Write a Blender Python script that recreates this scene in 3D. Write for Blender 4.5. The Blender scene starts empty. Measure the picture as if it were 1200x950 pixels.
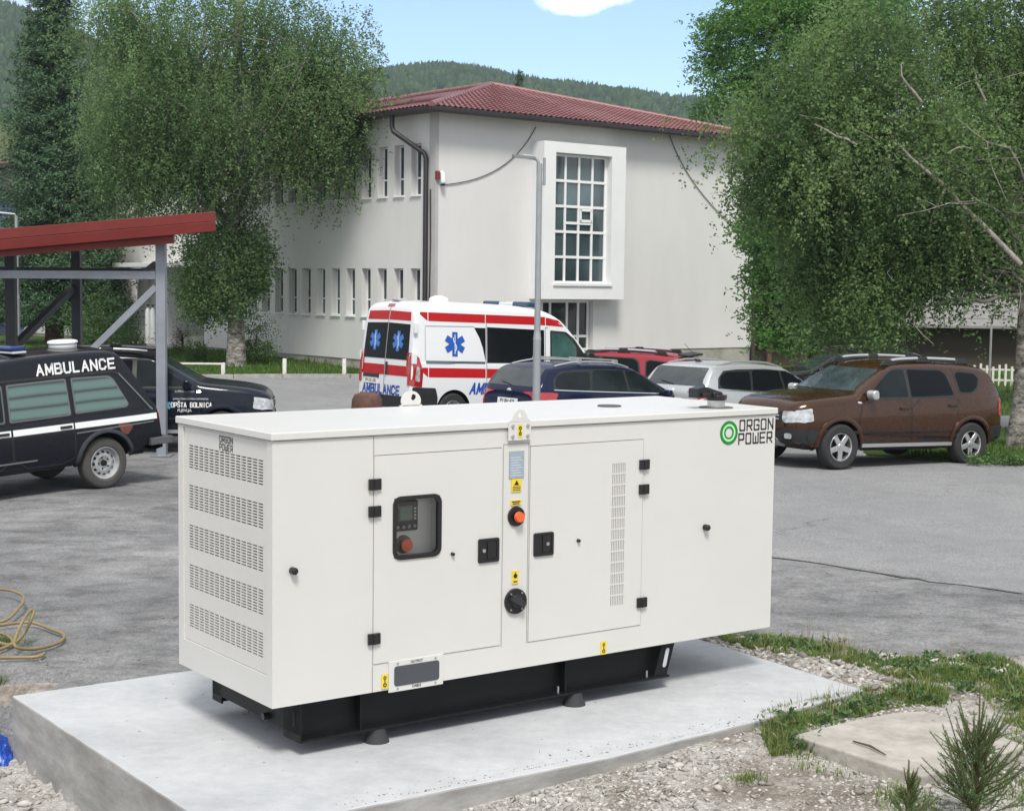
import bpy, bmesh, math, random
import numpy as np
from mathutils import Vector, Matrix
from mathutils.bvhtree import BVHTree
from mathutils.geometry import tessellate_polygon
random.seed(7)
rng = np.random.default_rng(11)
SC = bpy.context.scene
COL = SC.collection
R = math.radians

# ------------------------------------------------------------------ camera model and measured frames
H = 2.75            # eye height above the concrete pad, metres
F = 1833.4          # focal length in photograph pixels (1200 wide)
PIT, ROL = 0.0771, 0.0125

def ray(px, py):
    X = px - 600; Y = py - 475
    u = X*math.cos(ROL) + Y*math.sin(ROL); v = -X*math.sin(ROL) + Y*math.cos(ROL)
    a, b = u/F, -v/F
    return Vector((a, math.cos(PIT) + b*math.sin(PIT), -math.sin(PIT) + b*math.cos(PIT)))

def gp(px, py, z=0.0):                       # world point of a pixel on the level z
    d = ray(px, py); t = (z-H)/d.z
    return Vector((d.x*t, d.y*t, z))

def dp(px, py, D):                           # world point of a pixel at distance D along the view
    d = ray(px, py); t = D/d.y
    return Vector((d.x*t, D, H + d.z*t))

A = 0.627                                    # heading of the generator
U = Vector((math.cos(A), math.sin(A), 0)); V = Vector((-math.sin(A), math.cos(A), 0))
GO = Vector((-.4879*H, 3.1807*H, 0))
def loc(p):
    q = Vector((p[0], p[1], 0)) - GO
    return q.dot(U), q.dot(V)

def sm(t):
    t = min(1.0, max(0.0, t)); return t*t*(3-2*t)
def lerp_pts(x, pts):
    if x <= pts[0][0]: return pts[0][1]
    for (a, b), (c, d) in zip(pts, pts[1:]):
        if x <= c: return b + (d-b)*(x-a)/(c-a) if c > a else d
    return pts[-1][1]

def zf(x, y):                                # height of the ground
    s, t = loc((x, y))
    z = -0.06 + 0.045*sm((6.0-abs(t-1.0))/4.0)*sm((9-abs(s-1.5))/4)
    ml = sm((-.55-s)/.13)*sm((2.95-t)/.35)
    mf = sm((-.70-t)/.14)
    dep = lerp_pts(s, [(-3, .42), (-.7, .32), (0, .15), (.8, .095), (2.5, .03), (4.2, .005), (6, .03)])
    z -= max(ml*.42, mf*dep)
    w = .77*x + .64*y
    z -= .035*min(7.5, max(0, w-17.5))*sm((y-26)/3)*(1-sm((y-40)/6)*sm((-x)/4))
    z -= .06*sm((x-3)/3)*sm((y-17)/5)
    # the yard falls away towards the left
    z -= .30*sm((-5.2-x)/4.5)*sm((22.5-y)/4)*sm((y-11)/3)
    # lawn rising to the foot of the building
    z += .22*sm((y-47.2 + (x+5)*(-.08))/8)*sm((-3.2-x)/2)
    # hill country beyond
    r = math.hypot(x, y)
    if r > 90: z += (r-90)*.02
    return z

def inpoly(x, y, poly):
    c_ = False; n = len(poly)
    for i in range(n):
        a, b = poly[i], poly[i-1]
        if (a[1] > y) != (b[1] > y) and x < (b[0]-a[0])*(y-a[1])/(b[1]-a[1])+a[0]: c_ = not c_
    return c_
# ------------------------------------------------------------------ object helpers
def tag(o, label=None, cat=None, group=None, kind=None):
    if label: o['label'] = label
    if cat: o['category'] = cat
    if group: o['group'] = group
    if kind: o['kind'] = kind
    return o
def thing(name, label, cat, loc=(0, 0, 0), rot=0.0, group=None, mat=None):
    o = bpy.data.objects.new(name, None); COL.objects.link(o)
    o.empty_display_size = .2
    o.location = loc
    if mat is not None: o.matrix_world = mat
    else: o.rotation_euler = (0, 0, rot)
    return tag(o, label, cat, group)
def empty(name, parent, loc=(0, 0, 0)):
    o = bpy.data.objects.new(name, None); COL.objects.link(o); o.parent = parent; o.location = loc
    return o
def link(name, me, parent=None):
    o = bpy.data.objects.new(name, me); COL.objects.link(o)
    if parent: o.parent = parent
    return o
def copy_tree(o, parent=None):
    c = o.copy(); COL.objects.link(c)
    if parent: c.parent = parent
    for ch in list(o.children): copy_tree(ch, c)
    return c

class MB:
    def __init__(s): s.v = []; s.f = []; s.m = []; s.mi = 0
    def add(s, vs, fs):
        n = len(s.v); s.v += [tuple(v) for v in vs]
        for f in fs: s.f.append(tuple(n+i for i in f)); s.m.append(s.mi)
        return s
    def mat(s, i): s.mi = i; return s
    def box(s, x0, x1, y0, y1, z0, z1, M=None):
        vs = [Vector((x, y, z)) for x in (x0, x1) for y in (y0, y1) for z in (z0, z1)]
        if M is not None: vs = [M @ v for v in vs]
        return s.add(vs, [(0, 1, 3, 2), (4, 6, 7, 5), (0, 4, 5, 1), (2, 3, 7, 6), (0, 2, 6, 4), (1, 5, 7, 3)])
    def bar(s, p, q, w, h=None, up=(0, 0, 1)):       # box beam from p to q
        p = Vector(p); q = Vector(q); h = h or w; d = (q-p); L = d.length
        if L < 1e-6: return s
        d.normalize(); up = Vector(up)
        if abs(d.dot(up)) > .98: up = Vector((0, 1, 0))
        a = d.cross(up).normalized(); b = a.cross(d)
        vs = [c + a*(i*w/2) + b*(j*h/2) for c in (p, q) for i in (-1, 1) for j in (-1, 1)]
        return s.add(vs, [(0, 2, 3, 1), (4, 5, 7, 6), (0, 1, 5, 4), (2, 6, 7, 3), (0, 4, 6, 2), (1, 3, 7, 5)])
    def tube(s, pts, r, n=8, caps=True):
        pts = [Vector(p) for p in pts]; rs = r if isinstance(r, (list, tuple)) else [r]*len(pts)
        rings = []; a = None
        for i, p in enumerate(pts):
            d = (pts[min(i+1, len(pts)-1)] - pts[max(i-1, 0)]).normalized()
            if a is None:
                a = d.orthogonal().normalized()
            else:
                a = (a - d*a.dot(d))
                a = a.normalized() if a.length > 1e-5 else d.orthogonal().normalized()
            b = d.cross(a)
            rings.append([p + (a*math.cos(t) + b*math.sin(t))*rs[i] for t in [2*math.pi*k/n for k in range(n)]])
        vs = [v for rg in rings for v in rg]; fs = []
        for i in range(len(pts)-1):
            for k in range(n):
                fs.append((i*n+k, i*n+(k+1) % n, (i+1)*n+(k+1) % n, (i+1)*n+k))
        if caps:
            fs.append(tuple(range(n-1, -1, -1))); m = (len(pts)-1)*n; fs.append(tuple(range(m, m+n)))
        return s.add(vs, fs)
    def cyl(s, p, q, r0, r1=None, n=20): return s.tube([p, q], [r0, r0 if r1 is None else r1], n)
    def lathe(s, prof, M=None, n=32, caps=True):                # prof: (radius, axial z)
        M = M or Matrix.Identity(4); vs = []; fs = []
        for r, z in prof:
            for k in range(n):
                t = 2*math.pi*k/n; vs.append(M @ Vector((r*math.cos(t), r*math.sin(t), z)))
        for i in range(len(prof)-1):
            for k in range(n): fs.append((i*n+k, i*n+(k+1) % n, (i+1)*n+(k+1) % n, (i+1)*n+k))
        if caps and prof[0][0] > 1e-6: fs.append(tuple(range(n-1, -1, -1)))
        if caps and prof[-1][0] > 1e-6: m = (len(prof)-1)*n; fs.append(tuple(range(m, m+n)))
        return s.add(vs, fs)
    def prism(s, poly, d, M=None):                   # polygon of 3-D points extruded by vector d
        d = Vector(d); a = [Vector(p) for p in poly]; b = [p+d for p in a]; n = len(a)
        vs = a+b
        if M is not None: vs = [M @ v for v in vs]
        fs = [tuple(range(n-1, -1, -1)), tuple(range(n, 2*n))]+[(i, (i+1) % n, n+(i+1) % n, n+i) for i in range(n)]
        return s.add(vs, fs)
    def build(s, name, mats, parent=None, smooth=None, bevel=0, fix=True):
        me = bpy.data.meshes.new(name); me.from_pydata(s.v, [], s.f)
        if not isinstance(mats, (list, tuple)): mats = [mats]
        for m in mats: me.materials.append(m)
        me.polygons.foreach_set('material_index', s.m)
        if fix and len(s.f) < 60000:
            bm = bmesh.new(); bm.from_mesh(me); bmesh.ops.recalc_face_normals(bm, faces=bm.faces); bm.to_mesh(me); bm.free()
        if smooth is not None:
            me.polygons.foreach_set('use_smooth', [True]*len(me.polygons)); me.set_sharp_from_angle(angle=R(smooth))
        me.update()
        o = link(name, me, parent)
        if bevel:
            b = o.modifiers.new('bevel', 'BEVEL'); b.width = bevel; b.segments = 2; b.limit_method = 'ANGLE'; b.angle_limit = R(40)
            b.harden_normals = False
        return o

def mesh_np(name, verts, faces, mats, parent=None, tone=None, smooth=False, midx=None):   # big meshes; faces (n,k)
    me = bpy.data.meshes.new(name); n, k = faces.shape
    me.vertices.add(len(verts)); me.vertices.foreach_set('co', verts.astype(np.float32).ravel())
    me.loops.add(n*k); me.loops.foreach_set('vertex_index', faces.astype(np.int32).ravel())
    me.polygons.add(n); me.polygons.foreach_set('loop_start', np.arange(0, n*k, k, dtype=np.int32))
    try: me.polygons.foreach_set('loop_total', np.full(n, k, dtype=np.int32))
    except Exception: pass
    for m in (mats if isinstance(mats, (list, tuple)) else [mats]): me.materials.append(m)
    if midx is not None: me.polygons.foreach_set('material_index', midx.astype(np.int32))
    if tone is not None:
        at = me.attributes.new('tone', 'FLOAT', 'FACE'); at.data.foreach_set('value', tone.astype(np.float32))
    if smooth: me.polygons.foreach_set('use_smooth', np.ones(n, dtype=bool))
    me.update(calc_edges=True); me.validate()
    return link(name, me, parent)

# ------------------------------------------------------------------ materials
def nodes(name):
    m = bpy.data.materials.new(name); m.use_nodes = True; nt = m.node_tree
    return m, nt, nt.nodes['Principled BSDF']
def setp(b, **k):
    for a, v in k.items():
        if a in b.inputs: b.inputs[a].default_value = v
def noise(nt, scale, detail=5, rough=.6, coord='Object', vec=None, stretch=None):
    n = nt.nodes.new('ShaderNodeTexNoise'); n.inputs['Scale'].default_value = scale
    n.inputs['Detail'].default_value = detail; n.inputs['Roughness'].default_value = rough
    if vec is None:
        tc = nt.nodes.new('ShaderNodeTexCoord'); vec = tc.outputs[coord]
    if stretch:
        mp = nt.nodes.new('ShaderNodeMapping'); mp.inputs['Scale'].default_value = stretch
        nt.links.new(vec, mp.inputs['Vector']); vec = mp.outputs[0]
    nt.links.new(vec, n.inputs['Vector'])
    return n
def ramp(nt, src, stops):
    r = nt.nodes.new('ShaderNodeValToRGB'); el = r.color_ramp.elements
    while len(el) < len(stops): el.new(.5)
    for e, (p, c) in zip(el, stops):
        e.position = p; e.color = (c[0], c[1], c[2], 1) if isinstance(c, (tuple, list)) else (c, c, c, 1)
    nt.links.new(src, r.inputs[0]); return r
def mix(nt, fac, a, b, mode='MIX'):
    m = nt.nodes.new('ShaderNodeMix'); m.data_type = 'RGBA'; m.blend_type = mode
    for s, v in ((0, fac), (6, a), (7, b)):
        if hasattr(v, 'is_linked') or hasattr(v, 'links'): nt.links.new(v, m.inputs[s])
        elif s == 0: m.inputs[0].default_value = v
        else: m.inputs[s].default_value = (v[0], v[1], v[2], 1)
    return m.outputs[2]
def bump(nt, b, h, dist, strength=1):
    n = nt.nodes.new('ShaderNodeBump'); n.inputs['Distance'].default_value = dist; n.inputs['Strength'].default_value = strength
    nt.links.new(h, n.inputs['Height']); nt.links.new(n.outputs[0], b.inputs['Normal'])
    return n
def M(name, c, rough=.5, metal=0, var=0.0, vs=3, bmp=0, bs=60, spec=.5, coat=0, stretch=None, dirt=None, emit=None):
    m, nt, b = nodes(name)
    setp(b, Roughness=rough, Metallic=metal); b.inputs['Specular IOR Level'].default_value = spec
    if coat: b.inputs['Coat Weight'].default_value = coat; b.inputs['Coat Roughness'].default_value = .05
    if var:
        n = noise(nt, vs, 6, .65, stretch=stretch)
        lo = tuple(max(0, x*(1-var)) for x in c); hi = tuple(min(1, x*(1+var*.6)) for x in c)
        r = ramp(nt, n.outputs['Fac'], [(.3, lo), (.7, hi)])
        col = r.outputs[0]
        if dirt:
            n2 = noise(nt, dirt[1], 8, .7, stretch=dirt[3] if len(dirt) > 3 else None); r2 = ramp(nt, n2.outputs['Fac'], [(dirt[2], 0), (min(1, dirt[2]+.14), 1)])
            col = mix(nt, r2.outputs[0], col, dirt[0])
        nt.links.new(col, b.inputs['Base Color'])
    else: b.inputs['Base Color'].default_value = (*c, 1)
    if bmp:
        n = noise(nt, bs, 4, .6); bump(nt, b, n.outputs['Fac'], bmp)
    if emit: b.inputs['Emission Color'].default_value = (*emit[0], 1); b.inputs['Emission Strength'].default_value = emit[1]
    return m
def paint(name, c, flake=.0, rough=.3, dust=.05, coat=.4):
    m, nt, b = nodes(name)
    setp(b, Roughness=rough, Metallic=flake); b.inputs['Coat Weight'].default_value = coat; b.inputs['Coat Roughness'].default_value = .05; b.inputs['Specular IOR Level'].default_value = .15
    n = noise(nt, 2.2, 8, .7); r = ramp(nt, n.outputs['Fac'], [(.42, 0), (.75, dust)])
    col = mix(nt, r.outputs[0], c, (.25, .23, .2)); nt.links.new(col, b.inputs['Base Color'])
    n2 = noise(nt, 9, 6, .7); r2 = ramp(nt, n2.outputs['Fac'], [(.3, rough*.8), (.8, rough*1.5)]); nt.links.new(r2.outputs[0], b.inputs['Roughness'])
    return m
def leafmat(name, lo, hi, trans=.35, rough=.55):
    m, nt, b = nodes(name)
    at = nt.nodes.new('ShaderNodeAttribute'); at.attribute_name = 'tone'
    mid = tuple((a+b_)/2 for a, b_ in zip(lo, hi))
    r = ramp(nt, at.outputs['Fac'], [(0, lo), (.5, mid), (1, hi)])
    nt.links.new(r.outputs[0], b.inputs['Base Color']); setp(b, Roughness=rough); b.inputs['Specular IOR Level'].default_value = .35
    tr = nt.nodes.new('ShaderNodeBsdfTranslucent'); nt.links.new(r.outputs[0], tr.inputs['Color'])
    mx = nt.nodes.new('ShaderNodeMixShader'); mx.inputs[0].default_value = trans
    nt.links.new(b.outputs[0], mx.inputs[1]); nt.links.new(tr.outputs[0], mx.inputs[2])
    nt.links.new(mx.outputs[0], nt.nodes['Material Output'].inputs['Surface'])
    return m

# ------------------------------------------------------------------ writing
def text_mesh(body, size, bold=0.0, align='CENTER', xscale=1.0, shear=0, space=1.0):
    cu = bpy.data.curves.new('writing', 'FONT'); cu.body = body; cu.size = size; cu.offset = bold; cu.align_x = align; cu.align_y = 'CENTER'
    cu.shear = shear; cu.space_character = space; cu.resolution_u = 3
    o = bpy.data.objects.new('writing', cu); COL.objects.link(o)
    dg = bpy.context.evaluated_depsgraph_get(); me = bpy.data.meshes.new_from_object(o.evaluated_get(dg))
    vs = [(v.co.x*xscale, v.co.y) for v in me.vertices]; fs = [tuple(p.vertices) for p in me.polygons]
    bpy.data.objects.remove(o); bpy.data.curves.remove(cu); bpy.data.meshes.remove(me)
    return vs, fs
def put_text(mb, body, size, fn, **k):               # fn maps (x,y) of the text plane to a 3-D point
    vs, fs = text_mesh(body, size, **k); mb.add([fn(x, y) for x, y in vs], fs)
# squared stroke letters on a 3 x 5 grid
GLY = {'O': [[(.25, 0), (0, .5), (0, 4.5), (.25, 5), (2.75, 5), (3, 4.5), (3, .5), (2.75, 0), (.25, 0)]],
       'R': [[(0, 0), (0, 5), (2.7, 5), (3, 4.6), (3, 2.6), (2.7, 2.2), (0, 2.2)], [(1.5, 2.2), (3, 0)]],
       'G': [[(3, 4), (3, 4.6), (2.7, 5), (.3, 5), (0, 4.6), (0, .4), (.3, 0), (2.7, 0), (3, .4), (3, 2.3), (1.6, 2.3)]],
       'N': [[(0, 0), (0, 5), (3, 0), (3, 5)]],
       'P': [[(0, 0), (0, 5), (2.7, 5), (3, 4.6), (3, 2.5), (2.7, 2.1), (0, 2.1)]],
       'W': [[(0, 5), (0, .4), (.3, 0), (2.9, 0), (3.2, .4), (3.2, 5)], [(1.6, 0), (1.6, 3.2)]],
       'E': [[(3, 0), (0, 0), (0, 5), (3, 5)], [(0, 2.5), (2.6, 2.5)]],
       'A': [[(0, 0), (1.5, 5), (3, 0)], [(.6, 1.7), (2.4, 1.7)]], 'M': [[(0, 0), (0, 5), (1.6, 1.2), (3.2, 5), (3.2, 0)]], 'U': [[(0, 5), (0, .8), (.7, 0), (2.3, 0), (3, .8), (3, 5)]],
       'L': [[(0, 5), (0, 0), (2.6, 0)]], 'B': [[(0, 0), (0, 5), (2.2, 5), (2.8, 4.4), (2.8, 3.2), (2.2, 2.6), (0, 2.6)], [(2.2, 2.6), (3, 2.0), (3, .6), (2.3, 0), (0, 0)]],
       'C': [[(3, 4), (2.3, 5), (.7, 5), (0, 4.2), (0, .8), (.7, 0), (2.3, 0), (3, 1)]], 'T': [[(0, 5), (3, 5)], [(1.5, 5), (1.5, 0)]], 'I': [[(1.5, 0), (1.5, 5)]],
       'S': [[(2.9, 4.2), (2.2, 5), (.7, 5), (0, 4.3), (0, 3.3), (.7, 2.7), (2.3, 2.4), (3, 1.8), (3, .7), (2.3, 0), (.7, 0), (0, .8)]], ' ': []}
GLY['Š'] = GLY['S']+[[(.7, 6.6), (1.5, 5.8), (2.3, 6.6)]]
def stroke_word(mb, word, w, h, fn, thick):          # word in a w x h box, lower-left at 0,0
    n = len(word); pitch = w/n; sx = (pitch*.66)/3; sz = h/5
    for i, ch in enumerate(word):
        for line in GLY[ch]:
            pts = [Vector((i*pitch + a*sx, b*sz, 0)) for a, b in line]
            for p, q in zip(pts, pts[1:]):
                d = (q-p).normalized()*thick*.5; nrm = Vector((-d.y, d.x, 0)); p2 = p-d; q2 = q+d
                mb.add([fn(*(c.xy)) for c in (p2-nrm, q2-nrm, q2+nrm, p2+nrm)], [(0, 1, 2, 3)])
# ------------------------------------------------------------------ render settings, camera, light
SC.view_settings.view_transform = 'Standard'; SC.view_settings.look = 'None'; SC.view_settings.gamma = 1
SC.view_settings.exposure = EXPO if 'EXPO' in globals() else 0.68
SC.render.engine = 'CYCLES'
SC.cycles.use_denoising = True
SC.cycles.max_bounces = 8; SC.cycles.transparent_max_bounces = 12
SC.cycles.volume_bounces = 0
cam = bpy.data.cameras.new('camera'); co = bpy.data.objects.new('camera', cam); COL.objects.link(co); SC.camera = co
cam.sensor_width = 36; cam.lens = F/1200*36; cam.clip_start = .05; cam.clip_end = 9000
fw = Vector((0, math.cos(PIT), -math.sin(PIT))); r0 = Vector((1, 0, 0)); u0 = Vector((0, math.sin(PIT), math.cos(PIT)))
ax = r0*math.cos(ROL) + u0*math.sin(ROL); ay = -r0*math.sin(ROL) + u0*math.cos(ROL)
co.matrix_world = Matrix(((ax.x, ay.x, -fw.x, 0), (ax.y, ay.y, -fw.y, 0), (ax.z, ay.z, -fw.z, H), (0, 0, 0, 1)))

SUN_EL, SUN_AZ = 54.0, 175.0      # azimuth clockwise from +Y (the view direction): behind the viewer's right shoulder
sd = Vector((math.sin(R(SUN_AZ))*math.cos(R(SUN_EL)), math.cos(R(SUN_AZ))*math.cos(R(SUN_EL)), math.sin(R(SUN_EL))))
sun = bpy.data.lights.new('sun', 'SUN'); sun.energy = 2.3; sun.angle = R(15); sun.color = (1, .95, .87)
so = bpy.data.objects.new('sun', sun); COL.objects.link(so); so.rotation_euler = sd.to_track_quat('Z', 'Y').to_euler()

W = bpy.data.worlds.new('World'); SC.world = W; W.use_nodes = True; nt = W.node_tree
bg = nt.nodes['Background']; bg.inputs['Strength'].default_value = .125
sky = nt.nodes.new('ShaderNodeTexSky'); sky.sky_type = 'NISHITA'; sky.sun_disc = False
sky.sun_elevation = R(SUN_EL); sky.sun_rotation = R(SUN_AZ); sky.altitude = 700; sky.air_density = 1.0; sky.dust_density = .25; sky.ozone_density = 3.2
# cloud veil out of view, and the small white cloud above the roof
tc = nt.nodes.new('ShaderNodeTexCoord')
cd = ray(682, -6).normalized(); side = Vector((cd.y, -cd.x, 0)).normalized(); upv = side.cross(cd)
def dotn(v):
    n = nt.nodes.new('ShaderNodeVectorMath'); n.operation = 'DOT_PRODUCT'; nt.links.new(tc.outputs['Generated'], n.inputs[0]); n.inputs[1].default_value = v
    return n.outputs['Value']
def mth(op, a, b=None):
    n = nt.nodes.new('ShaderNodeMath'); n.operation = op
    for i, v in enumerate((a, b)):
        if v is None: continue
        if isinstance(v, (int, float)): n.inputs[i].default_value = v
        else: nt.links.new(v, n.inputs[i])
    return n.outputs[0]
ex = mth('DIVIDE', dotn(side), .034); ey = mth('DIVIDE', dotn(upv), .0125)
rr = mth('SQRT', mth('ADD', mth('MULTIPLY', ex, ex), mth('MULTIPLY', ey, ey)))
nz = noise(nt, 42, 6, .6, vec=tc.outputs['Generated'])
rr = mth('ADD', rr, mth('MULTIPLY', mth('SUBTRACT', nz.outputs['Fac'], .5), 1.3))
rr = mth('ADD', rr, mth('MULTIPLY', mth('LESS_THAN', dotn(cd), 0), 9))
rp = ramp(nt, rr, [(.42, .95), (.8, .45), (1.12, 0)])
nz2 = noise(nt, 1.6, 7, .62, vec=tc.outputs['Generated'], stretch=(1, 1, 2.5))
veil = ramp(nt, nz2.outputs['Fac'], [(.30, .55), (.70, 1.0)])
# unseen cloud thickened outside the clear window over the roof to neutralise ambient light
clr = ramp(nt, dotn(ray(640, 60).normalized()), [(.90, 1), (.985, .0)])
vf = mth('MULTIPLY', veil.outputs[0], clr.outputs[0])
c1 = mix(nt, vf, sky.outputs[0], (5.95, 5.9, 5.8))
c2 = mix(nt, rp.outputs[0], c1, (9.5, 9.6, 9.8))
nt.links.new(c2, bg.inputs['Color'])

# ------------------------------------------------------------------ ground sheets
def sheet(name, poly, step, off, mat, kind='structure', clipz=None):
    xs = [p[0] for p in poly]; ys = [p[1] for p in poly]
    bm = bmesh.new(); vs = [bm.verts.new((p[0], p[1], 0)) for p in poly]; bm.faces.new(vs)
    def cut(co_, no):
        bmesh.ops.bisect_plane(bm, geom=bm.verts[:]+bm.edges[:]+bm.faces[:], plane_co=co_, plane_no=no, dist=1e-5)
    x = min(xs)+step
    while x < max(xs): cut((x, 0, 0), (1, 0, 0)); x += step
    y = min(ys)+step
    while y < max(ys): cut((0, y, 0), (0, 1, 0)); y += step
    for v in bm.verts: v.co.z = zf(v.co.x, v.co.y)+off
    be = [e for e in bm.edges if len(e.link_faces) == 1]; bmesh.ops.recalc_face_normals(bm, faces=bm.faces)
    if sum(f.normal.z for f in bm.faces) < 0: bmesh.ops.reverse_faces(bm, faces=bm.faces)
    ge = bmesh.ops.extrude_edge_only(bm, edges=be)
    for v in [g_ for g_ in ge['geom'] if isinstance(g_, bmesh.types.BMVert)]: v.co.z -= .12
    if False: bmesh.ops.reverse_faces(bm, faces=bm.faces)
    me = bpy.data.meshes.new(name); bm.to_mesh(me); bm.free(); me.materials.append(mat)
    me.polygons.foreach_set('use_smooth', [True]*len(me.polygons))
    o = link(name, me); o['kind'] = kind
    return o

def asphalt_mat(name, lo, hi, patch, sand, bump_d=.004, sand_at=.6, mott=1.0):
    m, nt, b = nodes(name)
    n1 = noise(nt, .35, 8, .65); n2 = noise(nt, 45, 4, .7); n3 = noise(nt, 1.3, 9, .72, stretch=(1, 1.15, 1)); n4 = noise(nt, 260, 2, .5)
    base = ramp(nt, n1.outputs['Fac'], [(.36, lo), (.62, hi)]).outputs[0]
    g = ramp(nt, n2.outputs['Fac'], [(.35, .62), (.65, 1.25)]).outputs[0]
    n6 = noise(nt, 2.6, 10, .74, stretch=(.85, 1.1, 1)); base = mix(nt, mott, base, mix(nt, 1.0, base, ramp(nt, n6.outputs['Fac'], [(.36, .60), (.5, 1.0), (.66, 1.25)]).outputs[0], 'MULTIPLY'))
    c = mix(nt, 1.0, base, g, 'MULTIPLY')
    g4 = ramp(nt, n4.outputs['Fac'], [(.38, .55), (.62, 1.3)]).outputs[0]
    c = mix(nt, .55, c, mix(nt, 1.0, c, g4, 'MULTIPLY'))
    pf = ramp(nt, n3.outputs['Fac'], [(sand_at, 0), (sand_at+.26, .6)]).outputs[0]
    c = mix(nt, pf, c, sand)
    n5 = noise(nt, .8, 6, .6, stretch=(1.5, .6, 1)); pf2 = ramp(nt, n5.outputs['Fac'], [(.48, 0), (.72, .5)]).outputs[0]
    c = mix(nt, pf2, c, patch)
    vo = nt.nodes.new('ShaderNodeTexVoronoi'); vo.feature = 'F1'; vo.inputs['Scale'].default_value = 38
    tcc = nt.nodes.new('ShaderNodeTexCoord'); nt.links.new(tcc.outputs['Object'], vo.inputs['Vector'])
    st = ramp(nt, vo.outputs['Distance'], [(.10, 1), (.16, 0)]).outputs[0]
    nst = noise(nt, 6, 3, .5); stm = ramp(nt, nst.outputs['Fac'], [(.5, 0), (.6, .7)]).outputs[0]
    sf = nt.nodes.new('ShaderNodeMath'); sf.operation = 'MULTIPLY'; nt.links.new(st, sf.inputs[0]); nt.links.new(stm, sf.inputs[1])
    c = mix(nt, sf.outputs[0], c, (.42, .40, .37))
    vc = nt.nodes.new('ShaderNodeTexVoronoi'); vc.feature = 'DISTANCE_TO_EDGE'; vc.inputs['Scale'].default_value = .42
    wn = noise(nt, 2.2, 5, .7); wa = nt.nodes.new('ShaderNodeVectorMath'); wa.operation = 'MULTIPLY_ADD'; nt.links.new(wn.outputs['Color'], wa.inputs[0]); wa.inputs[1].default_value = (.9, .9, .9); nt.links.new(tcc.outputs['Object'], wa.inputs[2]); nt.links.new(wa.outputs[0], vc.inputs['Vector'])
    ck = ramp(nt, vc.outputs['Distance'], [(.003, 1), (.010, 0)]).outputs[0]; nm = noise(nt, .3, 3, .5); cmk = ramp(nt, nm.outputs['Fac'], [(.5, 0), (.6, .6)]).outputs[0]
    cm2 = nt.nodes.new('ShaderNodeMath'); cm2.operation = 'MULTIPLY'; nt.links.new(ck, cm2.inputs[0]); nt.links.new(cmk, cm2.inputs[1]); c = mix(nt, cm2.outputs[0], c, (.06, .06, .06))
    nt.links.new(c, b.inputs['Base Color']); setp(b, Roughness=.92); b.inputs['Specular IOR Level'].default_value = .2
    bump(nt, b, n2.outputs['Fac'], bump_d)
    return m
MAT_OLD = asphalt_mat('worn_asphalt', (.150, .153, .157), (.265, .267, .271), (.115, .117, .12), (.31, .30, .285), .006, .52)
MAT_NEW = asphalt_mat('smooth_asphalt', (.235, .238, .243), (.275, .278, .283), (.20, .203, .208), (.32, .32, .315), .003, .60, .22)
m, nt_, b_ = nodes('dirt_and_gravel'); MAT_DIRT = m
n1 = noise(nt_, 1.1, 9, .7); n2 = noise(nt_, 24, 5, .7)
vo = nt_.nodes.new('ShaderNodeTexVoronoi'); vo.inputs['Scale'].default_value = 42; tcc = nt_.nodes.new('ShaderNodeTexCoord'); nt_.links.new(tcc.outputs['Object'], vo.inputs['Vector'])
cbase = ramp(nt_, n1.outputs['Fac'], [(.36, (.19, .165, .14)), (.55, (.30, .27, .235)), (.7, (.36, .34, .31))]).outputs[0]
cst = mix(nt_, .75, vo.outputs['Color'], (.5, .48, .45))
stn = mix(nt_, 1.0, (.62, .60, .57), ramp(nt_, cst, [(.2, .35), (.75, 1.1)]).outputs[0], 'MULTIPLY')
fm = ramp(nt_, n1.outputs['Fac'], [(.44, 0), (.56, .8)]).outputs[0]
cc = mix(nt_, fm, cbase, stn)
cc = mix(nt_, 1.0, cc, ramp(nt_, n2.outputs['Fac'], [(.3, .68), (.7, 1.15)]).outputs[0], 'MULTIPLY')
nt_.links.new(cc, b_.inputs['Base Color']); setp(b_, Roughness=.95); b_.inputs['Specular IOR Level'].default_value = .15
bump(nt_, b_, vo.outputs['Distance'], .018, .8)
MAT_LAWN = M('lawn_soil', (.055, .10, .022), .9, 0, .45, 1.2, .02, 30, .2, dirt=((.12, .12, .045), .6, .58))
MAT_CONC = None

# the one big sheet of earth: graded grid out to the horizon
def graded(a, b, fine_lo, fine_hi, fine, grow=1.18):
    xs = list(np.arange(fine_lo, fine_hi+1e-6, fine)); s = fine; x = xs[-1]
    while x < b: s *= grow; x += s; xs.append(x)
    s = fine; x = xs[0]
    while x > a: s *= grow; x -= s; xs.insert(0, x)
    return xs
def L2(s, t): p = GO+U*s+V*t; return (p.x, p.y)
def P2(px, py, z=-.06): p = gp(px, py, z); return (p.x, p.y)
old = [L2(-14, 2.45), L2(-3.4, 3.15), L2(-1.2, 3.05), L2(-.80, 2.75), L2(-.70, 2.29), L2(4.3, 2.28), P2(840, 744), P2(1010, 764), P2(1095, 776), P2(1200, 774), (9, 12.2), (16, 10), (34, 16), (30, 52), (-60, 52), (-60, 6)]
gx = graded(-3000, 3000, -5, 5.5, .13); gy = graded(-400, 3200, 5.5, 14, .13)
gv = np.array([(x, y, zf(x, y) - .004) for y in gy for x in gx]); nx = len(gx)
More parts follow.
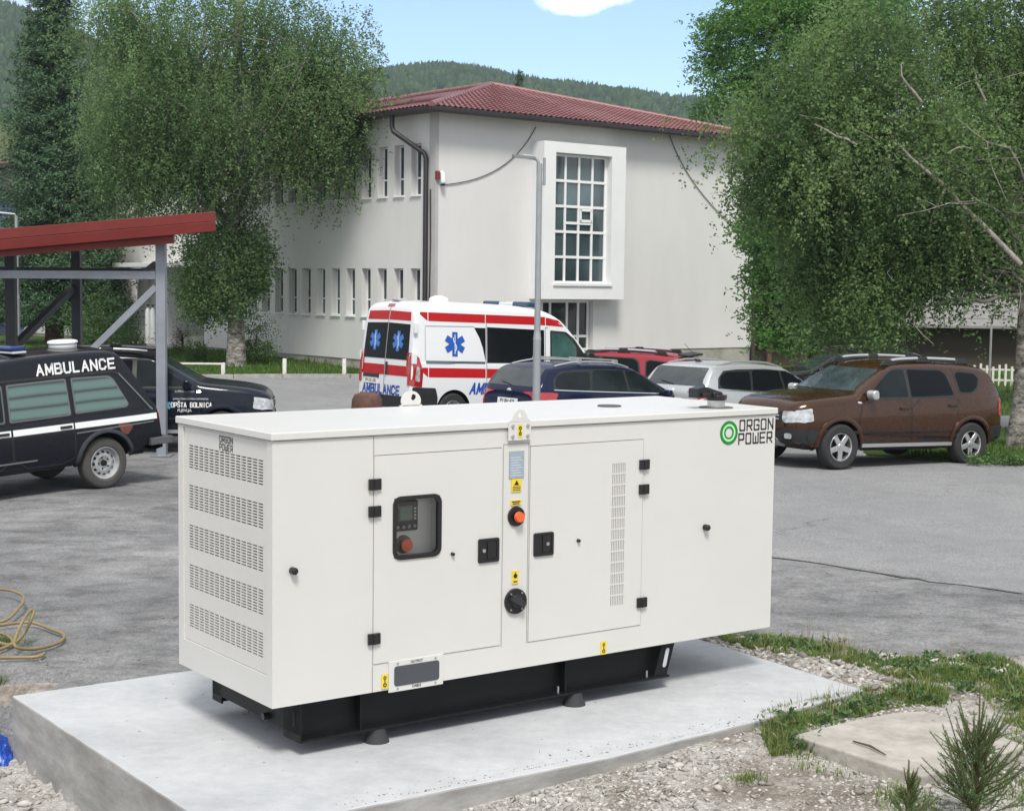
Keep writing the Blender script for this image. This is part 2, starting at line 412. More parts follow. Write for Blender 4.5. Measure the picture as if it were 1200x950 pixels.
# small unevenness near the pad, where the rubble lies
from mathutils import noise as mnoise
for i in range(len(gv)):
    x, y = gv[i, 0], gv[i, 1]
    if abs(x) < 7 and y < 15:
        s_, t_ = loc((x, y)); inside = (-.9 < s_ < 4.35 and -1.05 < t_ < 2.4)
        amp = .012 if inside else .045
        far = sm((t_-2.6)/.5)                         # keep below the asphalt
        far = 1.0 if inpoly(x, y, old) else 0.0
        gv[i, 2] += amp*(1-far)*mnoise.fractal(Vector((x*1.7, y*1.7, 0)), 1, 2, 4) - .06*far
    elif y > 10: gv[i, 2] -= .05
gf = np.array([(j*nx+i, j*nx+i+1, (j+1)*nx+i+1, (j+1)*nx+i) for j in range(len(gy)-1) for i in range(nx-1)])
g = mesh_np('ground', gv, gf, MAT_DIRT, smooth=True); g['kind'] = 'structure'
def ground_z(x, y):
    i = min(max(np.searchsorted(gx, x)-1, 0), nx-2); j = min(max(np.searchsorted(gy, y)-1, 0), len(gy)-2)
    fx = (x-gx[i])/(gx[i+1]-gx[i]); fy = (y-gy[j])/(gy[j+1]-gy[j])
    a = gv[j*nx+i, 2]*(1-fx)+gv[j*nx+i+1, 2]*fx; b = gv[(j+1)*nx+i, 2]*(1-fx)+gv[(j+1)*nx+i+1, 2]*fx
    return a*(1-fy)+b*fy
def jag(pts, step=.35, amp=.05, close=True):
    out = []; n = len(pts)
    for i in range(n if close else n-1):
        p = Vector((pts[i][0], pts[i][1])); q = Vector((pts[(i+1) % n][0], pts[(i+1) % n][1])); L = (q-p).length
        k = max(1, int(L/step)) if L < 40 else 1
        d = (q-p); nr = Vector((-d.y, d.x)).normalized() if L > 0 else Vector((0, 0))
        for j in range(k):
            w = p + d*(j/k); o = 0 if k == 1 else mnoise.fractal(Vector((w.x*1.1, w.y*1.1, 3)), 1, 2, 3)*amp
            out.append((w.x+nr.x*o, w.y+nr.y*o))
    return out
# old asphalt: from the back edge of the pad across the yard
sheet('worn_asphalt_yard', jag(old, .3, .10), .6, .004, MAT_OLD)
new = [P2(903, 657, -.06), P2(1000, 671, -.06), P2(1078, 683, -.06), P2(1090, 686, -.06), P2(1210, 700, -.06), (12, 8.5), (30, 17), (28, 50), (-6, 50), (-30, 48), (-30, 34), (-12, 31.5), (-3.6, 24), (0, 19)]
sheet('asphalt_road', jag(new, .25, .09), 1.0, .016, MAT_NEW)
# ragged joint along the newer asphalt, dark colour also standing for the edge shadow
jm = M('asphalt_joint_shade', (.07, .07, .072), .95, 0, .4, 9)
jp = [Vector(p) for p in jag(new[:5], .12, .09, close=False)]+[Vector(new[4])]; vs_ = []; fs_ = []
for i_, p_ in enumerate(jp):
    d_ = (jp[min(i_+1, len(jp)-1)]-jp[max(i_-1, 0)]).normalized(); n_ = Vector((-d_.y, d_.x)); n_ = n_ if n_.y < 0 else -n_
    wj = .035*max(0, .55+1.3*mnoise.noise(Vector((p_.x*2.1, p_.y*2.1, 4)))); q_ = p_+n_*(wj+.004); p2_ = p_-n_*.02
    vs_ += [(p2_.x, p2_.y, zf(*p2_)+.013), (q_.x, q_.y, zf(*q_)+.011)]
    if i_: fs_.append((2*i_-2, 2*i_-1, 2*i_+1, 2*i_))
jo = MB().add(vs_, fs_).build('asphalt_joint_shade', jm); jo['kind'] = 'structure'
# lawns
curb_pts = [(-45, 42.5), P2(120, 444.5), P2(215, 443.6), P2(331, 443.2), P2(410, 443.4), (-3.3, 46.9)]
MAT_KERB = M('kerb_concrete', (.34, .33, .31), .85, 0, .3, 4, .004, 60)
mb = MB()
for p, q in zip(curb_pts, curb_pts[1:]):
    p = Vector((p[0], p[1], 0)); q = Vector((q[0], q[1], 0)); n = max(1, int((q-p).length/1.0))
    for k in range(n):
        a = p.lerp(q, (k+.006)/n); b2 = p.lerp(q, (k+.994)/n); a.z = zf(a.x, a.y)+.05; b2.z = zf(b2.x, b2.y)+.05
        mb.bar(a, b2, .14, .16)
o = mb.build('kerb', MAT_KERB, bevel=.012); o['kind'] = 'structure'
lawn1 = [(p[0], p[1]+.05) for p in curb_pts]+[(-8, 56), (-22, 80), (-60, 90), (-60, 42.5)]
sheet('lawn', lawn1, 2.0, .075, MAT_LAWN)
lawn2 = [(6.3, 27.6), (7.15, 26.2), (7.75, 25.75), (9.0, 25.45), (11, 25.3), (20, 24.5), (40, 26), (45, 120), (6, 120), (10.2, 58), (8.8, 40), (7.0, 31)]
sheet('lawn', jag(lawn2, .4, .12), 2.0, .05, MAT_LAWN)
pathm = M('path_asphalt', (.21, .215, .22), .9, 0, .2, 2, .003, 50)
sheet('path', [(9.2, 35.4), (40, 34.0), (40, 37.2), (9.4, 38.6)], 2.0, .07, pathm)

# ------------------------------------------------------------------ distant hills with their forest
sk = [(-2600, 200), (-1500, 40), (-700, -60), (-300, -30), (0, 14), (60, 34), (120, 62), (250, 88), (380, 92), (460, 83), (520, 79), (560, 83), (600, 92), (680, 106), (780, 122), (900, 136), (1100, 150), (1500, 140), (2400, 60), (3600, 210)]
skn = [(-2600, 300), (-900, 140), (0, 149), (40, 156), (95, 172), (200, 225), (330, 262), (600, 290), (1000, 282), (1500, 250), (3600, 300)]
def hill_elev(px): return max(.01, (321+.0125*(px-600) - lerp_pts(px, sk))/F)
def hill_elev2(px): return max(.004, (333+.0125*(px-600) - lerp_pts(px, skn))/F)
def hill_z(px, r):
    a = math.atan((px-600)/F); c = math.cos(a)
    D = r*c
    e1 = hill_elev(px)*980*c; e2 = hill_elev2(px)*330*c
    z = 0
    z = max(z, e2*sm((r-150)/180)*(1-.4*sm((r-340)/150)))
    z2 = e1*sm((r-330)/660)*(1 if r < 990 else 1-.5*sm((r-990)/900))
    n = mnoise.fractal(Vector((a*9, r*.006, 1.7)), 1, 2, 5)
    return max(z, z2) + n*5*sm((r-160)/300)*(1-.75*math.exp(-((r-980)/70)**2))
hv = []; pxs = list(range(-2500, 3601, 20)); rs = list(np.linspace(120, 1000, 56))+list(np.linspace(1060, 2000, 12))
for r_ in rs:
    for px in pxs:
        a = math.atan((px-600)/F); hv.append((r_*math.sin(a), r_*math.cos(a), hill_z(px, r_)+(H if r_ > 160 else -.4)))
hv = np.array(hv); npx = len(pxs)
hf = np.array([(j*npx+i, j*npx+i+1, (j+1)*npx+i+1, (j+1)*npx+i) for j in range(len(rs)-1) for i in range(npx-1)])
MAT_HILL = M('hill_ground', (.060, .080, .028), .95, 0, .3, .02, 0, 60, .1, dirt=((.09, .10, .035), .012, .5))
hills = mesh_np('hills', hv, hf, MAT_HILL, smooth=True); hills['kind'] = 'structure'
# forest: small crowns, conifer and round, one mass
def crown_proto(conifer, k):
    g2 = np.random.default_rng(k); vs = []; fs = []
    if conifer: prof = [(1.0, .0), (.95, .12), (.62, .42), (.32, .74), (.02, 1.15)]
    else: prof = [(.45, .0), (.95, .22), (1.0, .5), (.7, .82), (.05, 1.0)]
    n = 6
    for r_, z in prof:
        for q in range(n):
            t = 2*math.pi*q/n + g2.uniform(-.2, .2); w = r_*g2.uniform(.8, 1.15); vs.append((w*math.cos(t), w*math.sin(t), z*g2.uniform(.95, 1.05)))
    for i in range(len(prof)-1):
        for q in range(n): fs.append((i*n+q, i*n+(q+1) % n, (i+1)*n+(q+1) % n, (i+1)*n+q))
    return np.array(vs), np.array(fs)
protos = [crown_proto(k % 2 == 0, k) for k in range(8)]
fvs = []; ffs = []; ft = []; off = 0
frng = np.random.default_rng(5)
cnt = 0
while cnt < 42000:
    px = frng.uniform(-500, 1500); r_ = frng.uniform(175, 1010)
    if frng.uniform() > (r_/1000)**.8: continue
    if px < 40 and r_ < 345: pass
    a = math.atan((px-600)/F); x, y = r_*math.sin(a), r_*math.cos(a)
    mead = mnoise.fractal(Vector((x*.006, y*.006, 9)), 1, 2, 3)
    if px < 60 and 235 < r_ < 335: continue            # the mown meadow on the left
    if mead > .62 and r_ < 800 and px < 300: continue
    z = hill_z(px, r_)+H-.6
    pv, pf = protos[frng.integers(8)]; h = frng.uniform(3.6, 6.6)*(.75+.25*r_/1000); w = h*frng.uniform(.26, .42)
    ct, st_ = math.cos(frng.uniform(0, 6.28)), math.sin(frng.uniform(0, 6.28))
    vv = pv*np.array([w, w, h]); fvs.append(vv+np.array([x, y, z])); ffs.append(pf+off); off += len(pv)
    ft.append(np.full(len(pf), frng.uniform())); cnt += 1
MAT_FOREST = leafmat('forest_crowns', (.014, .036, .016), (.050, .095, .032), .1, .9)
fo = mesh_np('forest', np.concatenate(fvs), np.concatenate(ffs), MAT_FOREST, tone=np.concatenate(ft)); fo['kind'] = 'stuff'
# thin valley air
hz = MB().box(-2300, 2300, -420, 2300, -45, 240).build('haze', [], None); hz['kind'] = 'stuff'
hm = bpy.data.materials.new('valley_air'); hm.use_nodes = True; hn = hm.node_tree; hn.nodes.remove(hn.nodes['Principled BSDF'])
pv_ = hn.nodes.new('ShaderNodeVolumePrincipled'); pv_.inputs['Color'].default_value = (.72, .86, 1, 1); pv_.inputs['Density'].default_value = .00022; pv_.inputs['Anisotropy'].default_value = .1
hn.links.new(pv_.outputs[0], hn.nodes['Material Output'].inputs['Volume']); hz.data.materials.append(hm)
# ------------------------------------------------------------------ the building
BB = .6788
OBx, OBy = -.9044/18*46, 46
BM = Matrix.Translation((OBx, OBy, 0)) @ Matrix.Rotation(BB, 4, 'Z')
UBv = Vector((math.cos(BB), math.sin(BB), 0)); VBv = Vector((-math.sin(BB), math.cos(BB), 0))
def bw(s, t, z): return Vector((OBx, OBy, 0)) + UBv*s + VBv*t + Vector((0, 0, z))
WALL = M('grey_white_render', (.64, .635, .62), .9, 0, .07, .5, .002, 70, .2, stretch=(1, 1, .35), dirt=((.50, .50, .475), .7, .68, (1.6, 1.6, .22)))
PLINTH = M('plinth_concrete', (.36, .35, .31), .92, 0, .3, 1.3, .004, 40, .2, dirt=((.22, .22, .18), 1.1, .55))
WHITEP = M('white_frame_plastic', (.78, .79, .79), .35)
TRIMW = M('smooth_white_surround', (.74, .75, .75), .8, 0, .04, 1)
GLASSB = M('dark_window_glass', (.028, .040, .044), .04, 0, .7, .8, spec=.7)
SLATE = M('dark_gutter_metal', (.035, .032, .036), .45, .3)
m, nt_, b_ = nodes('red_metal_tiles'); ROOFM = m
n1 = noise(nt_, .6, 6, .6); c1_ = ramp(nt_, n1.outputs['Fac'], [(.3, (.165, .058, .058)), (.7, (.24, .10, .10))]).outputs[0]
n2 = noise(nt_, 3, 6, .7, stretch=(1, 1, .5)); f_ = ramp(nt_, n2.outputs['Fac'], [(.5, 0), (.75, .35)]).outputs[0]
nt_.links.new(mix(nt_, f_, c1_, (.38, .20, .19)), b_.inputs['Base Color']); setp(b_, Roughness=.42); b_.inputs['Specular IOR Level'].default_value = .6
bld = thing('public_building', 'two storey grey white rendered building with red tiled hip roof and tall gridded window', 'building', mat=BM)
RW, TL_, ZE = 13.64, 42.0, 7.72
wins_lo, wins_hi = [], []
for k in range(15):
    a = .73 + k*.881; w = .50 if k < 7 else .52
    wins_hi.append((a, a+w, 5.35, 6.87))
    if a+w < 13.9: wins_lo.append((a, a+w, 1.70, 3.19))
for k in range(22):
    a = 19.75+k*.98
    if a+.5 < TL_-1: wins_lo.append((a, a+.52, 1.70, 3.19)); wins_hi.append((a, a+.52, 5.35, 6.87))
porch_rec = (14.25, 16.5, .35, 3.2)
lo_wide = [(17.35, 17.85, 1.75, 3.1), (18.4, 18.9, 1.75, 3.1)]
def wall_grid(mb, L0, L1, z0, z1, ops, depth, fn, back=False):   # fn(a, d, z): a along the wall, d inward
    As = sorted({L0, L1} | {o[0] for o in ops} | {o[1] for o in ops}); Zs = sorted({z0, z1} | {o[2] for o in ops} | {o[3] for o in ops})
    for a0, a1 in zip(As, As[1:]):
        for b0, b1 in zip(Zs, Zs[1:]):
            ca, cb = (a0+a1)/2, (b0+b1)/2
            if any(o[0] < ca < o[1] and o[2] < cb < o[3] for o in ops): continue
            mb.add([fn(a0, 0, b0), fn(a1, 0, b0), fn(a1, 0, b1), fn(a0, 0, b1)], [(0, 1, 2, 3)])
    for o in ops:
        a0, a1, b0, b1 = o[:4]; dd = o[4] if len(o) > 4 else depth
        for p, q in (((a0, b0), (a1, b0)), ((a1, b0), (a1, b1)), ((a1, b1), (a0, b1)), ((a0, b1), (a0, b0))):
            mb.add([fn(p[0], 0, p[1]), fn(q[0], 0, q[1]), fn(q[0], dd, q[1]), fn(p[0], dd, p[1])], [(0, 1, 2, 3)])
        if back: mb.add([fn(a0, dd, b0), fn(a1, dd, b0), fn(a1, dd, b1), fn(a0, dd, b1)], [(0, 1, 2, 3)])
mb = MB(); lf = lambda a, d, z: (d, a, z); ff = lambda a, d, z: (a, d, z)
ops_l = wins_lo+wins_hi+[porch_rec+(1.4,)]+lo_wide
wall_grid(mb, 0, TL_, .68, ZE, ops_l, .26, lf, True)
entry = (4.15, 6.25, .68, 2.28)
wall_grid(mb, 0, RW, .68, ZE, [entry+(.35,)], .35, ff, True)
mb.add([(RW, 0, .68), (RW, TL_, .68), (RW, TL_, ZE), (RW, 0, ZE)], [(0, 1, 2, 3)])
mb.add([(0, TL_, .68), (RW, TL_, .68), (RW, TL_, ZE), (0, TL_, ZE)], [(0, 1, 2, 3)])
mb.build('wall', WALL, bld)
mb = MB().box(.03, RW-.03, .03, TL_-.03, -.6, .683)
o = mb.build('plinth', PLINTH, bld)
mb = MB().box(-.012, .1, -.012, .30, .70, ZE-.02); mb.build('corner_strip', M('corner_render_grey', (.42, .41, .40), .9, 0, .1, 1), bld)
# left wall windows: each its own part
for (a0, a1, b0, b1) in wins_lo+wins_hi+lo_wide:
    mb = MB(); w = .045; d0, d1 = .195, .25
    mb.box(d0, d1, a0+.004, a0+w, b0+.004, b1-.004).box(d0, d1, a1-w, a1-.004, b0+.004, b1-.004)
    mb.box(d0, d1, a0+w, a1-w, b0+.004, b0+w).box(d0, d1, a0+w, a1-w, b1-w, b1-.004)
    mb.box(d0+.004, d1-.004, a0+w, a1-w, b0+.50, b0+.55)
    wo = mb.build('window', WHITEP, bld)
    MB().box(.222, .236, a0+w-.004, a1-w+.004, b0+w-.004, b1-w+.004).build('pane', GLASSB, wo)
    MB().box(-.05, .19, a0-.03, a1+.03, b0-.035, b0+.003).build('sill', TRIMW, wo)
# projecting window box on the front
X0, X1, Z0, Z1, PR = 3.60, 6.97, 2.32, 7.10, .63
g0, g1, h0, h1 = 4.07, 6.38, 2.79, 6.78
mb = MB(); bf_ = lambda a, d, z: (a, d-PR, z)
wall_grid(mb, X0, X1, Z0, Z1, [(g0, g1, h0, h1)], .34, bf_, True)
for (a, b) in (((X0, Z0), (X1, Z0)), ((X1, Z0), (X1, Z1)), ((X1, Z1), (X0, Z1)), ((X0, Z1), (X0, Z0))):
    mb.add([(a[0], -PR, a[1]), (b[0], -PR, b[1]), (b[0], .01, b[1]), (a[0], .01, a[1])], [(0, 1, 2, 3)])
mb.build('window_surround', TRIMW, bld)
gw = MB(); yA, yB = -PR+.24, -PR+.31
cols = 4; cw = (g1-g0-.02)/cols
def vbar(x, w=.075): gw.box(x-w/2, x+w/2, yA, yB, h0+.01, h1-.01)
for k in range(cols+1): vbar(g0+.045 + (g1-g0-.09)*k/cols, .09 if k in (0, cols) else .075)
for k in range(6): z = h0+.05+(h1-h0-.1)*k/5; gw.box(g0+.01, g1-.01, yA-.006, yB-.006, z-.04, z+.04)
zc = h0+.05+(h1-h0-.1)*2.35/5
gx0 = g0+.045+(g1-g0-.09)*1/4; gx1 = g0+.045+(g1-g0-.09)*3/4
gw.box(gx0, gx1, yA-.01, yB-.01, zc-.04, zc+.04)
gx2 = g0+.045+(g1-g0-.09)*2/4; zt2 = h0+.05+(h1-h0-.1)*3/5
for a, b, c, d in ((gx2+.04, gx1-.0, zt2-.13, zt2-.05), (gx2+.04, gx1, zc+.04, zc+.12), (gx2+.035, gx2+.1, zc+.04, zt2-.04), (gx1-.09, gx1-.02, zc+.04, zt2-.04)):
    gw.box(a, b, yA-.03, yA-.012, c, d)
big = gw.build('tall_window', WHITEP, bld)
m, nt_, b_ = nodes('stairwell_glass'); n_ = noise(nt_, .5, 4, .5)
nt_.links.new(ramp(nt_, n_.outputs['Fac'], [(.35, (.03, .045, .05)), (.6, (.07, .10, .11)), (.72, (.10, .16, .18))]).outputs[0], b_.inputs['Base Color']); setp(b_, Roughness=.05); b_.inputs['Specular IOR Level'].default_value = .9
MB().box(g0+.02, g1-.02, yB-.035, yB-.02, h0+.02, h1-.02).build('pane', m, big)
MB().box(g0-.06, g1+.06, -PR-.05, -PR+.23, h0-.06, h0+.004).build('sill', TRIMW, big)
# ground floor door and side light below the box
mb = MB()
for x in (4.20, 4.60, 5.30, 6.18): mb.box(x-.04, x+.04, .18, .25, .69, 2.27)
mb.box(4.16, 6.24, .185, .245, 2.2, 2.275).box(5.34, 6.14, .185, .245, 1.10, 1.18).box(4.16, 6.24, .185, .245, .69, .76)
mb.box(5.72, 5.80, .17, .26, .69, 2.27)
dr = mb.build('glazed_entrance', WHITEP, bld)
MB().box(4.17, 6.23, .21, .222, .70, 2.26).build('pane', GLASSB, dr)
# hip roof with tile courses
OV = .62; ridge_z = 9.62; rs0, rt0 = 6.82, 6.1
mbk = MB(); rnd = 7.80
c00, c10, c11, c01 = (-OV, -OV), (RW+OV, -OV), (RW+OV, TL_+OV), (-OV, TL_+OV)
ra, rb = (rs0, rt0), (rs0, TL_-rt0)
def slope(mb, lowA, lowB, highB, highA, tile=.35, wav=.20):
    A0, B0 = Vector((*lowA, rnd)), Vector((*lowB, rnd)); A1, B1 = Vector((*highA, ridge_z)), Vector((*highB, ridge_z))
    up = Vector((0, 0, 1)); mid0 = (A0+B0)/2; mid1 = (A1+B1)/2
    along = (B0-A0).normalized(); sl = (mid1-mid0); sl = (sl - along*sl.dot(along)); Ls = sl.length; sd_ = sl.normalized()
    nrm = along.cross(sd_); nrm = nrm if nrm.z > 0 else -nrm
    rows = int(Ls/tile); 
    for r_ in range(rows+1):
        f0 = r_*tile/Ls; f1 = min(1, (r_+1)*tile/Ls)
        if f0 >= 1: break
        for (fa, ha), (fb, hb) in (((f0, .045), (f1, .0)), ):
            P0, Q0 = A0.lerp(A1, fa), B0.lerp(B1, fa); P1, Q1 = A0.lerp(A1, fb), B0.lerp(B1, fb)
            L0 = (Q0-P0).length; n = max(1, int(L0/(wav/4)))
            if L0 > 20: n = int(L0/(wav/2))
            row = []
            for k in range(n+1):
                u = k/n
                p = P0.lerp(Q0, u); q = P1.lerp(Q1, u)
                ph = (p-A0).dot(along)/wav*2*math.pi
                h = .022*(math.sin(ph))+.022
                phq = (q-A0).dot(along)/wav*2*math.pi; hq = .022*math.sin(phq)+.022
                row.append((p+nrm*(ha+h-.035), p+nrm*(ha+h), q+nrm*(hb+hq)))
            vs = [v for t3 in row for v in t3]; fs = []
            for k in range(n):
                fs.append((k*3, k*3+3, k*3+4, k*3+1)); fs.append((k*3+1, k*3+4, k*3+5, k*3+2))
            mb.add(vs, fs)
mbk = MB()
slope(mbk, c00, c10, ra, ra); slope(mbk, c01, c00, ra, rb); slope(mbk, c10, c11, rb, ra, .35, .5); slope(mbk, c11, c01, rb, rb)
rf = mbk.build('roof', ROOFM, bld, smooth=50, fix=False)
mb = MB()
for p, q in ((c00, ra), (c10, ra), (c11, rb), (c01, rb), (ra, rb)):
    zp = rnd+.05 if p in (c00, c10, c11, c01) else ridge_z+.05
    P_, Q_ = Vector((*p, zp)), Vector((*q, ridge_z+.05)); n = int((Q_-P_).length/.4)
    for k in range(n): mb.cyl(P_.lerp(Q_, k/n), P_.lerp(Q_, (k+1.1)/n), .10, .085, 8)
mb.build('ridge_cap', ROOFM, rf, smooth=50)
mb = MB().box(-OV+.04, RW+OV-.04, -OV+.04, TL_+OV-.04, ZE, ZE+.05); mb.build('soffit', M('brown_soffit', (.13, .10, .09), .8), bld)
mb = MB()
for p, q in ((c00, c10), (c10, c11), (c11, c01), (c01, c00)):
    mb.bar((*p, ZE+.02), (*q, ZE+.02), .09, .13)
mb.build('gutter', SLATE, bld, bevel=.02)
# downpipe from the left gutter round to the corner
dpipe = MB().tube([(-.52, 1.5, ZE-.02), (-.52, 1.5, ZE-.35), (-.50, 1.45, ZE-.5), (-.12, .42, 6.55), (-.09, .36, 6.4), (-.09, .36, .2)], .075, 10)
dpipe.build('downpipe', SLATE, bld, smooth=60)
MB().tube([(-.04, .2, 5.5), (-.035, .18, 4), (-.04, .21, 2.2), (-.035, .2, .8)], .018, 5).build('wall_cable', SLATE, bld)
MB().tube([(RW+.02, -.08, ZE), (RW+.02, -.08, .1)], .07, 8).build('downpipe', M('brown_pipe', (.05, .035, .03), .5), bld, smooth=60)
# camera on the corner
mb = MB().box(-.02, .10, -.10, -.002, 5.78, 6.02); bx_ = mb.build('camera_bracket_box', M('dark_red_box', (.17, .03, .03), .5), bld)
mb = MB().cyl((.16, -.16, 5.98), (.16, -.16, 5.78), .075, .08, 14).cyl((.16, -.16, 6.0), (.08, -.05, 5.98), .03, .03, 8)
mb.lathe([(0.0, -.07), (.04, -.06), (.07, -.03), (.078, 0)], Matrix.Translation((.16, -.16, 5.70)), 14)
mb.cyl((.16, -.16, 5.70), (.16, -.16, 5.79), .078, .08, 14)
dome = mb.build('security_camera', [WHITEP], bld, smooth=50)
MB().lathe([(0.0, -.06), (.035, -.05), (.055, -.02), (.058, 0)], Matrix.Translation((.16, -.16, 5.645)), 14).build('lens_dome', M('black_dome', (.01, .01, .01), .1), dome, smooth=60)
# sagging cables on the front wall
def sag(pts, r=.014, n=14):
    P = [Vector(p) for p in pts]; out = []
    for i in range(n+1):
        t = i/n; out.append((1-t)**2*P[0]+2*t*(1-t)*P[1]+t*t*P[2])
    return MB().tube(out, r, 5)
sag([(.14, -.03, 5.62), (2.7, -.03, 5.85), (3.75, -.03, 7.55)]).build('sagging_cable', SLATE, bld)
sag([(9.45, -.03, 7.7), (10.4, -.03, 5.9), (13.2, -.03, 4.5)]).build('sagging_cable', SLATE, bld)
# side entrance: porch, pier, steps
PBR = M('porch_beige', (.34, .31, .27), .9, 0, .1, 1)
mb = MB().box(-1.25, .02, 14.35, 19.3, 3.22, 3.38); mb.build('porch_canopy', TRIMW, bld, bevel=.01)
MB().box(-.34, -.004, 16.5, 16.86, .3, 3.215).build('porch_pier', TRIMW, bld)
MB().box(1.33, 1.385, 14.8, 16.0, .7, 2.9).build('entrance_door', M('brown_door', (.16, .13, .11), .6), bld)
mb = MB().box(-1.6, -.004, 14.3, 19.2, -.2, .36).box(-2.0, -1.604, 14.3, 19.2, -.2, .20); mb.build('steps', M('step_concrete', (.42, .41, .38), .9, 0, .2, 1.5), bld, bevel=.01)

for k, (t_, lab) in enumerate(((17.15, 'white gas cylinder nearer to the porch pier of the side entrance'), (17.55, 'white gas cylinder farther from the porch pier of the side entrance'))):
    p = bw(-.62, t_, .36)
    mb = MB().lathe([(.10, 0), (.115, .03), (.115, 1.15), (.09, 1.27), (.04, 1.33), (.04, 1.40)], Matrix.Translation(p), 16)
    t = thing('gas_cylinder', lab, 'gas cylinder', p, group='white gas cylinders beside the entrance')
    mb2 = MB().lathe([(.10, 0), (.115, .03), (.115, 1.15), (.09, 1.27), (.04, 1.33), (.04, 1.36)], None, 16); mb2.build('bottle_body', WHITEP, t, smooth=50)
    MB().cyl((0, 0, 1.36), (0, 0, 1.46), .03, .025, 8).bar((-.06, 0, 1.45), (.06, 0, 1.45), .03).build('valve', SLATE, t)

# ------------------------------------------------------------------ other houses
BLUEW = M('blue_wall', (.12, .15, .30), .85, 0, .12, .6); TILEG = M('grey_tiles', (.22, .215, .21), .8, 0, .25, 1.5)
ORGR = M('orange_tiles', (.30, .15, .10), .8, 0, .3, 2)
def house(name, label, P, w, d, hw_, hr, rot, wallm, roofm, ov=.5, nwin=3, group=None):
    t = thing(name, label, 'house', P, rot, group)
    wb = MB().prism([(-w/2, -d/2, -1), (w/2, -d/2, -1), (w/2, -d/2, hw_), (0, -d/2, hw_+hr*.93), (-w/2, -d/2, hw_)], (0, d, 0)); wb.build('wall', wallm, t)
    mb = MB()
    for s in (-1, 1):
        a = Vector((s*(w/2+ov), 0, hw_-ov*hr/(w/2))); b = Vector((0, 0, hw_+hr)); dv = (b-a)
        n = 14
        for k in range(n):
            p = a+dv*(k/n); q = a+dv*((k+1)/n)
            mb.prism([(p.x, -d/2-ov, p.z), (q.x, -d/2-ov, q.z), (q.x, -d/2-ov, q.z+.06), (p.x, -d/2-ov, p.z+.10)], (0, d+2*ov, 0))
    r_ = mb.build('roof', roofm, t)
    MB().box(-w/4-.25, -w/4+.25, d/5, d/5+.5, hw_+hr*.3, hw_+hr+.6).build('chimney', M('chimney_render', (.5, .42, .36), .9), r_)
    for k in range(nwin):
        x = -w/2+w*(k+.5)/nwin; f = MB().box(x-.55, x+.55, -d/2-.04, -d/2+.02, 1.0, 2.3).build('window', WHITEP, t)
        MB().box(x-.47, x+.47, -d/2-.055, -d/2-.042, 1.08, 2.22).build('pane', GLASSB, f)
    return t
p = dp(-62, 330, 74); house('blue_house', 'blue rendered house with dark roof partly hidden behind the spruce', (p.x, 74, .3), 9, 9, 5.6, 2.4, R(12), BLUEW, M('dark_roof_tiles', (.07, .065, .065), .7, 0, .2, 2), .6)
p = dp(-10, 330, 150); house('orange_roofed_house', 'distant small house with orange roof below the mown meadow', (p.x-.5, 150, 6.9), 10, 9, 4.2, 3.0, R(-20), M('cream_wall', (.62, .52, .42), .9), ORGR)
p = dp(1075, 330, 62); house('tiled_outbuilding', 'low outbuilding with wide grey tiled roof seen under the right birch', (p.x, 66, -.2), 8.5, 12, 2.2, 3.4, R(85), M('dark_timber_wall', (.06, .045, .035), .9), TILEG, .9, 2)
p = dp(975, 330, 62); t = thing('timber_shed', 'dark open timber shed with brown posts behind the silver estate car', 'shed', (p.x, 62, -.3), R(8))
mb = MB().box(-2.6, 4.2, 2.8, 3.0, 0, 2.9); mb.build('back_wall', M('shed_boards', (.045, .038, .03), .9, 0, .4, 3, stretch=(6, 6, 1)), t)
mb = MB().prism([(-2.8, -.4, 2.75), (-2.8, 3.2, 3.2), (-2.8, 3.2, 3.3), (-2.8, -.4, 2.85)], (7.3, 0, 0)); mb.build('roof', M('shed_roof_sheet', (.09, .085, .08), .8), t)
for x in (-2.5, -.3, 1.9, 4.1): MB().box(x-.08, x+.08, -.08, .08, 0, 2.75).build('post', M('shed_post_brown', (.12, .07, .045), .85), t)

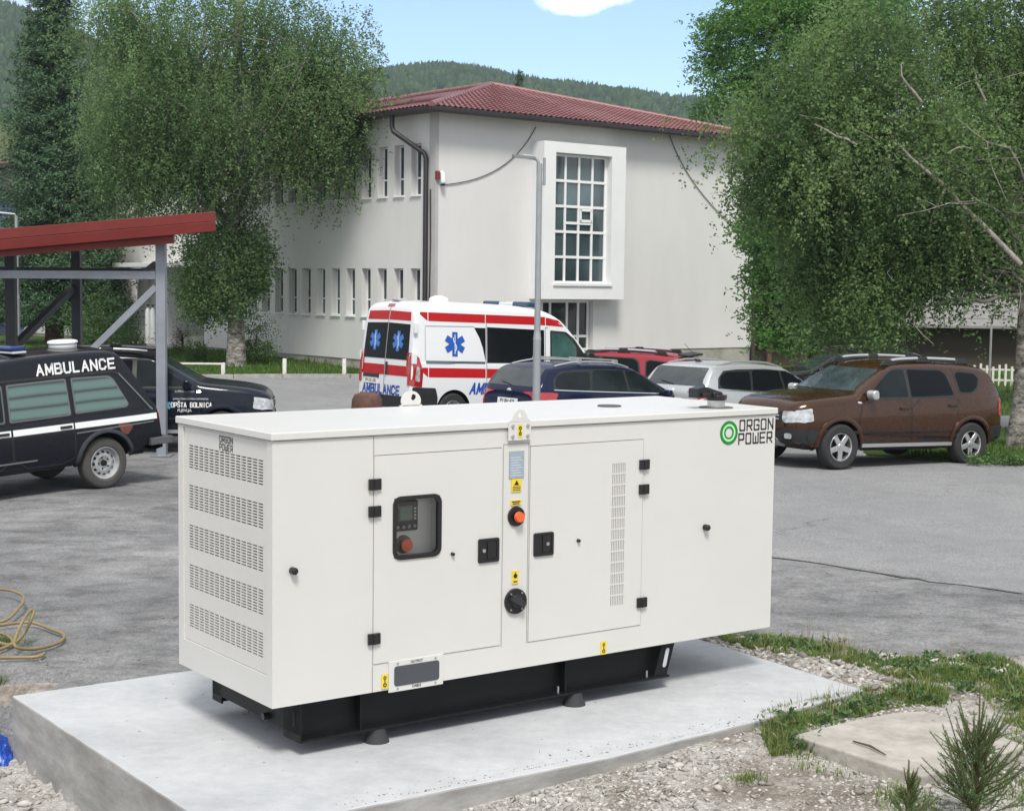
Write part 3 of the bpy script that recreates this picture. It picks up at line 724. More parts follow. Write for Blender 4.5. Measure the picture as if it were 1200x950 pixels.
# ------------------------------------------------------------------ street lamps
STEEL = M('galvanised_steel', (.33, .35, .37), .42, .35, .15, 3)
def lamp(name, label, P, h, r, kind, rot=0):
    t = thing(name, label, 'street lamp', P, rot)
    mb = MB().cyl((0, 0, -.1), (0, 0, h*.42), r, r*.95, 16).cyl((0, 0, h*.42), (0, 0, h*.45), r*1.02, r*.78, 16).cyl((0, 0, h*.45), (0, 0, h), r*.76, r*.66, 16)
    mb.build('pole', STEEL, t, smooth=50)
    if kind == 'led':
        mb = MB().tube([(-.02, 0, h-.18), (-.02, 0, h+.02), (-.04, 0, h+.06), (-.10, 0, h+.08)], .025, 8).cyl((.075, 0, h-.33), (.075, 0, h+.09), .022, .022, 8).bar((.09, 0, h-.3), (-.04, 0, h-.3), .02, .035).bar((.09, 0, h-.08), (-.04, 0, h-.08), .02, .035)
        mb.build('bracket', STEEL, t, smooth=50)
        hd = MB().prism([(-.06, -.08, h+.06), (-.06, .08, h+.06), (-.39, .09, h+.09), (-.42, .06, h+.095), (-.42, -.06, h+.095), (-.39, -.09, h+.09)], (0, 0, .035)).cyl((-.08, 0, h+.10), (-.26, 0, h+.115), .035, .035, 10)
        ho = hd.build('lamp_head', M('lamp_grey', (.20, .22, .23), .4, .3), t, smooth=40)
        MB().prism([(-.14, -.06, h+.058), (-.14, .06, h+.058), (-.36, .07, h+.078), (-.36, -.07, h+.078)], (0, 0, .012)).build('lens', M('lamp_lens', (.7, .7, .65), .2), ho)
    else:
        MB().tube([(0, 0, h-.05), (-.05, 0, h+.05), (-.9, 0, h+.12)], .035, 8).prism([(-.8, -.09, h+.08), (-.8, .09, h+.08), (-1.35, .07, h+.12), (-1.35, -.07, h+.12)], (0, 0, .07)).build('lamp_head', STEEL, t)
D_ = 24.2; pb = dp(628.5, 468, D_); zb = zf(pb.x, D_); ph = dp(633, 188, D_)
lamp('street_lamp', 'tall grey street lamp with flat LED head in front of the building', (pb.x+.0, D_, zb), ph.z-zb-.05, .064, 'led', R(4))
D_ = 52; pb = dp(21, 405, D_); ph = dp(20, 253, D_)
lamp('street_lamp', 'slim pale lamp post far left behind the shelter', (pb.x, D_, zf(pb.x, D_)), ph.z-zf(pb.x, D_), .085, 'arm', R(10))

# ------------------------------------------------------------------ low white posts of the lawn
WPOST = M('chipped_white_paint', (.66, .66, .60), .7, 0, .2, 8)
pp = [(259, 444.5), (331.5, 444), (402, 444), (51, 440), (120, 441)]
for i, (px, py) in enumerate(pp):
    p = gp(px, py, zf(*P2(px, py))); p.y += .35
    labs = ['short white post with a rail, right of the dark hatchback behind the shelter', 'short white lawn post right of the birch trunk', 'short white lawn post nearest the rear of the white ambulance', 'short white lawn post seen between the shelter posts', 'short white lawn post hidden behind the roof dome of the black ambulance']
    if i == 4: continue
    t = thing('lawn_post', labs[i], 'post', (p.x, p.y, zf(p.x, p.y)+.05), group='short white posts along the lawn')
    MB().box(-.055, .055, -.05, .05, 0, .52 if i else .40).build('shaft', WPOST, t, bevel=.01)
    if i == 0: MB().bar((-.02, 0, .37), (-2.6, .05, .36), .05, .05).build('rail', WPOST, t)
# white picket fence on the right
t = thing('picket_fence', 'white picket fence beyond the grass at the right edge', 'fence')
a = gp(1062, 446, -.25); b = gp(1215, 450, -.25)
a.z = zf(a.x, a.y)+.05; b.z = zf(b.x, b.y)+.05
mb = MB(); n = int((b-a).length/.19)
for k in range(n+1):
    q = a.lerp(b, k/n); q.z = zf(q.x, q.y)+.05
    if 18 < k < 24: continue
    MB().box(q.x-.035, q.x+.035, q.y-.012, q.y+.012, q.z, q.z+.66+.05*math.sin(k*1.7)).build('picket', WPOST, t)
for hgt in (.18, .52): mb.bar(a+Vector((0, .03, hgt)), b+Vector((0, .03, hgt)), .035, .06)
mb.build('rail', WPOST, t)
p = gp(1158, 488, -.2); t = thing('thin_pole', 'thin pale pole beside the path near the picket fence', 'pole', (p.x, p.y, zf(p.x, p.y)))
MB().cyl((0, 0, 0), (0, 0, 2.6), .028, .025, 8).build('shaft', M('pale_pole', (.5, .5, .47), .6), t)
MB().lathe([(.06, 0), (.06, .03), (.03, .05)], None, 10).build('base', M('pole_base_grey', (.3, .3, .3), .8), t)

# ------------------------------------------------------------------ shelter with the red roof edge
DG = 24.9
GREYP = M('grey_painted_steel', (.27, .29, .33), .5, .2, .18, 2); SHADEP = M('shaded_grey_steel', (.05, .055, .065), .5, .2, .15, 2)  # back posts and beams darker: their shade is put into the colour
REDF = M('red_sheet_metal', (.165, .024, .020), .5, 0, .15, 1.2, spec=.3)
t = thing('open_shelter', 'open steel shelter with red sheet metal roof edge beside the black ambulance', 'shelter')
def DP(px, py, D=DG): return dp(px, py, D)
base = DP(190, 533); P1b = Vector((base.x, DG, zf(base.x, DG))); P1t = DP(183.5, 276)
MB().bar(P1b, (P1b.x, DG, P1t.z), .15, .15, up=(0, 1, 0)).build('post', GREYP, t, bevel=.008)
MB().box(P1b.x-.17, P1b.x+.17, DG-.17, DG+.17, P1b.z+.01, P1b.z+.03).build('base_plate', STEEL, t)
q0 = DP(-150, 322); q1 = DP(181, 322.5); MB().bar((q0.x, DG, q0.z+.02), (P1b.x-.078, DG, q1.z), .13, .13).build('beam', GREYP, t, bevel=.006)
a0 = DP(181, 336); a1 = DP(108, 410); MB().bar((P1b.x-.08, DG, a0.z), (a1.x, DG+.0, a1.z), .11, .10).build('brace', GREYP, t)
q2 = DP(-60, 500); MB().bar((q0.x, DG, -.2), (q0.x, DG, P1t.z), .15, .15, up=(0, 1, 0)).build('post', GREYP, t)
DB = 31.0
for px in (91.5, -62):
    b = dp(px, 500, DB); tp_ = dp(px, 289, DB); MB().bar((b.x, DB, zf(b.x, DB)), (b.x, DB, tp_.z), .17, .17, up=(0, 1, 0)).build('post', SHADEP, t)
b = dp(15, 500, 28.5); tp_ = dp(15, 290, 28.5); MB().bar((b.x, 28.5, zf(b.x, 28.5)), (b.x, 28.5, tp_.z), .17, .17, up=(0, 1, 0)).build('post', SHADEP, t)
x1 = dp(87, 336, DB); x2 = dp(17, 406, 28.7); MB().bar(x1, x2, .13, .12).build('brace', SHADEP, t)
z_ = dp(90, 318, DB).z; bL = dp(-62, 318, DB); bR = dp(171, 318, DB); MB().bar((bL.x, DB, z_), (bR.x, DB, z_), .12, .14).build('beam', SHADEP, t)
MB().bar((P1b.x-.1, DG+.1, q1.z+.16), (bR.x, DB, z_), .10, .12).build('beam', SHADEP, t)
# roof: sloping slab with a folded red edge of two bands
rR = DP(252, 248); rRb = DP(250, 272); rL = DP(-160, 281); rLb = DP(-160, 307)
FY = DG-.55
sc = FY/DG
def fp(px, py, y=FY): v = dp(px, py, y); return v
A_, B_ = fp(252, 248), fp(-160, 281)
C_, D2 = fp(252, 259), fp(-160, 294)
mb = MB().add([A_, B_, D2, C_, A_+Vector((0, .06, 0)), B_+Vector((0, .06, 0)), D2+Vector((0, .06, 0)), C_+Vector((0, .06, 0))], [(0, 1, 2, 3), (4, 7, 6, 5), (0, 4, 5, 1), (3, 2, 6, 7), (0, 3, 7, 4), (1, 5, 6, 2)])
C2, D3 = fp(252, 259.6), fp(-160, 294.6); E_, F2 = fp(252, 271), fp(-160, 307)
for v in (C2, D3, E_, F2): v.y += 0
off_ = Vector((0, -.02, 0))
mb.add([C2+off_, D3+off_, F2, E_, C2+Vector((0, .05, 0)), D3+Vector((0, .05, 0)), F2+Vector((0, .05, 0)), E_+Vector((0, .05, 0))], [(0, 1, 2, 3), (4, 7, 6, 5), (0, 4, 5, 1), (3, 2, 6, 7), (0, 3, 7, 4), (1, 5, 6, 2)])
mb.build('fascia', REDF, t, bevel=.006)
G_, H_ = fp(203, 275, FY+.10), fp(-160, 303, FY+.10); G2, H2 = fp(203, 285, FY+.10), fp(-160, 313, FY+.10)
MB().add([G_, H_, H2, G2, G_+Vector((0, .1, 0)), H_+Vector((0, .1, 0)), H2+Vector((0, .1, 0)), G2+Vector((0, .1, 0))], [(0, 1, 2, 3), (4, 7, 6, 5), (0, 4, 5, 1), (3, 2, 6, 7), (0, 3, 7, 4), (1, 5, 6, 2)]).build('verge_board', REDF, t)
rt = [A_+Vector((0, .07, -.02)), B_+Vector((0, .07, -.02))]; th_ = Vector((0, 0, -.06)); dpth = Vector((-2.0, 7.2, 0))
MB().add([rt[0], rt[1], rt[1]+dpth, rt[0]+dpth, rt[0]+th_, rt[1]+th_, rt[1]+dpth+th_, rt[0]+dpth+th_], [(0, 1, 2, 3), (4, 7, 6, 5), (0, 4, 5, 1), (3, 2, 6, 7), (0, 3, 7, 4), (1, 5, 6, 2)]).build('roof', M('roof_sheet_dark', (.10, .03, .028), .5), t)
# ------------------------------------------------------------------ concrete pad
m, nt_, b_ = nodes('cast_concrete'); MAT_PAD = m
n1 = noise(nt_, .9, 9, .68); n2 = noise(nt_, 9, 7, .7); n3 = noise(nt_, 140, 3, .5)
c = ramp(nt_, n1.outputs['Fac'], [(.3, (.37, .385, .40)), (.5, (.45, .465, .48)), (.7, (.51, .525, .54))]).outputs[0]
c = mix(nt_, 1.0, c, ramp(nt_, n2.outputs['Fac'], [(.3, .90), (.7, 1.05)]).outputs[0], 'MULTIPLY')
c = mix(nt_, 1.0, c, ramp(nt_, n3.outputs['Fac'], [(.35, .93), (.6, 1.03)]).outputs[0], 'MULTIPLY')
vo = nt_.nodes.new('ShaderNodeTexVoronoi'); vo.inputs['Scale'].default_value = 5.5; tcc = nt_.nodes.new('ShaderNodeTexCoord')
mp_ = nt_.nodes.new('ShaderNodeVectorMath'); mp_.operation = 'ADD'; nt_.links.new(tcc.outputs['Object'], mp_.inputs[0])
nd = noise(nt_, 7, 4, .6); nt_.links.new(nd.outputs['Color'], mp_.inputs[1]); nt_.links.new(mp_.outputs[0], vo.inputs['Vector'])
c = mix(nt_, ramp(nt_, vo.outputs['Distance'], [(.018, .75), (.045, 0)]).outputs[0], c, (.10, .10, .10))
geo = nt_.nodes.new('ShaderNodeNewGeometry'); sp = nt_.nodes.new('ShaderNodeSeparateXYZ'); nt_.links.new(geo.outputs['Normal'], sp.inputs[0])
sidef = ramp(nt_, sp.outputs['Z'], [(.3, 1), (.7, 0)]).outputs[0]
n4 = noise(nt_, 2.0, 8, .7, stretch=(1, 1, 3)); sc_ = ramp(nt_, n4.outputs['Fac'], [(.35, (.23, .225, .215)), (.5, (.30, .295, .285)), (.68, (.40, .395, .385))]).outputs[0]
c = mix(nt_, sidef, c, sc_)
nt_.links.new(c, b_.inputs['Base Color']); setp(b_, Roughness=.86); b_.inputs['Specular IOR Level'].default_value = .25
bump(nt_, b_, n2.outputs['Fac'], .006)
pad = [(-.74, 2.29), (-.72, -.90), (.05, -.90), (1.71, -.955), (3.03, -.87), (4.16, -.73), (4.25, .8), (4.28, 2.27), (1.5, 2.28)]
padj = []
for i in range(len(pad)):
    a = Vector(pad[i]); b = Vector(pad[(i+1) % len(pad)]); n = max(1, int((b-a).length/.12)); nr = Vector((-(b-a).y, (b-a).x)).normalized()
    for k in range(n):
        w = a.lerp(b, k/n); d = 0 if k == 0 else .008*mnoise.fractal(Vector((w.x*4, w.y*4, 0)), 1, 2, 3); padj.append(w+nr*d)
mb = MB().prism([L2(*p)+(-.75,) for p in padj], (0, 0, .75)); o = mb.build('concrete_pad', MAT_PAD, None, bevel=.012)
tag(o, 'pale grey cast concrete pad carrying the white generator', 'concrete pad')
# little slab on the gravel
zs = .015; pts = [gp(930, 861, zs), gp(958, 853, zs), gp(1010, 841, zs), gp(1050, 834, zs), gp(1083, 832, zs), gp(1130, 845, zs), gp(1200, 872, zs), gp(1165, 886, zs), gp(1080, 909, zs), gp(1000, 883, zs)]
SLABM = M('weathered_slab', (.40, .375, .34), .92, 0, .32, 4, .008, 25, .2, dirt=((.26, .24, .20), 5, .60))
mb = MB().prism([(p.x, p.y, zs-.22) for p in pts], (0, 0, .22)); o = mb.build('concrete_slab', SLABM, None, bevel=.012)
tag(o, 'small weathered concrete slab lying in the gravel behind the young spruce', 'concrete slab')
for a_, b_2 in (((1000, 868), (1038, 884)),):
    p, q = gp(*a_, zs+.012), gp(*b_2, zs+.012); mid = p.lerp(q, .5)+Vector((.01, .02, .006))
    o = MB().tube([p, mid, q], [.006, .008, .004], 6).build('twig', M('dry_twig', (.09, .065, .05), .9)); tag(o, 'dry dark twig lying on the small concrete slab', 'twig')

# ------------------------------------------------------------------ the generator
GL, GW, ZB, ZT = 3.972, 1.285, .325, 1.902
CREAM = M('cream_powder_coat', (.60, .595, .572), .36, 0, .03, 1.5, .0035, 2.6, .45, dirt=((.53, .515, .48), 2.2, .66))
CREAMD = M('cream_powder_coat_panel', (.59, .585, .562), .40, 0, .03, 1.5, .002, 3, .45)
SEAM = M('dark_gap', (.02, .02, .02), .9); BLK = M('black_plastic', (.012, .012, .013), .35); BLKR = M('black_base_paint', (.007, .008, .009), .5, 0, .3, 2, .002, 60, .25)
RUB = M('rubber', (.03, .032, .034), .75); INTER = M('dark_interior', (.012, .012, .012), .9); YEL = M('yellow_sticker', (.72, .55, .04), .45); INK = M('black_ink', (.015, .015, .016), .5)
GRN = M('logo_green', (.008, .19, .035), .45); LGRN = M('logo_light_green', (.35, .75, .35), .45); ZINC = M('zinc_bolt', (.5, .52, .52), .35, .8)
ORNG = M('orange_red_plastic', (.75, .12, .03), .35); GREYS = M('grey_label', (.30, .36, .42), .4, 0, .1, 20); WHT = M('white_label', (.75, .76, .75), .4)
gen = thing('diesel_generator', 'large white enclosed diesel generator on black base standing on the concrete pad', 'generator', GO, A)
# body shell with the two door openings left as recesses
d1 = (.664, 1.585, .495, 1.736); d2 = (1.808, 2.740, .487, 1.734)
mb = MB()
for a0_, a1_, b0_, b1_ in ((d1[0]-.004, .80, d1[2]-.004, d1[3]+.004), (1.127, d1[1]+.004, d1[2]-.004, d1[3]+.004), (.80, 1.127, d1[2]-.004, 1.113), (.80, 1.127, 1.477, d1[3]+.004)):
    mb.add([(a0_, .034, b0_), (a1_, .034, b0_), (a1_, .034, b1_), (a0_, .034, b1_)], [(0, 1, 2, 3)])
ins = [(d2[0]-.004, d2[1]+.004, d2[2]-.004, d2[3]+.004)]
wall_grid(mb, 0, 1.7, ZB, 1.853, [(d1[0]-.004, d1[1]+.004, d1[2]-.004, d1[3]+.004)], .030, lambda a, d, z: (a, d+.004, z), False)
wall_grid(mb, 1.7, GL, ZB, 1.853, ins, .030, lambda a, d, z: (a, d+.004, z), True)
# left end frame with inset panel
wall_grid(mb, .0, GW, ZB, 1.853, [(.072, 1.212, .500, 1.846)], .018, lambda a, d, z: (d+.0, a+(.004 if a == 0 else 0), z), False)
mb.add([(GL, .004, ZB), (GL, GW, ZB), (GL, GW, 1.853), (GL, .004, 1.853)], [(0, 1, 2, 3)])
mb.add([(0, GW, ZB), (GL, GW, ZB), (GL, GW, 1.853), (0, GW, 1.853)], [(0, 1, 2, 3)])
mb.add([(0, .004, ZB), (GL, .004, ZB), (GL, GW, ZB), (0, GW, ZB)], [(0, 1, 2, 3)])
mb.add([(0, .004, 1.853), (GL, .004, 1.853), (GL, GW, 1.853), (0, GW, 1.853)], [(0, 1, 2, 3)])
bm_ = mb.build('enclosure_body', CREAM, gen)
mb = MB().box(-.014, GL+.012, -.012, GW+.014, 1.858, ZT); mb.build('roof_panel', CREAM, gen, bevel=.006)
mb = MB().box(.01, GL-.01, .01, GW-.01, 1.852, 1.859); mb.build('roof_gap', SEAM, gen)
# vertical panel seams
for x, zz in ((.660, ((ZB+.002, .486), (1.742, 1.850))), (2.7425, ((.485, 1.736),))):
    for z0, z1 in zz: MB().box(x-.002, x+.002, .001, .006, z0, z1).build('panel_seam', M('seam_grey', (.30, .30, .29), .6), gen)
for x in (1.598, 1.795): MB().box(x-.0015, x+.0015, .001, .006, .48, 1.76).build('panel_seam', bpy.data.materials['seam_grey'], gen)
MB().box(1.598, 1.795, .001, .006, 1.757, 1.760).build('panel_seam', bpy.data.materials['seam_grey'], gen)
# end panel with its grilles: real slots
slots = []
for g_ in range(5):
    ztop = 1.733 - g_*.2497
    for r_ in range(9):
        z1_ = ztop - r_*.0168
        for c_ in range(14):
            y0 = .138+c_*.0727; slots.append((y0, y0+.0635, z1_-.0082, z1_))
mb = MB(); wall_grid(mb, .076, 1.208, .504, 1.842, slots, .012, lambda a, d, z: (d+.010, a, z), False)
for a, b in (((.076, .504), (1.208, .504)), ((1.208, .504), (1.208, 1.842)), ((1.208, 1.842), (.076, 1.842)), ((.076, 1.842), (.076, .504))):
    mb.add([(.010, a[0], a[1]), (.010, b[0], b[1]), (.03, b[0], b[1]), (.03, a[0], a[1])], [(0, 1, 2, 3)])
ep = mb.build('end_panel', CREAMD, gen, fix=False)
MB().box(.045, .05, .06, 1.22, .49, 1.85).build('duct_liner', INTER, gen)
wd = MB(); fn = lambda x, y: (.0085, .705-x*.0, 0)
stroke_word(wd, 'ORGON', .19, .035, lambda x, y: (.0075, .705-x, 1.792+y), .0055)
stroke_word(wd, 'POWER', .19, .035, lambda x, y: (.0075, .705-x, 1.745+y), .0055)
wd.build('brand_lettering', INK, gen, fix=False)
# doors
def door(nm, d, win=None, vents=None):
    mb = MB(); ops = []
    if win: ops.append(win)
    if vents: ops += vents
    wall_grid(mb, d[0], d[1], d[2], d[3], ops, .02, lambda a, dd, z: (a, dd-.001, z), False)
    for a, b in (((d[0], d[2]), (d[1], d[2])), ((d[1], d[2]), (d[1], d[3])), ((d[1], d[3]), (d[0], d[3])), ((d[0], d[3]), (d[0], d[2]))):
        mb.add([(a[0], -.001, a[1]), (b[0], -.001, b[1]), (b[0], .025, b[1]), (a[0], .025, a[1])], [(0, 1, 2, 3)])
    return mb.build(nm, CREAM, gen, fix=False)
win = (.802, 1.125, 1.115, 1.475)
door1 = door('door', d1, win)
vents = []
for r_ in range(13):
    zt_ = 1.588-r_*.0735
    for c_ in range(8): x_ = 2.477+c_*.0147; vents.append((x_, x_+.0068, zt_-.064, zt_))
door2 = door('door', d2, None, vents)
for d in (d1, d2):
    
    gb_ = MB()
    for q_ in ((d[0]-.0035, d[0]+.02, d[2]-.0035, d[3]+.0035), (d[1]-.02, d[1]+.0035, d[2]-.0035, d[3]+.0035), (d[0]+.02, d[1]-.02, d[2]-.0035, d[2]+.02), (d[0]+.02, d[1]-.02, d[3]-.02, d[3]+.0035)): gb_.box(q_[0], q_[1], .026, .030, q_[2], q_[3])
    gb_.build('door_gap', SEAM, gen)
    
# rounded rubber frame of the inspection window, recess and glass
def rrect(x0, x1, z0, z1, r, n=6):
    P = []
    for cx_, cz_, a0_ in ((x1-r, z1-r, 0), (x0+r, z1-r, 90), (x0+r, z0+r, 180), (x1-r, z0+r, 270)):
        for k in range(n+1): t_ = R(a0_+90*k/n); P.append((cx_+r*math.cos(t_), cz_+r*math.sin(t_)))
    return P
def ring(mb, outer, inner, y0, y1, fn=None):
    fn = fn or (lambda a, y, z: (a, y, z)); n = len(outer)
    vs = [fn(a, y0, z) for a, z in outer]+[fn(a, y0, z) for a, z in inner]+[fn(a, y1, z) for a, z in outer]+[fn(a, y1, z) for a, z in inner]; fs = []
    for i in range(n):
        j = (i+1) % n; fs += [(i, j, n+j, n+i), (i, 2*n+i, 2*n+j, j), (n+i, n+j, 3*n+j, 3*n+i)]
    mb.add(vs, fs)
mb = MB(); ring(mb, rrect(.792, 1.135, 1.104, 1.486, .055), rrect(.815, 1.112, 1.127, 1.463, .04), -.010, .02)
wf = mb.build('inspection_window', BLK, door1, smooth=40)
mb = MB().box(.80, 1.127, .095, .10, 1.11, 1.48).box(.798, .802, .0, .10, 1.11, 1.48).box(1.125, 1.129, .0, .10, 1.11, 1.48).box(.80, 1.127, 0, .10, 1.476, 1.48).box(.80, 1.127, 0, .10, 1.11, 1.114)
mb.build('control_recess', CREAMD, gen)
m, nt_, b_ = nodes('clear_acrylic'); tb = nt_.nodes.new('ShaderNodeBsdfTransparent'); gb = nt_.nodes.new('ShaderNodeBsdfGlossy'); gb.inputs['Roughness'].default_value = .03
fr_ = nt_.nodes.new('ShaderNodeFresnel'); fr_.inputs['IOR'].default_value = 1.45; mx = nt_.nodes.new('ShaderNodeMixShader'); nt_.links.new(fr_.outputs[0], mx.inputs[0]); tb.inputs['Color'].default_value = (.97, .98, .98, 1)
nt_.links.new(tb.outputs[0], mx.inputs[1]); nt_.links.new(gb.outputs[0], mx.inputs[2]); nt_.links.new(mx.outputs[0], nt_.nodes['Material Output'].inputs['Surface']); ACR = m
MB().box(.812, 1.115, .006, .010, 1.124, 1.466).build('window_pane', ACR, door1)
cp = MB().box(.832, 1.012, .062, .094, 1.262, 1.448).build('control_unit', BLK, gen, bevel=.01)
MB().box(.880, .962, .056, .061, 1.335, 1.405).build('display', M('lcd', (.16, .22, .18), .2), cp)
MB().box(.872, .970, .0613, .0617, 1.326, 1.414).build('display_frame', M('panel_grey', (.12, .13, .14), .4), cp)
for k in range(4): MB().cyl((.862+k*.040, .061, 1.290), (.862+k*.040, .052, 1.290), .012, .011, 12).build('button', M('button_grey%d' % k, (.25, .26, .27), .4), cp)
for k in range(4): MB().box(.980, .996, .0605, .0615, 1.33+k*.02, 1.343+k*.02).build('indicator', M('label_grey', (.4, .42, .42), .4), cp)
MB().cyl((.925, .094, 1.178), (.925, .082, 1.178), .056, .054, 20).build('button_plate', M('dark_yellowish', (.06, .05, .02), .5), gen)
MB().cyl((.925, .081, 1.178), (.925, .045, 1.178), .028, .040, 16).build('stop_button', ORNG, gen, smooth=40)
# hinges, handles, knobs
for x, z in ((.6625, 1.570), (.6625, 1.4095), (.6625, .650), (2.744, 1.568), (2.744, 1.4025), (2.744, .640)):
    o = MB().box(x-.041, x+.041, -.020, -.002, z-.033, z+.033).cyl((x, -.020, z-.033), (x, -.020, z+.033), .009, .009, 8).build('hinge', BLK, gen, bevel=.003)
for x, z, s in ((1.487, 1.105, -1), (1.914, 1.106, 1)):
    h = MB(); ring(h, rrect(x-.078, x+.078, z-.075, z+.075, .012, 3), rrect(x-.058, x+.058, z-.058, z+.058, .008, 3), -.014, .0)
    h.box(x-.06, x+.06, -.006, -.0025, z-.06, z+.06).box(x-.010, x+.056, -.012, -.0065, z-.054, z+.054)
    ho = h.build('door_handle', BLK, door1 if s < 0 else door2, bevel=.002)
    MB().cyl((x-.038*1 if s < 0 else x+.03, -.006, z), (x-.038 if s < 0 else x+.03, -.015, z), .012, .012, 12).build('lock', ZINC, ho)
for x, z, r_ in ((1.218, 1.106, .012), (2.196, 1.104, .012)): MB().cyl((x, .0, z), (x, -.022, z), r_, r_*.8, 10).build('stud', BLK, door1 if x < 1.5 else door2)
for x, z in ((.125, 1.11), (3.313, 1.10)): MB().cyl((x, .003, z), (x, -.034, z), .021, .021, 14).cyl((x, -.034, z), (x, -.044, z), .018, .012, 14).build('knob', BLK, gen, smooth=40)
# stop button, cable socket, labels
MB().cyl((1.699, .003, 1.300), (1.699, -.010, 1.300), .064, .062, 28).build('stop_button_ring', BLK, gen, smooth=40)
MB().cyl((1.699, -.010, 1.300), (1.699, -.028, 1.300), .018, .018, 16).cyl((1.699, -.028, 1.300), (1.699, -.052, 1.300), .034, .031, 20).build('emergency_stop', ORNG, gen, smooth=40)
mb = MB().cyl((1.699, .003, .762), (1.699, -.016, .762), .082, .080, 32); rk = mb.build('isolator_switch', BLK, gen, smooth=40)
MB().bar((1.655, -.034, .79), (1.745, -.034, .735), .038, .036, up=(0, 1, 0)).cyl((1.699, -.016, .762), (1.699, -.030, .762), .045, .040, 18).build('switch_lever', M('black_gloss', (.03, .032, .036), .25), rk)
for a_ in (50, 130, 230, 310): MB().cyl((1.699+.066*math.cos(R(a_)), -.016, .762+.066*math.sin(R(a_))), (1.699+.066*math.cos(R(a_)), -.020, .762+.066*math.sin(R(a_))), .006, .006, 8).build('screw', ZINC, rk)
def plate(nm, x0, x1, z0, z1, mat, y=-.0005): return MB().box(x0, x1, y-.002, .0035, z0, z1).build(nm, mat, gen)
pl = plate('rating_plate', 1.642, 1.755, 1.542, 1.712, GREYS)
mb = MB(); 
for k in range(8): mb.box(1.652, 1.652+.09*(1-.3*((k*37) % 3)/2), -.0032, -.0026, 1.558+k*.016, 1.562+k*.016)
mb.build('plate_print', M('plate_light', (.55, .6, .63), .5), pl)
y1 = plate('warning_sticker', 1.660, 1.737, 1.455, 1.538, YEL)
MB().add([(1.679, -.0032, 1.497), (1.718, -.0032, 1.497), (1.6985, -.0032, 1.530)], [(0, 1, 2)]).box(1.668, 1.729, -.0034, -.003, 1.463, 1.468).box(1.668, 1.729, -.0034, -.003, 1.475, 1.480).box(1.668, 1.729, -.0034, -.003, 1.486, 1.490).build('sticker_print', INK, y1, fix=False)
y1 = plate('warning_sticker', 1.657, 1.736, 1.371, 1.404, YEL); MB().box(1.664, 1.729, -.0034, -.003, 1.389, 1.397).box(1.670, 1.722, -.0034, -.003, 1.377, 1.384).build('sticker_print', INK, y1)
y1 = plate('warning_sticker', 1.674, 1.722, .872, .955, YEL); MB().cyl((1.698, -.003, .922), (1.698, -.0036, .922), .015, .015, 12).box(1.683, 1.713, -.0036, -.003, .882, .890).box(1.695, 1.701, -.0036, -.003, .935, .948).build('sticker_print', INK, y1)
def hook_sticker(x, z):
    y1 = plate('lifting_sticker', x-.022, x+.022, z-.044, z+.044, YEL)
    mb = MB(); ring(mb, [(x+.011*math.cos(R(a_)), z+.022+.011*math.sin(R(a_))) for a_ in range(0, 360, 30)], [(x+.005*math.cos(R(a_)), z+.022+.005*math.sin(R(a_))) for a_ in range(0, 360, 30)], -.0036, -.0026)
    mb.box(x-.003, x+.003, -.0036, -.0028, z-.012, z+.012); ring(mb, [(x+.013*math.cos(R(a_)), z-.022+.013*math.sin(R(a_))) for a_ in range(0, 360, 30)], [(x+.006*math.cos(R(a_)), z-.022+.006*math.sin(R(a_))) for a_ in range(0, 360, 30)], -.0036, -.0026)
    mb.build('sticker_print', INK, y1)
hook_sticker(.744, .381); hook_sticker(2.427, .370)
pl = MB().box(.770, 1.158, -.006, .0035, .308, .496).build('inlet_plate', CREAM, gen, bevel=.002)
mb = MB().prism([(a, -.0065, z) for a, z in rrect(.806, 1.127, .342, .463, .018, 4)], (0, -.003, 0)); mb.build('inlet_cover', M('dark_grey_cover', (.06, .065, .075), .5), pl)
for x in (.83, 1.10):
    for z in (.479, .326): MB().cyl((x, -.006, z), (x, -.009, z), .007, .007, 10).build('screw', ZINC, pl)
mb = MB(); put_text(mb, 'OUTPUT', .022, lambda x, y: (.965+x, -.0072, .477+y), bold=.0006); put_text(mb, 'CABLE', .022, lambda x, y: (.965+x, -.0072, .327+y), bold=.0006); mb.build('plate_print', INK, pl, fix=False)
# logo rings and name
mb = MB(); cx_, cz_ = 3.521, 1.743
def disc_ring(mb, r0_, r1_, y, n=48): ring(mb, [(cx_+r1_*math.cos(2*math.pi*k/n), cz_+r1_*math.sin(2*math.pi*k/n)) for k in range(n)], [(cx_+r0_*math.cos(2*math.pi*k/n), cz_+r0_*math.sin(2*math.pi*k/n)) for k in range(n)], y, y+.0025)
disc_ring(mb, .062, .083, .0010); disc_ring(mb, .033, .044, .0010); lg = mb.build('logo_ring', GRN, gen)
mb = MB(); disc_ring(mb, .0465, .0615, .0015); mb.build('logo_inner_ring', LGRN, lg)
wd = MB()
stroke_word(wd, 'ORGON', .345, .070, lambda x, y: (3.626+x, .0022, 1.754+y), .0115)
stroke_word(wd, 'POWER', .345, .070, lambda x, y: (3.618+x, .0022, 1.660+y), .0115)
wd.build('brand_lettering', INK, gen, fix=False)
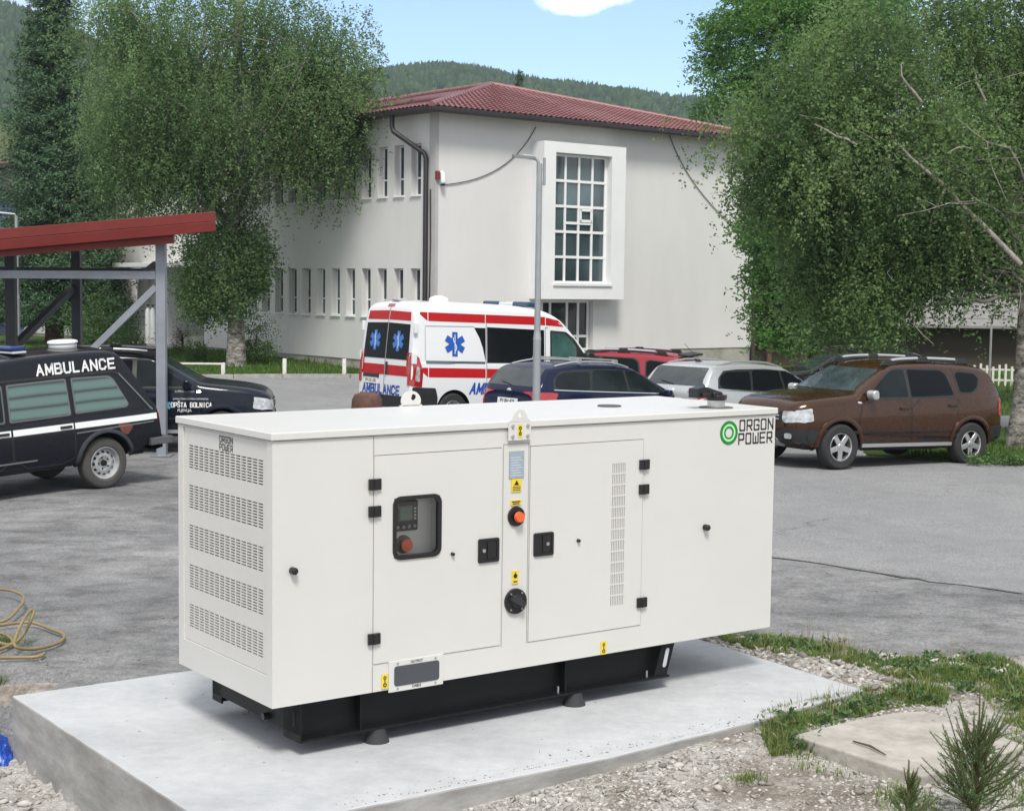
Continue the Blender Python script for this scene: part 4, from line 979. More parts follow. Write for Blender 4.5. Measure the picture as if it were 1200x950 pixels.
# lifting eyes on the front and back roof edge
def eye(y, s):
    mb = MB(); x = 1.705
    mb.box(x-.086, x+.086, y-.008 if s < 0 else y, y if s < 0 else y+.008, 1.782, 1.897)
    out = [(x-.082, 1.926), (x-.078, 1.96)]+[(x+.05*math.cos(R(a_)), 1.985+.045*math.sin(R(a_))) for a_ in range(180, -1, -20)]+[(x+.078, 1.96), (x+.082, 1.926)]
    out = [(x-.086, 1.898), (x-.060, 1.918)]+[(x+.052*math.cos(R(a_)), 1.925+.050*math.sin(R(a_))) for a_ in range(160, 19, -20)]+[(x+.060, 1.918), (x+.086, 1.898)]
    inn = [(x+.016*math.cos(R(a_)), 1.938+.016*math.sin(R(a_))) for a_ in np.linspace(200, 200-360+360/len(out), len(out))]
    ring(mb, out, inn, y-.008 if s < 0 else y, y if s < 0 else y+.008)
    e = mb.build('lifting_eye', CREAM, gen)
    if s < 0:
        for bx2 in (x-.058, x+.058):
            for bz in (1.808, 1.872): MB().cyl((bx2, y-.008, bz), (bx2, y-.018, bz), .012, .011, 6).build('bolt', ZINC, e)
        y1 = MB().box(x-.018, x+.018, y-.0105, y-.0085, 1.800, 1.880).build('lifting_sticker', YEL, e)
        mb = MB()
        for zc in (1.858, 1.822): ring(mb, [(x+.011*math.cos(R(a_)), zc+.011*math.sin(R(a_))) for a_ in range(0, 360, 30)], [(x+.005*math.cos(R(a_)), zc+.005*math.sin(R(a_))) for a_ in range(0, 360, 30)], y-.0125, y-.0108)
        mb.box(x-.003, x+.003, y-.0125, y-.0108, 1.833, 1.847).build('sticker_print', INK, y1)
eye(-.014, -1); 
mb = MB(); x = 1.735; y = GW+.015
n_ = 26; out = [(x+.080*math.cos(2*math.pi*k/n_), 1.935+(.072 if math.sin(2*math.pi*k/n_) > 0 else .06)*math.sin(2*math.pi*k/n_)) for k in range(n_)]
inn = [(x+.020+.022*math.cos(2*math.pi*k/n_), 1.962+.022*math.sin(2*math.pi*k/n_)) for k in range(n_)]
ring(mb, out, inn, y, y+.010); mb.box(x-.09, x+.09, y, y+.010, 1.75, 1.91); mb.build('lifting_eye', CREAM, gen)
# roof opening cover and exhaust outlet with rain cap
MB().cyl((2.96, .63, ZT), (2.96, .63, ZT+.010), .085, .083, 32).build('roof_cap', M('dark_zinc', (.10, .105, .11), .5, .5), gen, smooth=40)
MB().cyl((3.58, .20, ZT), (3.58, .20, ZT+.006), .12, .12, 32).build('exhaust_collar', M('dark_collar', (.10, .10, .10), .6), gen, smooth=40)
ex_ = MB().cyl((3.58, .20, ZT+.004), (3.58, .20, ZT+.062), .062, .062, 28).build('exhaust_pipe', M('stainless', (.55, .55, .54), .3, .9), gen, smooth=40)
mb = MB().cyl((3.58, .20, ZT+.078), (3.58, .20, ZT+.115), .072, .078, 24).box(3.40, 3.55, .14, .26, ZT+.105, ZT+.135).prism([(3.36, .16, ZT+.10), (3.36, .16, ZT+.165), (3.44, .16, ZT+.18), (3.60, .16, ZT+.135), (3.60, .16, ZT+.10)], (0, .09, 0)).cyl((3.50, .12, ZT+.125), (3.50, .28, ZT+.125), .018, .018, 10)
rc_ = mb.build('rain_cap', BLK, ex_, smooth=40, bevel=.004); rc_.location.z = -.024
# base frame: two channel sides, end plates, slots, bolts, feet
bx0, bx1, bt0, bt1, bz = .20, 3.04, .03, 1.20, .085
mb = MB(); T_ = .012
for y0, s in ((bt0, 1), (bt1, -1)):
    # web set back behind the flanges
    yw = y0+s*.075
    mb.prism([(bx0, yw, bz), (bx1-.015, yw, bz), (bx1+.055, yw, ZB-.002), (bx0, yw, ZB-.002)], (0, s*T_, 0))
    mb.box(bx0, bx1, min(y0, yw), max(y0, yw), bz, bz+.014)
    for xs_ in (.60, 2.14): mb.box(xs_, xs_+.01, min(y0+s*.01, yw), max(y0+s*.01, yw), bz+.014, ZB-.002)
fr2 = mb.build('base_frame', BLKR, gen)
def slot_plate(P0, ux, w, hgt, sl):      # plate in the plane ux,z with a long hole
    pass
# left end plate with oval slot holes, built as a wall grid of small openings
mb = MB()
ov_ = [(.105, .145, .175, .275), (1.09, 1.13, .175, .275)]
wall_grid(mb, bt0, bt1, bz+.045, ZB-.002, [], .01, lambda a, d, z: (bx0-.010+d, a, z), False)
mb.box(bx0-.010, bx0+.004, bt0, bt0+.20, bz, ZB-.002).box(bx0-.010, bx0+.004, bt1-.13, bt1, bz, ZB-.002)
mb.box(bx0-.009, bx0+.003, bt0+.2, bt1-.13, bz+.05, ZB-.002)
pe = mb.build('end_plate', BLKR, gen)
for y_ in (bt0+.07,): MB().prism([(bx0-.0125, y_+a, z) for a, z in rrect(-.014, .014, .165, .265, .0139, 5)], (.003, 0, 0)).build('lifting_slot', INTER, pe)
MB().cyl((bx0-.012, .42, .16), (bx0-.05, .42, .16), .022, .022, 10).build('drain_plug', BLK, pe, smooth=40)
mb = MB().prism([(bx1-.015, bt0+.012, bz+.014), (bx1-.13, bt0+.012, bz+.014), (bx1-.06, bt0+.012, ZB-.002), (bx1+.055, bt0+.012, ZB-.002)], (0, .008, 0)); pe2 = mb.build('end_plate', BLKR, gen)
cxs = bx1-.028
MB().prism([(cxs+a*1.0+(z-.21)*.25, bt0+.0095, z) for a, z in rrect(-.016, .016, .155, .285, .0159, 5)], (0, .002, 0)).build('lifting_slot', M('slot_seen_through', (.45, .47, .49), .8), pe2)
for x in (.735, 2.245):
    for y in (.085, 1.14):
        mb = MB().lathe([(.078, 0), (.074, .012), (.055, .062), (.052, .085)], Matrix.Translation((x, y-.01, 0)), 24); mb.build('rubber_foot', RUB, gen, smooth=50)
for x in (2.10, 2.86): MB().cyl((x, bt0+.03, bz+.014), (x, bt0+.03, bz+.06), .007, .007, 8).build('bolt', ZINC, gen)
# ------------------------------------------------------------------ vehicles
GLS = M('tinted_glass', (.008, .010, .012), .06, 0, spec=.08); GLC = M('window_glass', (.014, .020, .023), .04, 0, .5, 2, spec=.16)
BP = M('black_trim', (.018, .019, .02), .5); CLAD = M('grey_cladding', (.022, .023, .025), .7, 0, .2, 6, spec=.3); TYRED = M('dusty_tyre_rubber', (.070, .068, .064), .9, 0, .3, 5, .002, 90); TYRE = M('tyre_rubber', (.026, .026, .027), .85, 0, .3, 5, .002, 90)
ALLOY = M('alloy_silver', (.58, .59, .60), .28, .85); STEELR = M('steel_wheel', (.42, .43, .44), .5, .3, .25, 14); CHR = M('chrome', (.75, .76, .78), .12, 1.0)
LAMPR = M('red_lens', (.36, .012, .014), .12, coat=1); LAMPW = M('clear_lens', (.55, .57, .58), .08, .3, .5, 14, coat=1); REDS = M('signal_red', (.44, .010, .014), .4, spec=.25)
BLUES = M('emblem_blue', (.012, .09, .42), .35); BLUET = M('text_blue', (.015, .07, .38), .35); ARCHM = M('arch_black', (.008, .008, .008), .95)
SILT = M('silver_trim', (.50, .51, .52), .35, .6); ORL = M('amber_lens', (.6, .22, .02), .2)

def chaikin(pts, n=2, closed=False):
    for _ in range(n):
        out = [] if closed else [pts[0]]
        rngi = range(len(pts)) if closed else range(len(pts)-1)
        for i in rngi:
            p, q = pts[i], pts[(i+1) % len(pts)]
            out += [(p[0]*.78+q[0]*.22, p[1]*.78+q[1]*.22), (p[0]*.22+q[0]*.78, p[1]*.22+q[1]*.78)]
        if not closed: out.append(pts[-1])
        pts = out
    return pts

def fillet(pts, r=.045, n=4):
    out = []; m_ = len(pts)
    for i in range(m_):
        p0, p, p2 = Vector(pts[i-1]), Vector(pts[i]), Vector(pts[(i+1) % m_]); a = (p0-p); b = (p2-p)
        d = min(r, a.length*.45, b.length*.45); A_ = p+a.normalized()*d; B_ = p+b.normalized()*d
        for k in range(n+1):
            t = k/n; q = (1-t)**2*A_+2*t*(1-t)*p+t*t*B_; out.append((q.x, q.y))
    return out

def contact(px, py):                         # where a pixel's ray meets the ground
    z = -.05
    for _ in range(12): p = gp(px, py, z); z = zf(p.x, p.y)
    return p

class Car:
    def __init__(c, name, label, cat, Pf, Pr, spec, paintm, group=None, tilt=None):
        # Pf, Pr: ground points (x,y) of the middle of the front and rear axle
        c.s = spec; wb = spec['wb']
        f = Vector((Pf[0]-Pr[0], Pf[1]-Pr[1], 0)).normalized(); mid = Vector(((Pf[0]+Pr[0])/2, (Pf[1]+Pr[1])/2, 0))
        fp_, rp_ = mid+f*wb/2, mid-f*wb/2; lft = Vector((-f.y, f.x, 0))
        zF = (zf(*(fp_+lft*.75).xy)+zf(*(fp_-lft*.75).xy))/2; zR = (zf(*(rp_+lft*.75).xy)+zf(*(rp_-lft*.75).xy))/2
        lift = spec.get('lift', .008)
        fw3 = Vector((f.x*wb, f.y*wb, zF-zR)).normalized(); up = fw3.cross(lft).normalized(); up = up if up.z > 0 else -up
        mid.z = (zF+zR)/2+lift
        Mx = Matrix(((fw3.x, lft.x, up.x, mid.x), (fw3.y, lft.y, up.y, mid.y), (fw3.z, lft.z, up.z, mid.z), (0, 0, 0, 1)))
        sc_ = spec.get('scale', 1); Mx = Mx @ Matrix.Scale(sc_, 4)
        c.root = thing(name, label, cat, mat=Mx, group=group); c.paint = paintm; c.body()
        c.wheels()
    def body(c):
        s = c.s; top = chaikin(sorted(s['top']), 2); bot = chaikin(sorted(s['bot']), 1); belt = sorted(s['belt']); hw = chaikin(sorted(s['hw']), 2)
        Hr = max(p[1] for p in top); tum = s.get('tum', .24); bulge = s.get('bulge', .05); rr_ = s.get('round', .09)
        xs = sorted({round(p[0], 4) for p in top} | {round(x, 4) for x in np.arange(top[0][0], top[-1][0], .11)})
        xs2 = [xs[0]]
        for x in xs[1:]:
            if x-xs2[-1] > .004: xs2.append(x)
        rings = []
        for x in xs2:
            zt = lerp_pts(x, top); zb = lerp_pts(x, bot); zb = min(zb, zt-.22); w = lerp_pts(x, hw); bl = min(lerp_pts(x, belt), zt-.10); bl = max(bl, zb+.06)
            def wy(z):
                if z <= bl:
                    u = (z-zb)/(bl-zb); return w*(1-bulge*1.3*(1-min(1, u*2.2))**2 - bulge*max(0, (u-.55)/.45)**2)
                u = (z-bl)/(Hr-bl); return (w*(1-bulge)-.012)*(1-tum*u**1.15)
            r1 = min(rr_, (zt-zb)*.35); ye = wy(zt-r1); r2 = r1*1.7; cr = s.get('crown', .03)
            if zt-r1 < bl: bl_ = zt-r1-.01
            else: bl_ = bl
            pts = [(0, zb), (wy(zb)*.8, zb), (wy(zb+.05), zb+.05)]
            for k in range(1, 6): z = zb+.05+(bl_-zb-.05)*k/6; pts.append((wy(z), z))
            pts.append((wy(bl_-.001), bl_-.001)); pts.append((wy(bl_+.004) if bl_+.004 < zt-r1 else wy(bl_), min(bl_+.004, zt-r1)))
            for k in range(1, 4): z = bl_+.004+(zt-r1-bl_-.004)*k/4; pts.append((wy(z), z))
            for k in range(0, 5):
                a_ = math.pi/2*k/4; pts.append((ye-r2*(1-math.cos(a_)), zt-r1+r1*math.sin(a_)))
            y9 = ye-r2; pts += [(y9*.66, zt+cr*.55), (y9*.33, zt+cr*.9), (0, zt+cr)]
            full = [(x, y, z) for y, z in pts]+[(x, -y, z) for y, z in pts[-2:0:-1]]
            rings.append(full)
        n = len(rings[0]); vs = [v for r_ in rings for v in r_]; fs = []
        for i in range(len(rings)-1):
            for k in range(n): fs.append((i*n+k, i*n+(k+1) % n, (i+1)*n+(k+1) % n, (i+1)*n+k))
        fs.append(tuple(range(n-1, -1, -1))); m_ = (len(rings)-1)*n; fs.append(tuple(range(m_, m_+n)))
        c.bvh = BVHTree.FromPolygons([Vector(v) for v in vs], fs)
        mb = MB().add(vs, fs); o = mb.build('tmp', [c.paint, ARCHM], None)
        # wheel arches
        cb = MB(); ra = c.s['rw']+c.s.get('gap', .055)
        for ax_ in c.s['ax']:
            for sy in (-1, 1):
                y0, y1 = (sy*.55, sy*1.3)
                cb.cyl((ax_, y0, c.s['rw']+.01), (ax_, y1, c.s['rw']+.01), ra, ra, 36)
        cm = cb.build('cut', [ARCHM, ARCHM], None); cm.data.polygons.foreach_set('material_index', [1]*len(cm.data.polygons))
        cm.data.materials.clear(); cm.data.materials.append(ARCHM)
        cm.data.polygons.foreach_set('material_index', [0]*len(cm.data.polygons))
        md = o.modifiers.new('b', 'BOOLEAN'); md.operation = 'DIFFERENCE'; md.object = cm; md.solver = 'EXACT'; md.material_mode = 'TRANSFER'
        dg = bpy.context.evaluated_depsgraph_get(); me = bpy.data.meshes.new_from_object(o.evaluated_get(dg))
        bpy.data.objects.remove(o); bpy.data.objects.remove(cm)
        me.name = 'body'; me.polygons.foreach_set('use_smooth', [True]*len(me.polygons)); me.set_sharp_from_angle(angle=R(32))
        c.bodyo = link('body', me, c.root)
    def hit(c, mode, a, b, sgn=1):
        if mode == 's': o, d = Vector((a, sgn*3, b)), Vector((0, -sgn, 0))
        elif mode == 'f': o, d = Vector((5, a, b)), Vector((-1, 0, 0))
        elif mode == 'r': o, d = Vector((-5, a, b)), Vector((1, 0, 0))
        else: o, d = Vector((a, b, 4)), Vector((0, 0, -1))
        p, n, i, dist = c.bvh.ray_cast(o, d)
        if p is None:
            p, n, i, dist = c.bvh.find_nearest(o + d*(2.2 if mode == 's' else 3.0))
        if n.dot(d) > 0: n = -n
        return p, n
    def patch(c, nm, mode, poly, off, mat, sgn=1, parent=None, rnd=2, step=.09, thick=.0):
        if rnd: poly = fillet(poly, .035*rnd)
        bm = bmesh.new(); vv = [bm.verts.new((p[0], p[1], 0)) for p in poly]; bm.faces.new(vv)
        for ax_ in (0, 1):
            lo = min(p[ax_] for p in poly); hi = max(p[ax_] for p in poly); n = int((hi-lo)/step)
            for k in range(1, n+1):
                v = lo+(hi-lo)*k/(n+1); co_ = (v, 0, 0) if ax_ == 0 else (0, v, 0); no = (1, 0, 0) if ax_ == 0 else (0, 1, 0)
                bmesh.ops.bisect_plane(bm, geom=bm.verts[:]+bm.edges[:]+bm.faces[:], plane_co=co_, plane_no=no, dist=1e-5)
        vs = []; ns = []
        for v in bm.verts: p, n = c.hit(mode, v.co.x, v.co.y, sgn); vs.append(p+n*off); ns.append(n)
        bm.verts.index_update(); fs = [tuple(v.index for v in f.verts) for f in bm.faces]
        be = [(e.verts[0].index, e.verts[1].index) for e in bm.edges if len(e.link_faces) == 1]; bm.free()
        nv = len(vs); vs2 = vs+[v-n*(off+.01) for v, n in zip(vs, ns)]
        fs2 = fs+[(a, b, nv+b, nv+a) for a, b in be]
        mb = MB().add(vs2, fs2)
        me_ = mb.build(nm, mat, parent or c.root, smooth=35)
        return me_
    def both(c, nm, poly, off, mat, **k):
        return [c.patch(nm, 's', poly, off, mat, sgn=s, **k) for s in (1, -1)]
    def line(c, nm, mode, pts, w, off, mat, sgn=1, parent=None, step=.06):
        pts2 = []
        for p, q in zip(pts, pts[1:]):
            L = math.hypot(q[0]-p[0], q[1]-p[1]); n = max(1, int(L/step))
            pts2 += [(p[0]+(q[0]-p[0])*k/n, p[1]+(q[1]-p[1])*k/n) for k in range(n)]
        pts2.append(pts[-1]); P = []; N = []
        for a, b in pts2: p, n = c.hit(mode, a, b, sgn); P.append(p+n*off); N.append(n)
        vs = []; fs = []
        for i, (p, n) in enumerate(zip(P, N)):
            d = (P[min(i+1, len(P)-1)]-P[max(i-1, 0)]).normalized(); sd_ = d.cross(n).normalized()*w/2
            vs += [p-sd_, p+sd_]
            if i: fs.append((2*i-2, 2*i-1, 2*i+1, 2*i))
        return vs, fs
    def ribbon(c, nm, mode, pts, w, off, mat, sgn=1, parent=None):
        vs, fs = c.line(nm, mode, pts, w, off, mat, sgn); return MB().add(vs, fs).build(nm, mat, parent or c.root, fix=False)
    def door(c, x_out, parent=None, hx=None, hz=.86, hm=None, hl=.17, col=None):
        for s in (1, -1):
            d = c.patch('door', 's', x_out, .0035, col or c.paint, sgn=s, rnd=1, step=.12)
            lo = chaikin(x_out, 1, True); lo.append(lo[0])
            vs, fs = c.line('x', 's', lo, .012, .0042, SEAM, s)
            MB().add(vs, fs).build('door_gap', SEAM, d, fix=False)
            if hx is not None:
                p, n = c.hit('s', hx, hz, s)
                mb = MB().box(p.x-hl/2, p.x+hl/2, p.y+s*.004 if s > 0 else p.y-.034, p.y+.034 if s > 0 else p.y-.004, hz-.018, hz+.016)
                mb.build('handle', hm or c.paint, d, bevel=.008)
    def wheels(c):
        s = c.s; rw = s['rw']; wid = s.get('tw', .2); st = s.get('rim', 'alloy'); n = 0
        for ax_ in s['ax']:
            for sy in (1, -1):
                e = empty('wheel', c.root, (ax_, sy*(s['track']/2), rw))
                Mt = Matrix.Rotation(R(90)*(-sy), 4, 'X')      # local +z of the lathe points outwards
                rr_ = s.get('rimr', rw*.63)
                prof = [(rr_*.97, -wid/2), (rw*.90, -wid/2), (rw*.97, -wid*.42), (rw, -wid*.30), (rw, wid*.30), (rw*.97, wid*.42), (rw*.90, wid*.5), (rr_*1.05, wid*.5), (rr_*.98, wid*.44), (rr_*.97, -wid/2)]
                MB().lathe(prof, Mt, 40, caps=False).build('tyre', s.get('tyrem') or TYRE, e, smooth=35)
                mb = MB()
                if st == 'alloy':
                    mb.lathe([(rr_*.99, wid*.42), (rr_*.94, wid*.46), (rr_*.90, wid*.40), (rr_*.90, -wid*.3)], Mt, 36, caps=False)
                    for k in range(5):
                        a_ = 2*math.pi*(k/5)+.3
                        dx, dy = math.cos(a_), math.sin(a_); nx_, ny_ = -dy, dx
                        z0, z1 = wid*.24, wid*.40
                        w0, w1 = rr_*.20, rr_*.17
                        pts = [(dx*rr_*.12+nx_*w0, dy*rr_*.12+ny_*w0), (dx*rr_*.93+nx_*w1, dy*rr_*.93+ny_*w1), (dx*rr_*.93-nx_*w1, dy*rr_*.93-ny_*w1), (dx*rr_*.12-nx_*w0, dy*rr_*.12-ny_*w0)]
                        mb.prism([Mt @ Vector((a, b, z0)) for a, b in pts], (Mt.to_3x3() @ Vector((0, 0, z1-z0))))
                    mb.lathe([(rr_*.27, wid*.3), (rr_*.25, wid*.43), (0.0, wid*.44)], Mt, 18, caps=False)
                    ro = mb.build('rim', ALLOY, e, smooth=35, bevel=.006)
                    MB().lathe([(rr_*.88, wid*.05), (0.0, wid*.06)], Mt, 24, caps=False).build('brake_disc', ARCHM, e)
                else:
                    mb.lathe([(rr_*.99, wid*.42), (rr_*.94, wid*.46), (rr_*.90, wid*.34), (rr_*.84, wid*.12), (rr_*.78, wid*.10), (rr_*.56, wid*.22), (rr_*.42, wid*.24), (rr_*.30, wid*.16), (0.0, wid*.16)], Mt, 40, caps=False)
                    hb = mb.mat(1)
                    for k in range(12):
                        a_ = 2*math.pi*k/12; ctr = Vector((math.cos(a_)*rr_*.68, math.sin(a_)*rr_*.68, wid*.168)); 
                        q = [ctr+Vector((math.cos(a_)*u*rr_*.055-math.sin(a_)*v*rr_*.085, math.sin(a_)*u*rr_*.055+math.cos(a_)*v*rr_*.085, (-u*.012))) for u, v in ((-1, -.6), (-.6, -1), (.6, -1), (1, -.6), (1, .6), (.6, 1), (-.6, 1), (-1, .6))]
                        hb.add([Mt @ (p+Vector((0, 0, .005))) for p in q], [tuple(range(8))])
                    for k in range(5):
                        a_ = 2*math.pi*k/5; ctr = Vector((math.cos(a_)*rr_*.35, math.sin(a_)*rr_*.35, 0)); hb.cyl(Mt @ (ctr+Vector((0, 0, wid*.18))), Mt @ (ctr+Vector((0, 0, wid*.26))), .012, .012, 6)
                    hb.cyl(Mt @ Vector((0, 0, wid*.12)), Mt @ Vector((0, 0, wid*.36)), rr_*.19, rr_*.17, 14)
                    mb.build('rim', [STEELR, ARCHM], e, smooth=35, fix=False)
    def arch(c, r0, r1, mat, off=.012, a0=-15, a1=195, nm='arch_trim', axs=None):
        for ax_ in (axs or c.s['ax']):
            zc_ = c.s['rw']+.01
            for sy in (1, -1):
                vs = []; fs = []; n = 26; P = []
                for k in range(n+1):
                    a_ = R(a0+(a1-a0)*k/n); row = []
                    for r_, of in ((r0, -.02), (r0, off), ((r0+r1)/2, off*1.2), (r1, off*.8), (r1+.004, -.004)):
                        z = max(.16, zc_+r_*math.sin(a_)); p, nn = c.hit('s', ax_+r_*math.cos(a_), z, sy); row.append(p+nn*of)
                    P.append(row)
                for k, row in enumerate(P):
                    vs += row
                    if k:
                        for j in range(4): fs.append((5*k-5+j, 5*k-5+j+1, 5*k+j+1, 5*k+j))
                MB().add(vs, fs).build(nm, mat, c.root, smooth=50)
    def text(c, nm, body, size, mode, a0, b0, mat, sgn=1, flip=1, off=.006, parent=None, **k):
        mb = MB(); vs, fs = text_mesh(body, size, **k)
        out = []
        for x, y in vs: p, n = c.hit(mode, a0+flip*x, b0+y, sgn); out.append(p+n*off)
        mb.add(out, fs); return mb.build(nm, mat, parent or c.root, fix=False)
    def sword(c, nm, word, w, h, mode, ac, b0, mat, sgn=1, flip=1, thick=.2, shear=0, off=.007, parent=None):
        mb = MB(); stroke_word(mb, word, w, h, lambda x, y: (lambda r_: r_[0]+r_[1]*off)(c.hit(mode, ac+flip*(x-w/2+y*shear), b0+y, sgn)), thick*h)
        return mb.build(nm, mat, parent or c.root, fix=False)
    def mirror(c, x, z, mat, sz=.11, yoff=.0):
        for s in (1, -1):
            p, n = c.hit('s', x, z, s); y = p.y+s*.03
            mb = MB(); q = chaikin([(-sz*.45, -sz*.55), (sz*.40, -sz*.45), (sz*.45, sz*.4), (-sz*.35, sz*.5)], 2, True)
            mb.prism([(x+a, y, z+.03+b) for a, b in q], (0, s*.17, 0)); o = mb.build('door_mirror', mat, c.root, smooth=40, bevel=.02)
            MB().bar((x, p.y, z-.03), (x, y+s*.06, z), .05, .04).build('mirror_stalk', BP, o)
    def rails(c, x0, x1, y, mat, h=.055, bars=None, feet=None):
        for s in (1, -1):
            pts = []
            for k in range(9):
                x = x0+(x1-x0)*k/8; p, n = c.hit('t', x, s*y); hh = h*min(1, 4*min(k, 8-k)/8+.05); pts.append((x, s*y, p.z+hh))
            o = MB().tube(pts, .018, 8).build('roof_rail', mat, c.root, smooth=50)
        if bars:
            for x in bars:
                p, n = c.hit('t', x, y); MB().bar((x, -y-.05, p.z+h+.05), (x, y+.05, p.z+h+.05), .05, .03).box(x-.04, x+.04, y-.03, y+.05, p.z+h-.02, p.z+h+.05).box(x-.04, x+.04, -y-.05, -y+.03, p.z+h-.02, p.z+h+.05).build('roof_bar', mat, c.root)

def rearplate(c, y, z, txt, w=.52):
    o = c.patch('number_plate', 'r', [(y-w/2, z-.055), (y+w/2, z-.055), (y+w/2, z+.055), (y-w/2, z+.055)], .012, WHT, rnd=0, step=.2)
    c.text('plate_text', txt, .085, 'r', y, z, INK, flip=-1, off=.014, parent=o, bold=.002)

# ---- compact SUV (used brown, dark blue, red, black)
SUV = dict(wb=2.673, ax=(1.337, -1.337), rw=.343, track=1.62, tw=.22, rim='alloy', rimr=.218, gap=.06, tum=.25, bulge=.035, round=.10, crown=.03,
  top=[(2.155, .62), (2.14, .88), (2.04, 1.00), (1.70, 1.075), (1.02, 1.135), (.92, 1.17), (.28, 1.545), (.05, 1.60), (-.6, 1.625), (-1.35, 1.60), (-1.74, 1.55), (-1.86, 1.50), (-2.04, 1.18), (-2.11, 1.02), (-2.155, .62)],
  bot=[(2.155, .50), (2.05, .33), (1.6, .27), (-1.6, .27), (-2.0, .34), (-2.155, .48)],
  belt=[(2.155, .92), (1.0, 1.00), (0, 1.035), (-1.2, 1.075), (-2.155, 1.10)],
  hw=[(2.155, .60), (2.08, .74), (1.85, .85), (1.3, .905), (.8, .885), (-.8, .885), (-1.4, .91), (-1.85, .87), (-2.08, .80), (-2.155, .70)])
def suv(name, label, Pf, Pr, pm, extras=True, group=None, mirrorm=None, dark=False, scale=1.0, rail=None):
    S_ = dict(SUV); S_['scale'] = scale; rail = rail or SILT
    c = Car(name, label, 'car', Pf, Pr, S_, pm, group)
    c.arch(.385, .455, CLAD if extras else c.paint, .022, -8, 188)
    c.both('sill_trim', [(.95, .27), (.95, .40), (-.95, .40), (-.95, .27)], .012, CLAD, rnd=0)
    c.both('side_step', [(.92, .335), (.92, .385), (-.92, .385), (-.92, .335)], .035, SILT, rnd=0)
    c.door([(.98, .44), (.97, .80), (.90, 1.02), (-.06, 1.06), (-.08, .43)], hx=.08, hz=.915)
    c.door([(-.10, .43), (-.08, 1.06), (-1.02, 1.09), (-1.10, .95), (-.86, .60), (-.82, .43)], hx=-.93, hz=.955)
    for s in (1, -1):
        for poly in ([(.84, 1.085), (.60, 1.235), (.27, 1.47), (.16, 1.50), (-.03, 1.505), (-.03, 1.085)], [(-.10, 1.085), (-.10, 1.505), (-.78, 1.495), (-.88, 1.44), (-.98, 1.115)], [(-1.12, 1.16), (-1.08, 1.44), (-1.15, 1.475), (-1.48, 1.45), (-1.57, 1.38), (-1.50, 1.24), (-1.36, 1.16)]):
            cx_ = sum(p[0] for p in poly)/len(poly); cz_ = sum(p[1] for p in poly)/len(poly)
            big_ = [(cx_+(a-cx_)*1.05+(.02 if a > cx_ else -.02), cz_+(b-cz_)*1.07+(.012 if b > cz_ else -.012)) for a, b in poly]
            w_ = c.patch('window_surround', 's', big_, .0030, BP, sgn=s, rnd=1); c.patch('side_window', 's', poly, .006, GLC if cx_ > 0 else GLS, sgn=s, rnd=1)
    ws = c.patch('windscreen', 'f', [(-.62, 1.19), (-.70, 1.17), (.70, 1.17), (.62, 1.19), (.55, 1.50), (-.55, 1.50)], .006, M('windscreen_glass_'+name, (.05, .07, .08), .05, 0, .6, 2.5, spec=1.0), rnd=1)
    c.patch('rear_window', 'r', [(-.60, 1.12), (.60, 1.12), (.52, 1.44), (-.52, 1.44)], .006, GLS, rnd=1)
    c.patch('bonnet', 't', [(1.02, -.66), (1.02, .66), (1.95, .58), (2.02, 0), (1.95, -.58)], .004, pm, rnd=1, step=.14)
    for s in (1, -1):
        h_ = c.patch('headlight', 'f', [(s*.50, .86), (s*.82, .87), (s*.84, .72), (s*.56, .69), (s*.50, .74)], .016, LAMPW, rnd=1, step=.05)
        c.patch('headlight_wrap', 's', [(2.10, .72), (2.08, .88), (1.84, .92), (1.86, .78), (1.95, .70)], .014, LAMPW, sgn=s, rnd=1, step=.05, parent=h_)
        c.patch('fog_light', 'f', [(s*.58, .46), (s*.68, .46), (s*.68, .54), (s*.58, .54)], .016, LAMPW, rnd=1, step=.05)
        t_ = c.patch('tail_light', 'r', [(s*.66, .78), (s*.80, .78), (s*.80, 1.06), (s*.66, 1.06)], .012, LAMPR, rnd=1, step=.06)
        c.patch('tail_light_wrap', 's', [(-2.12, .78), (-1.97, .78), (-1.97, 1.06), (-2.08, 1.06)], .012, LAMPR, sgn=s, rnd=1, step=.06, parent=t_)
        c.patch('side_repeater', 's', [(1.00, .99), (.93, .99), (.93, 1.02), (1.0, 1.02)], .01, LAMPW, sgn=s, rnd=1, step=.05)
    c.patch('grille', 'f', [(-.48, .70), (.48, .70), (.46, .86), (-.46, .86)], .014, BP, rnd=1)
    for z in (.74, .79, .84): c.ribbon('grille_bar', 'f', [(-.44, z), (.44, z)], .022, .024, CHR if z > .8 else SILT)
    c.patch('front_bumper_cladding', 'f', [(-.88, .30), (.88, .30), (.90, .60), (.55, .63), (.45, .55), (-.45, .55), (-.55, .63), (-.90, .60)], .014, CLAD, rnd=1)
    c.patch('skid_plate', 'f', [(-.45, .34), (.45, .34), (.40, .46), (-.40, .46)], .026, SILT, rnd=1)
    c.both('bumper_side', [(2.13, .33), (2.11, .60), (1.76, .60), (1.70, .33)], .012, CLAD, rnd=1)
    c.both('bumper_side', [(-2.13, .36), (-2.11, .62), (-1.78, .62), (-1.72, .36)], .012, CLAD, rnd=1)
    c.patch('rear_bumper', 'r', [(-.84, .38), (.84, .38), (.86, .62), (-.86, .62)], .016, CLAD, rnd=1)
    rearplate(c, 0, .84, 'RO K 5I9')
    c.mirror(.78, 1.10, mirrorm or pm, .15)
    c.rails(.22, -1.62, .56, BP, .03)
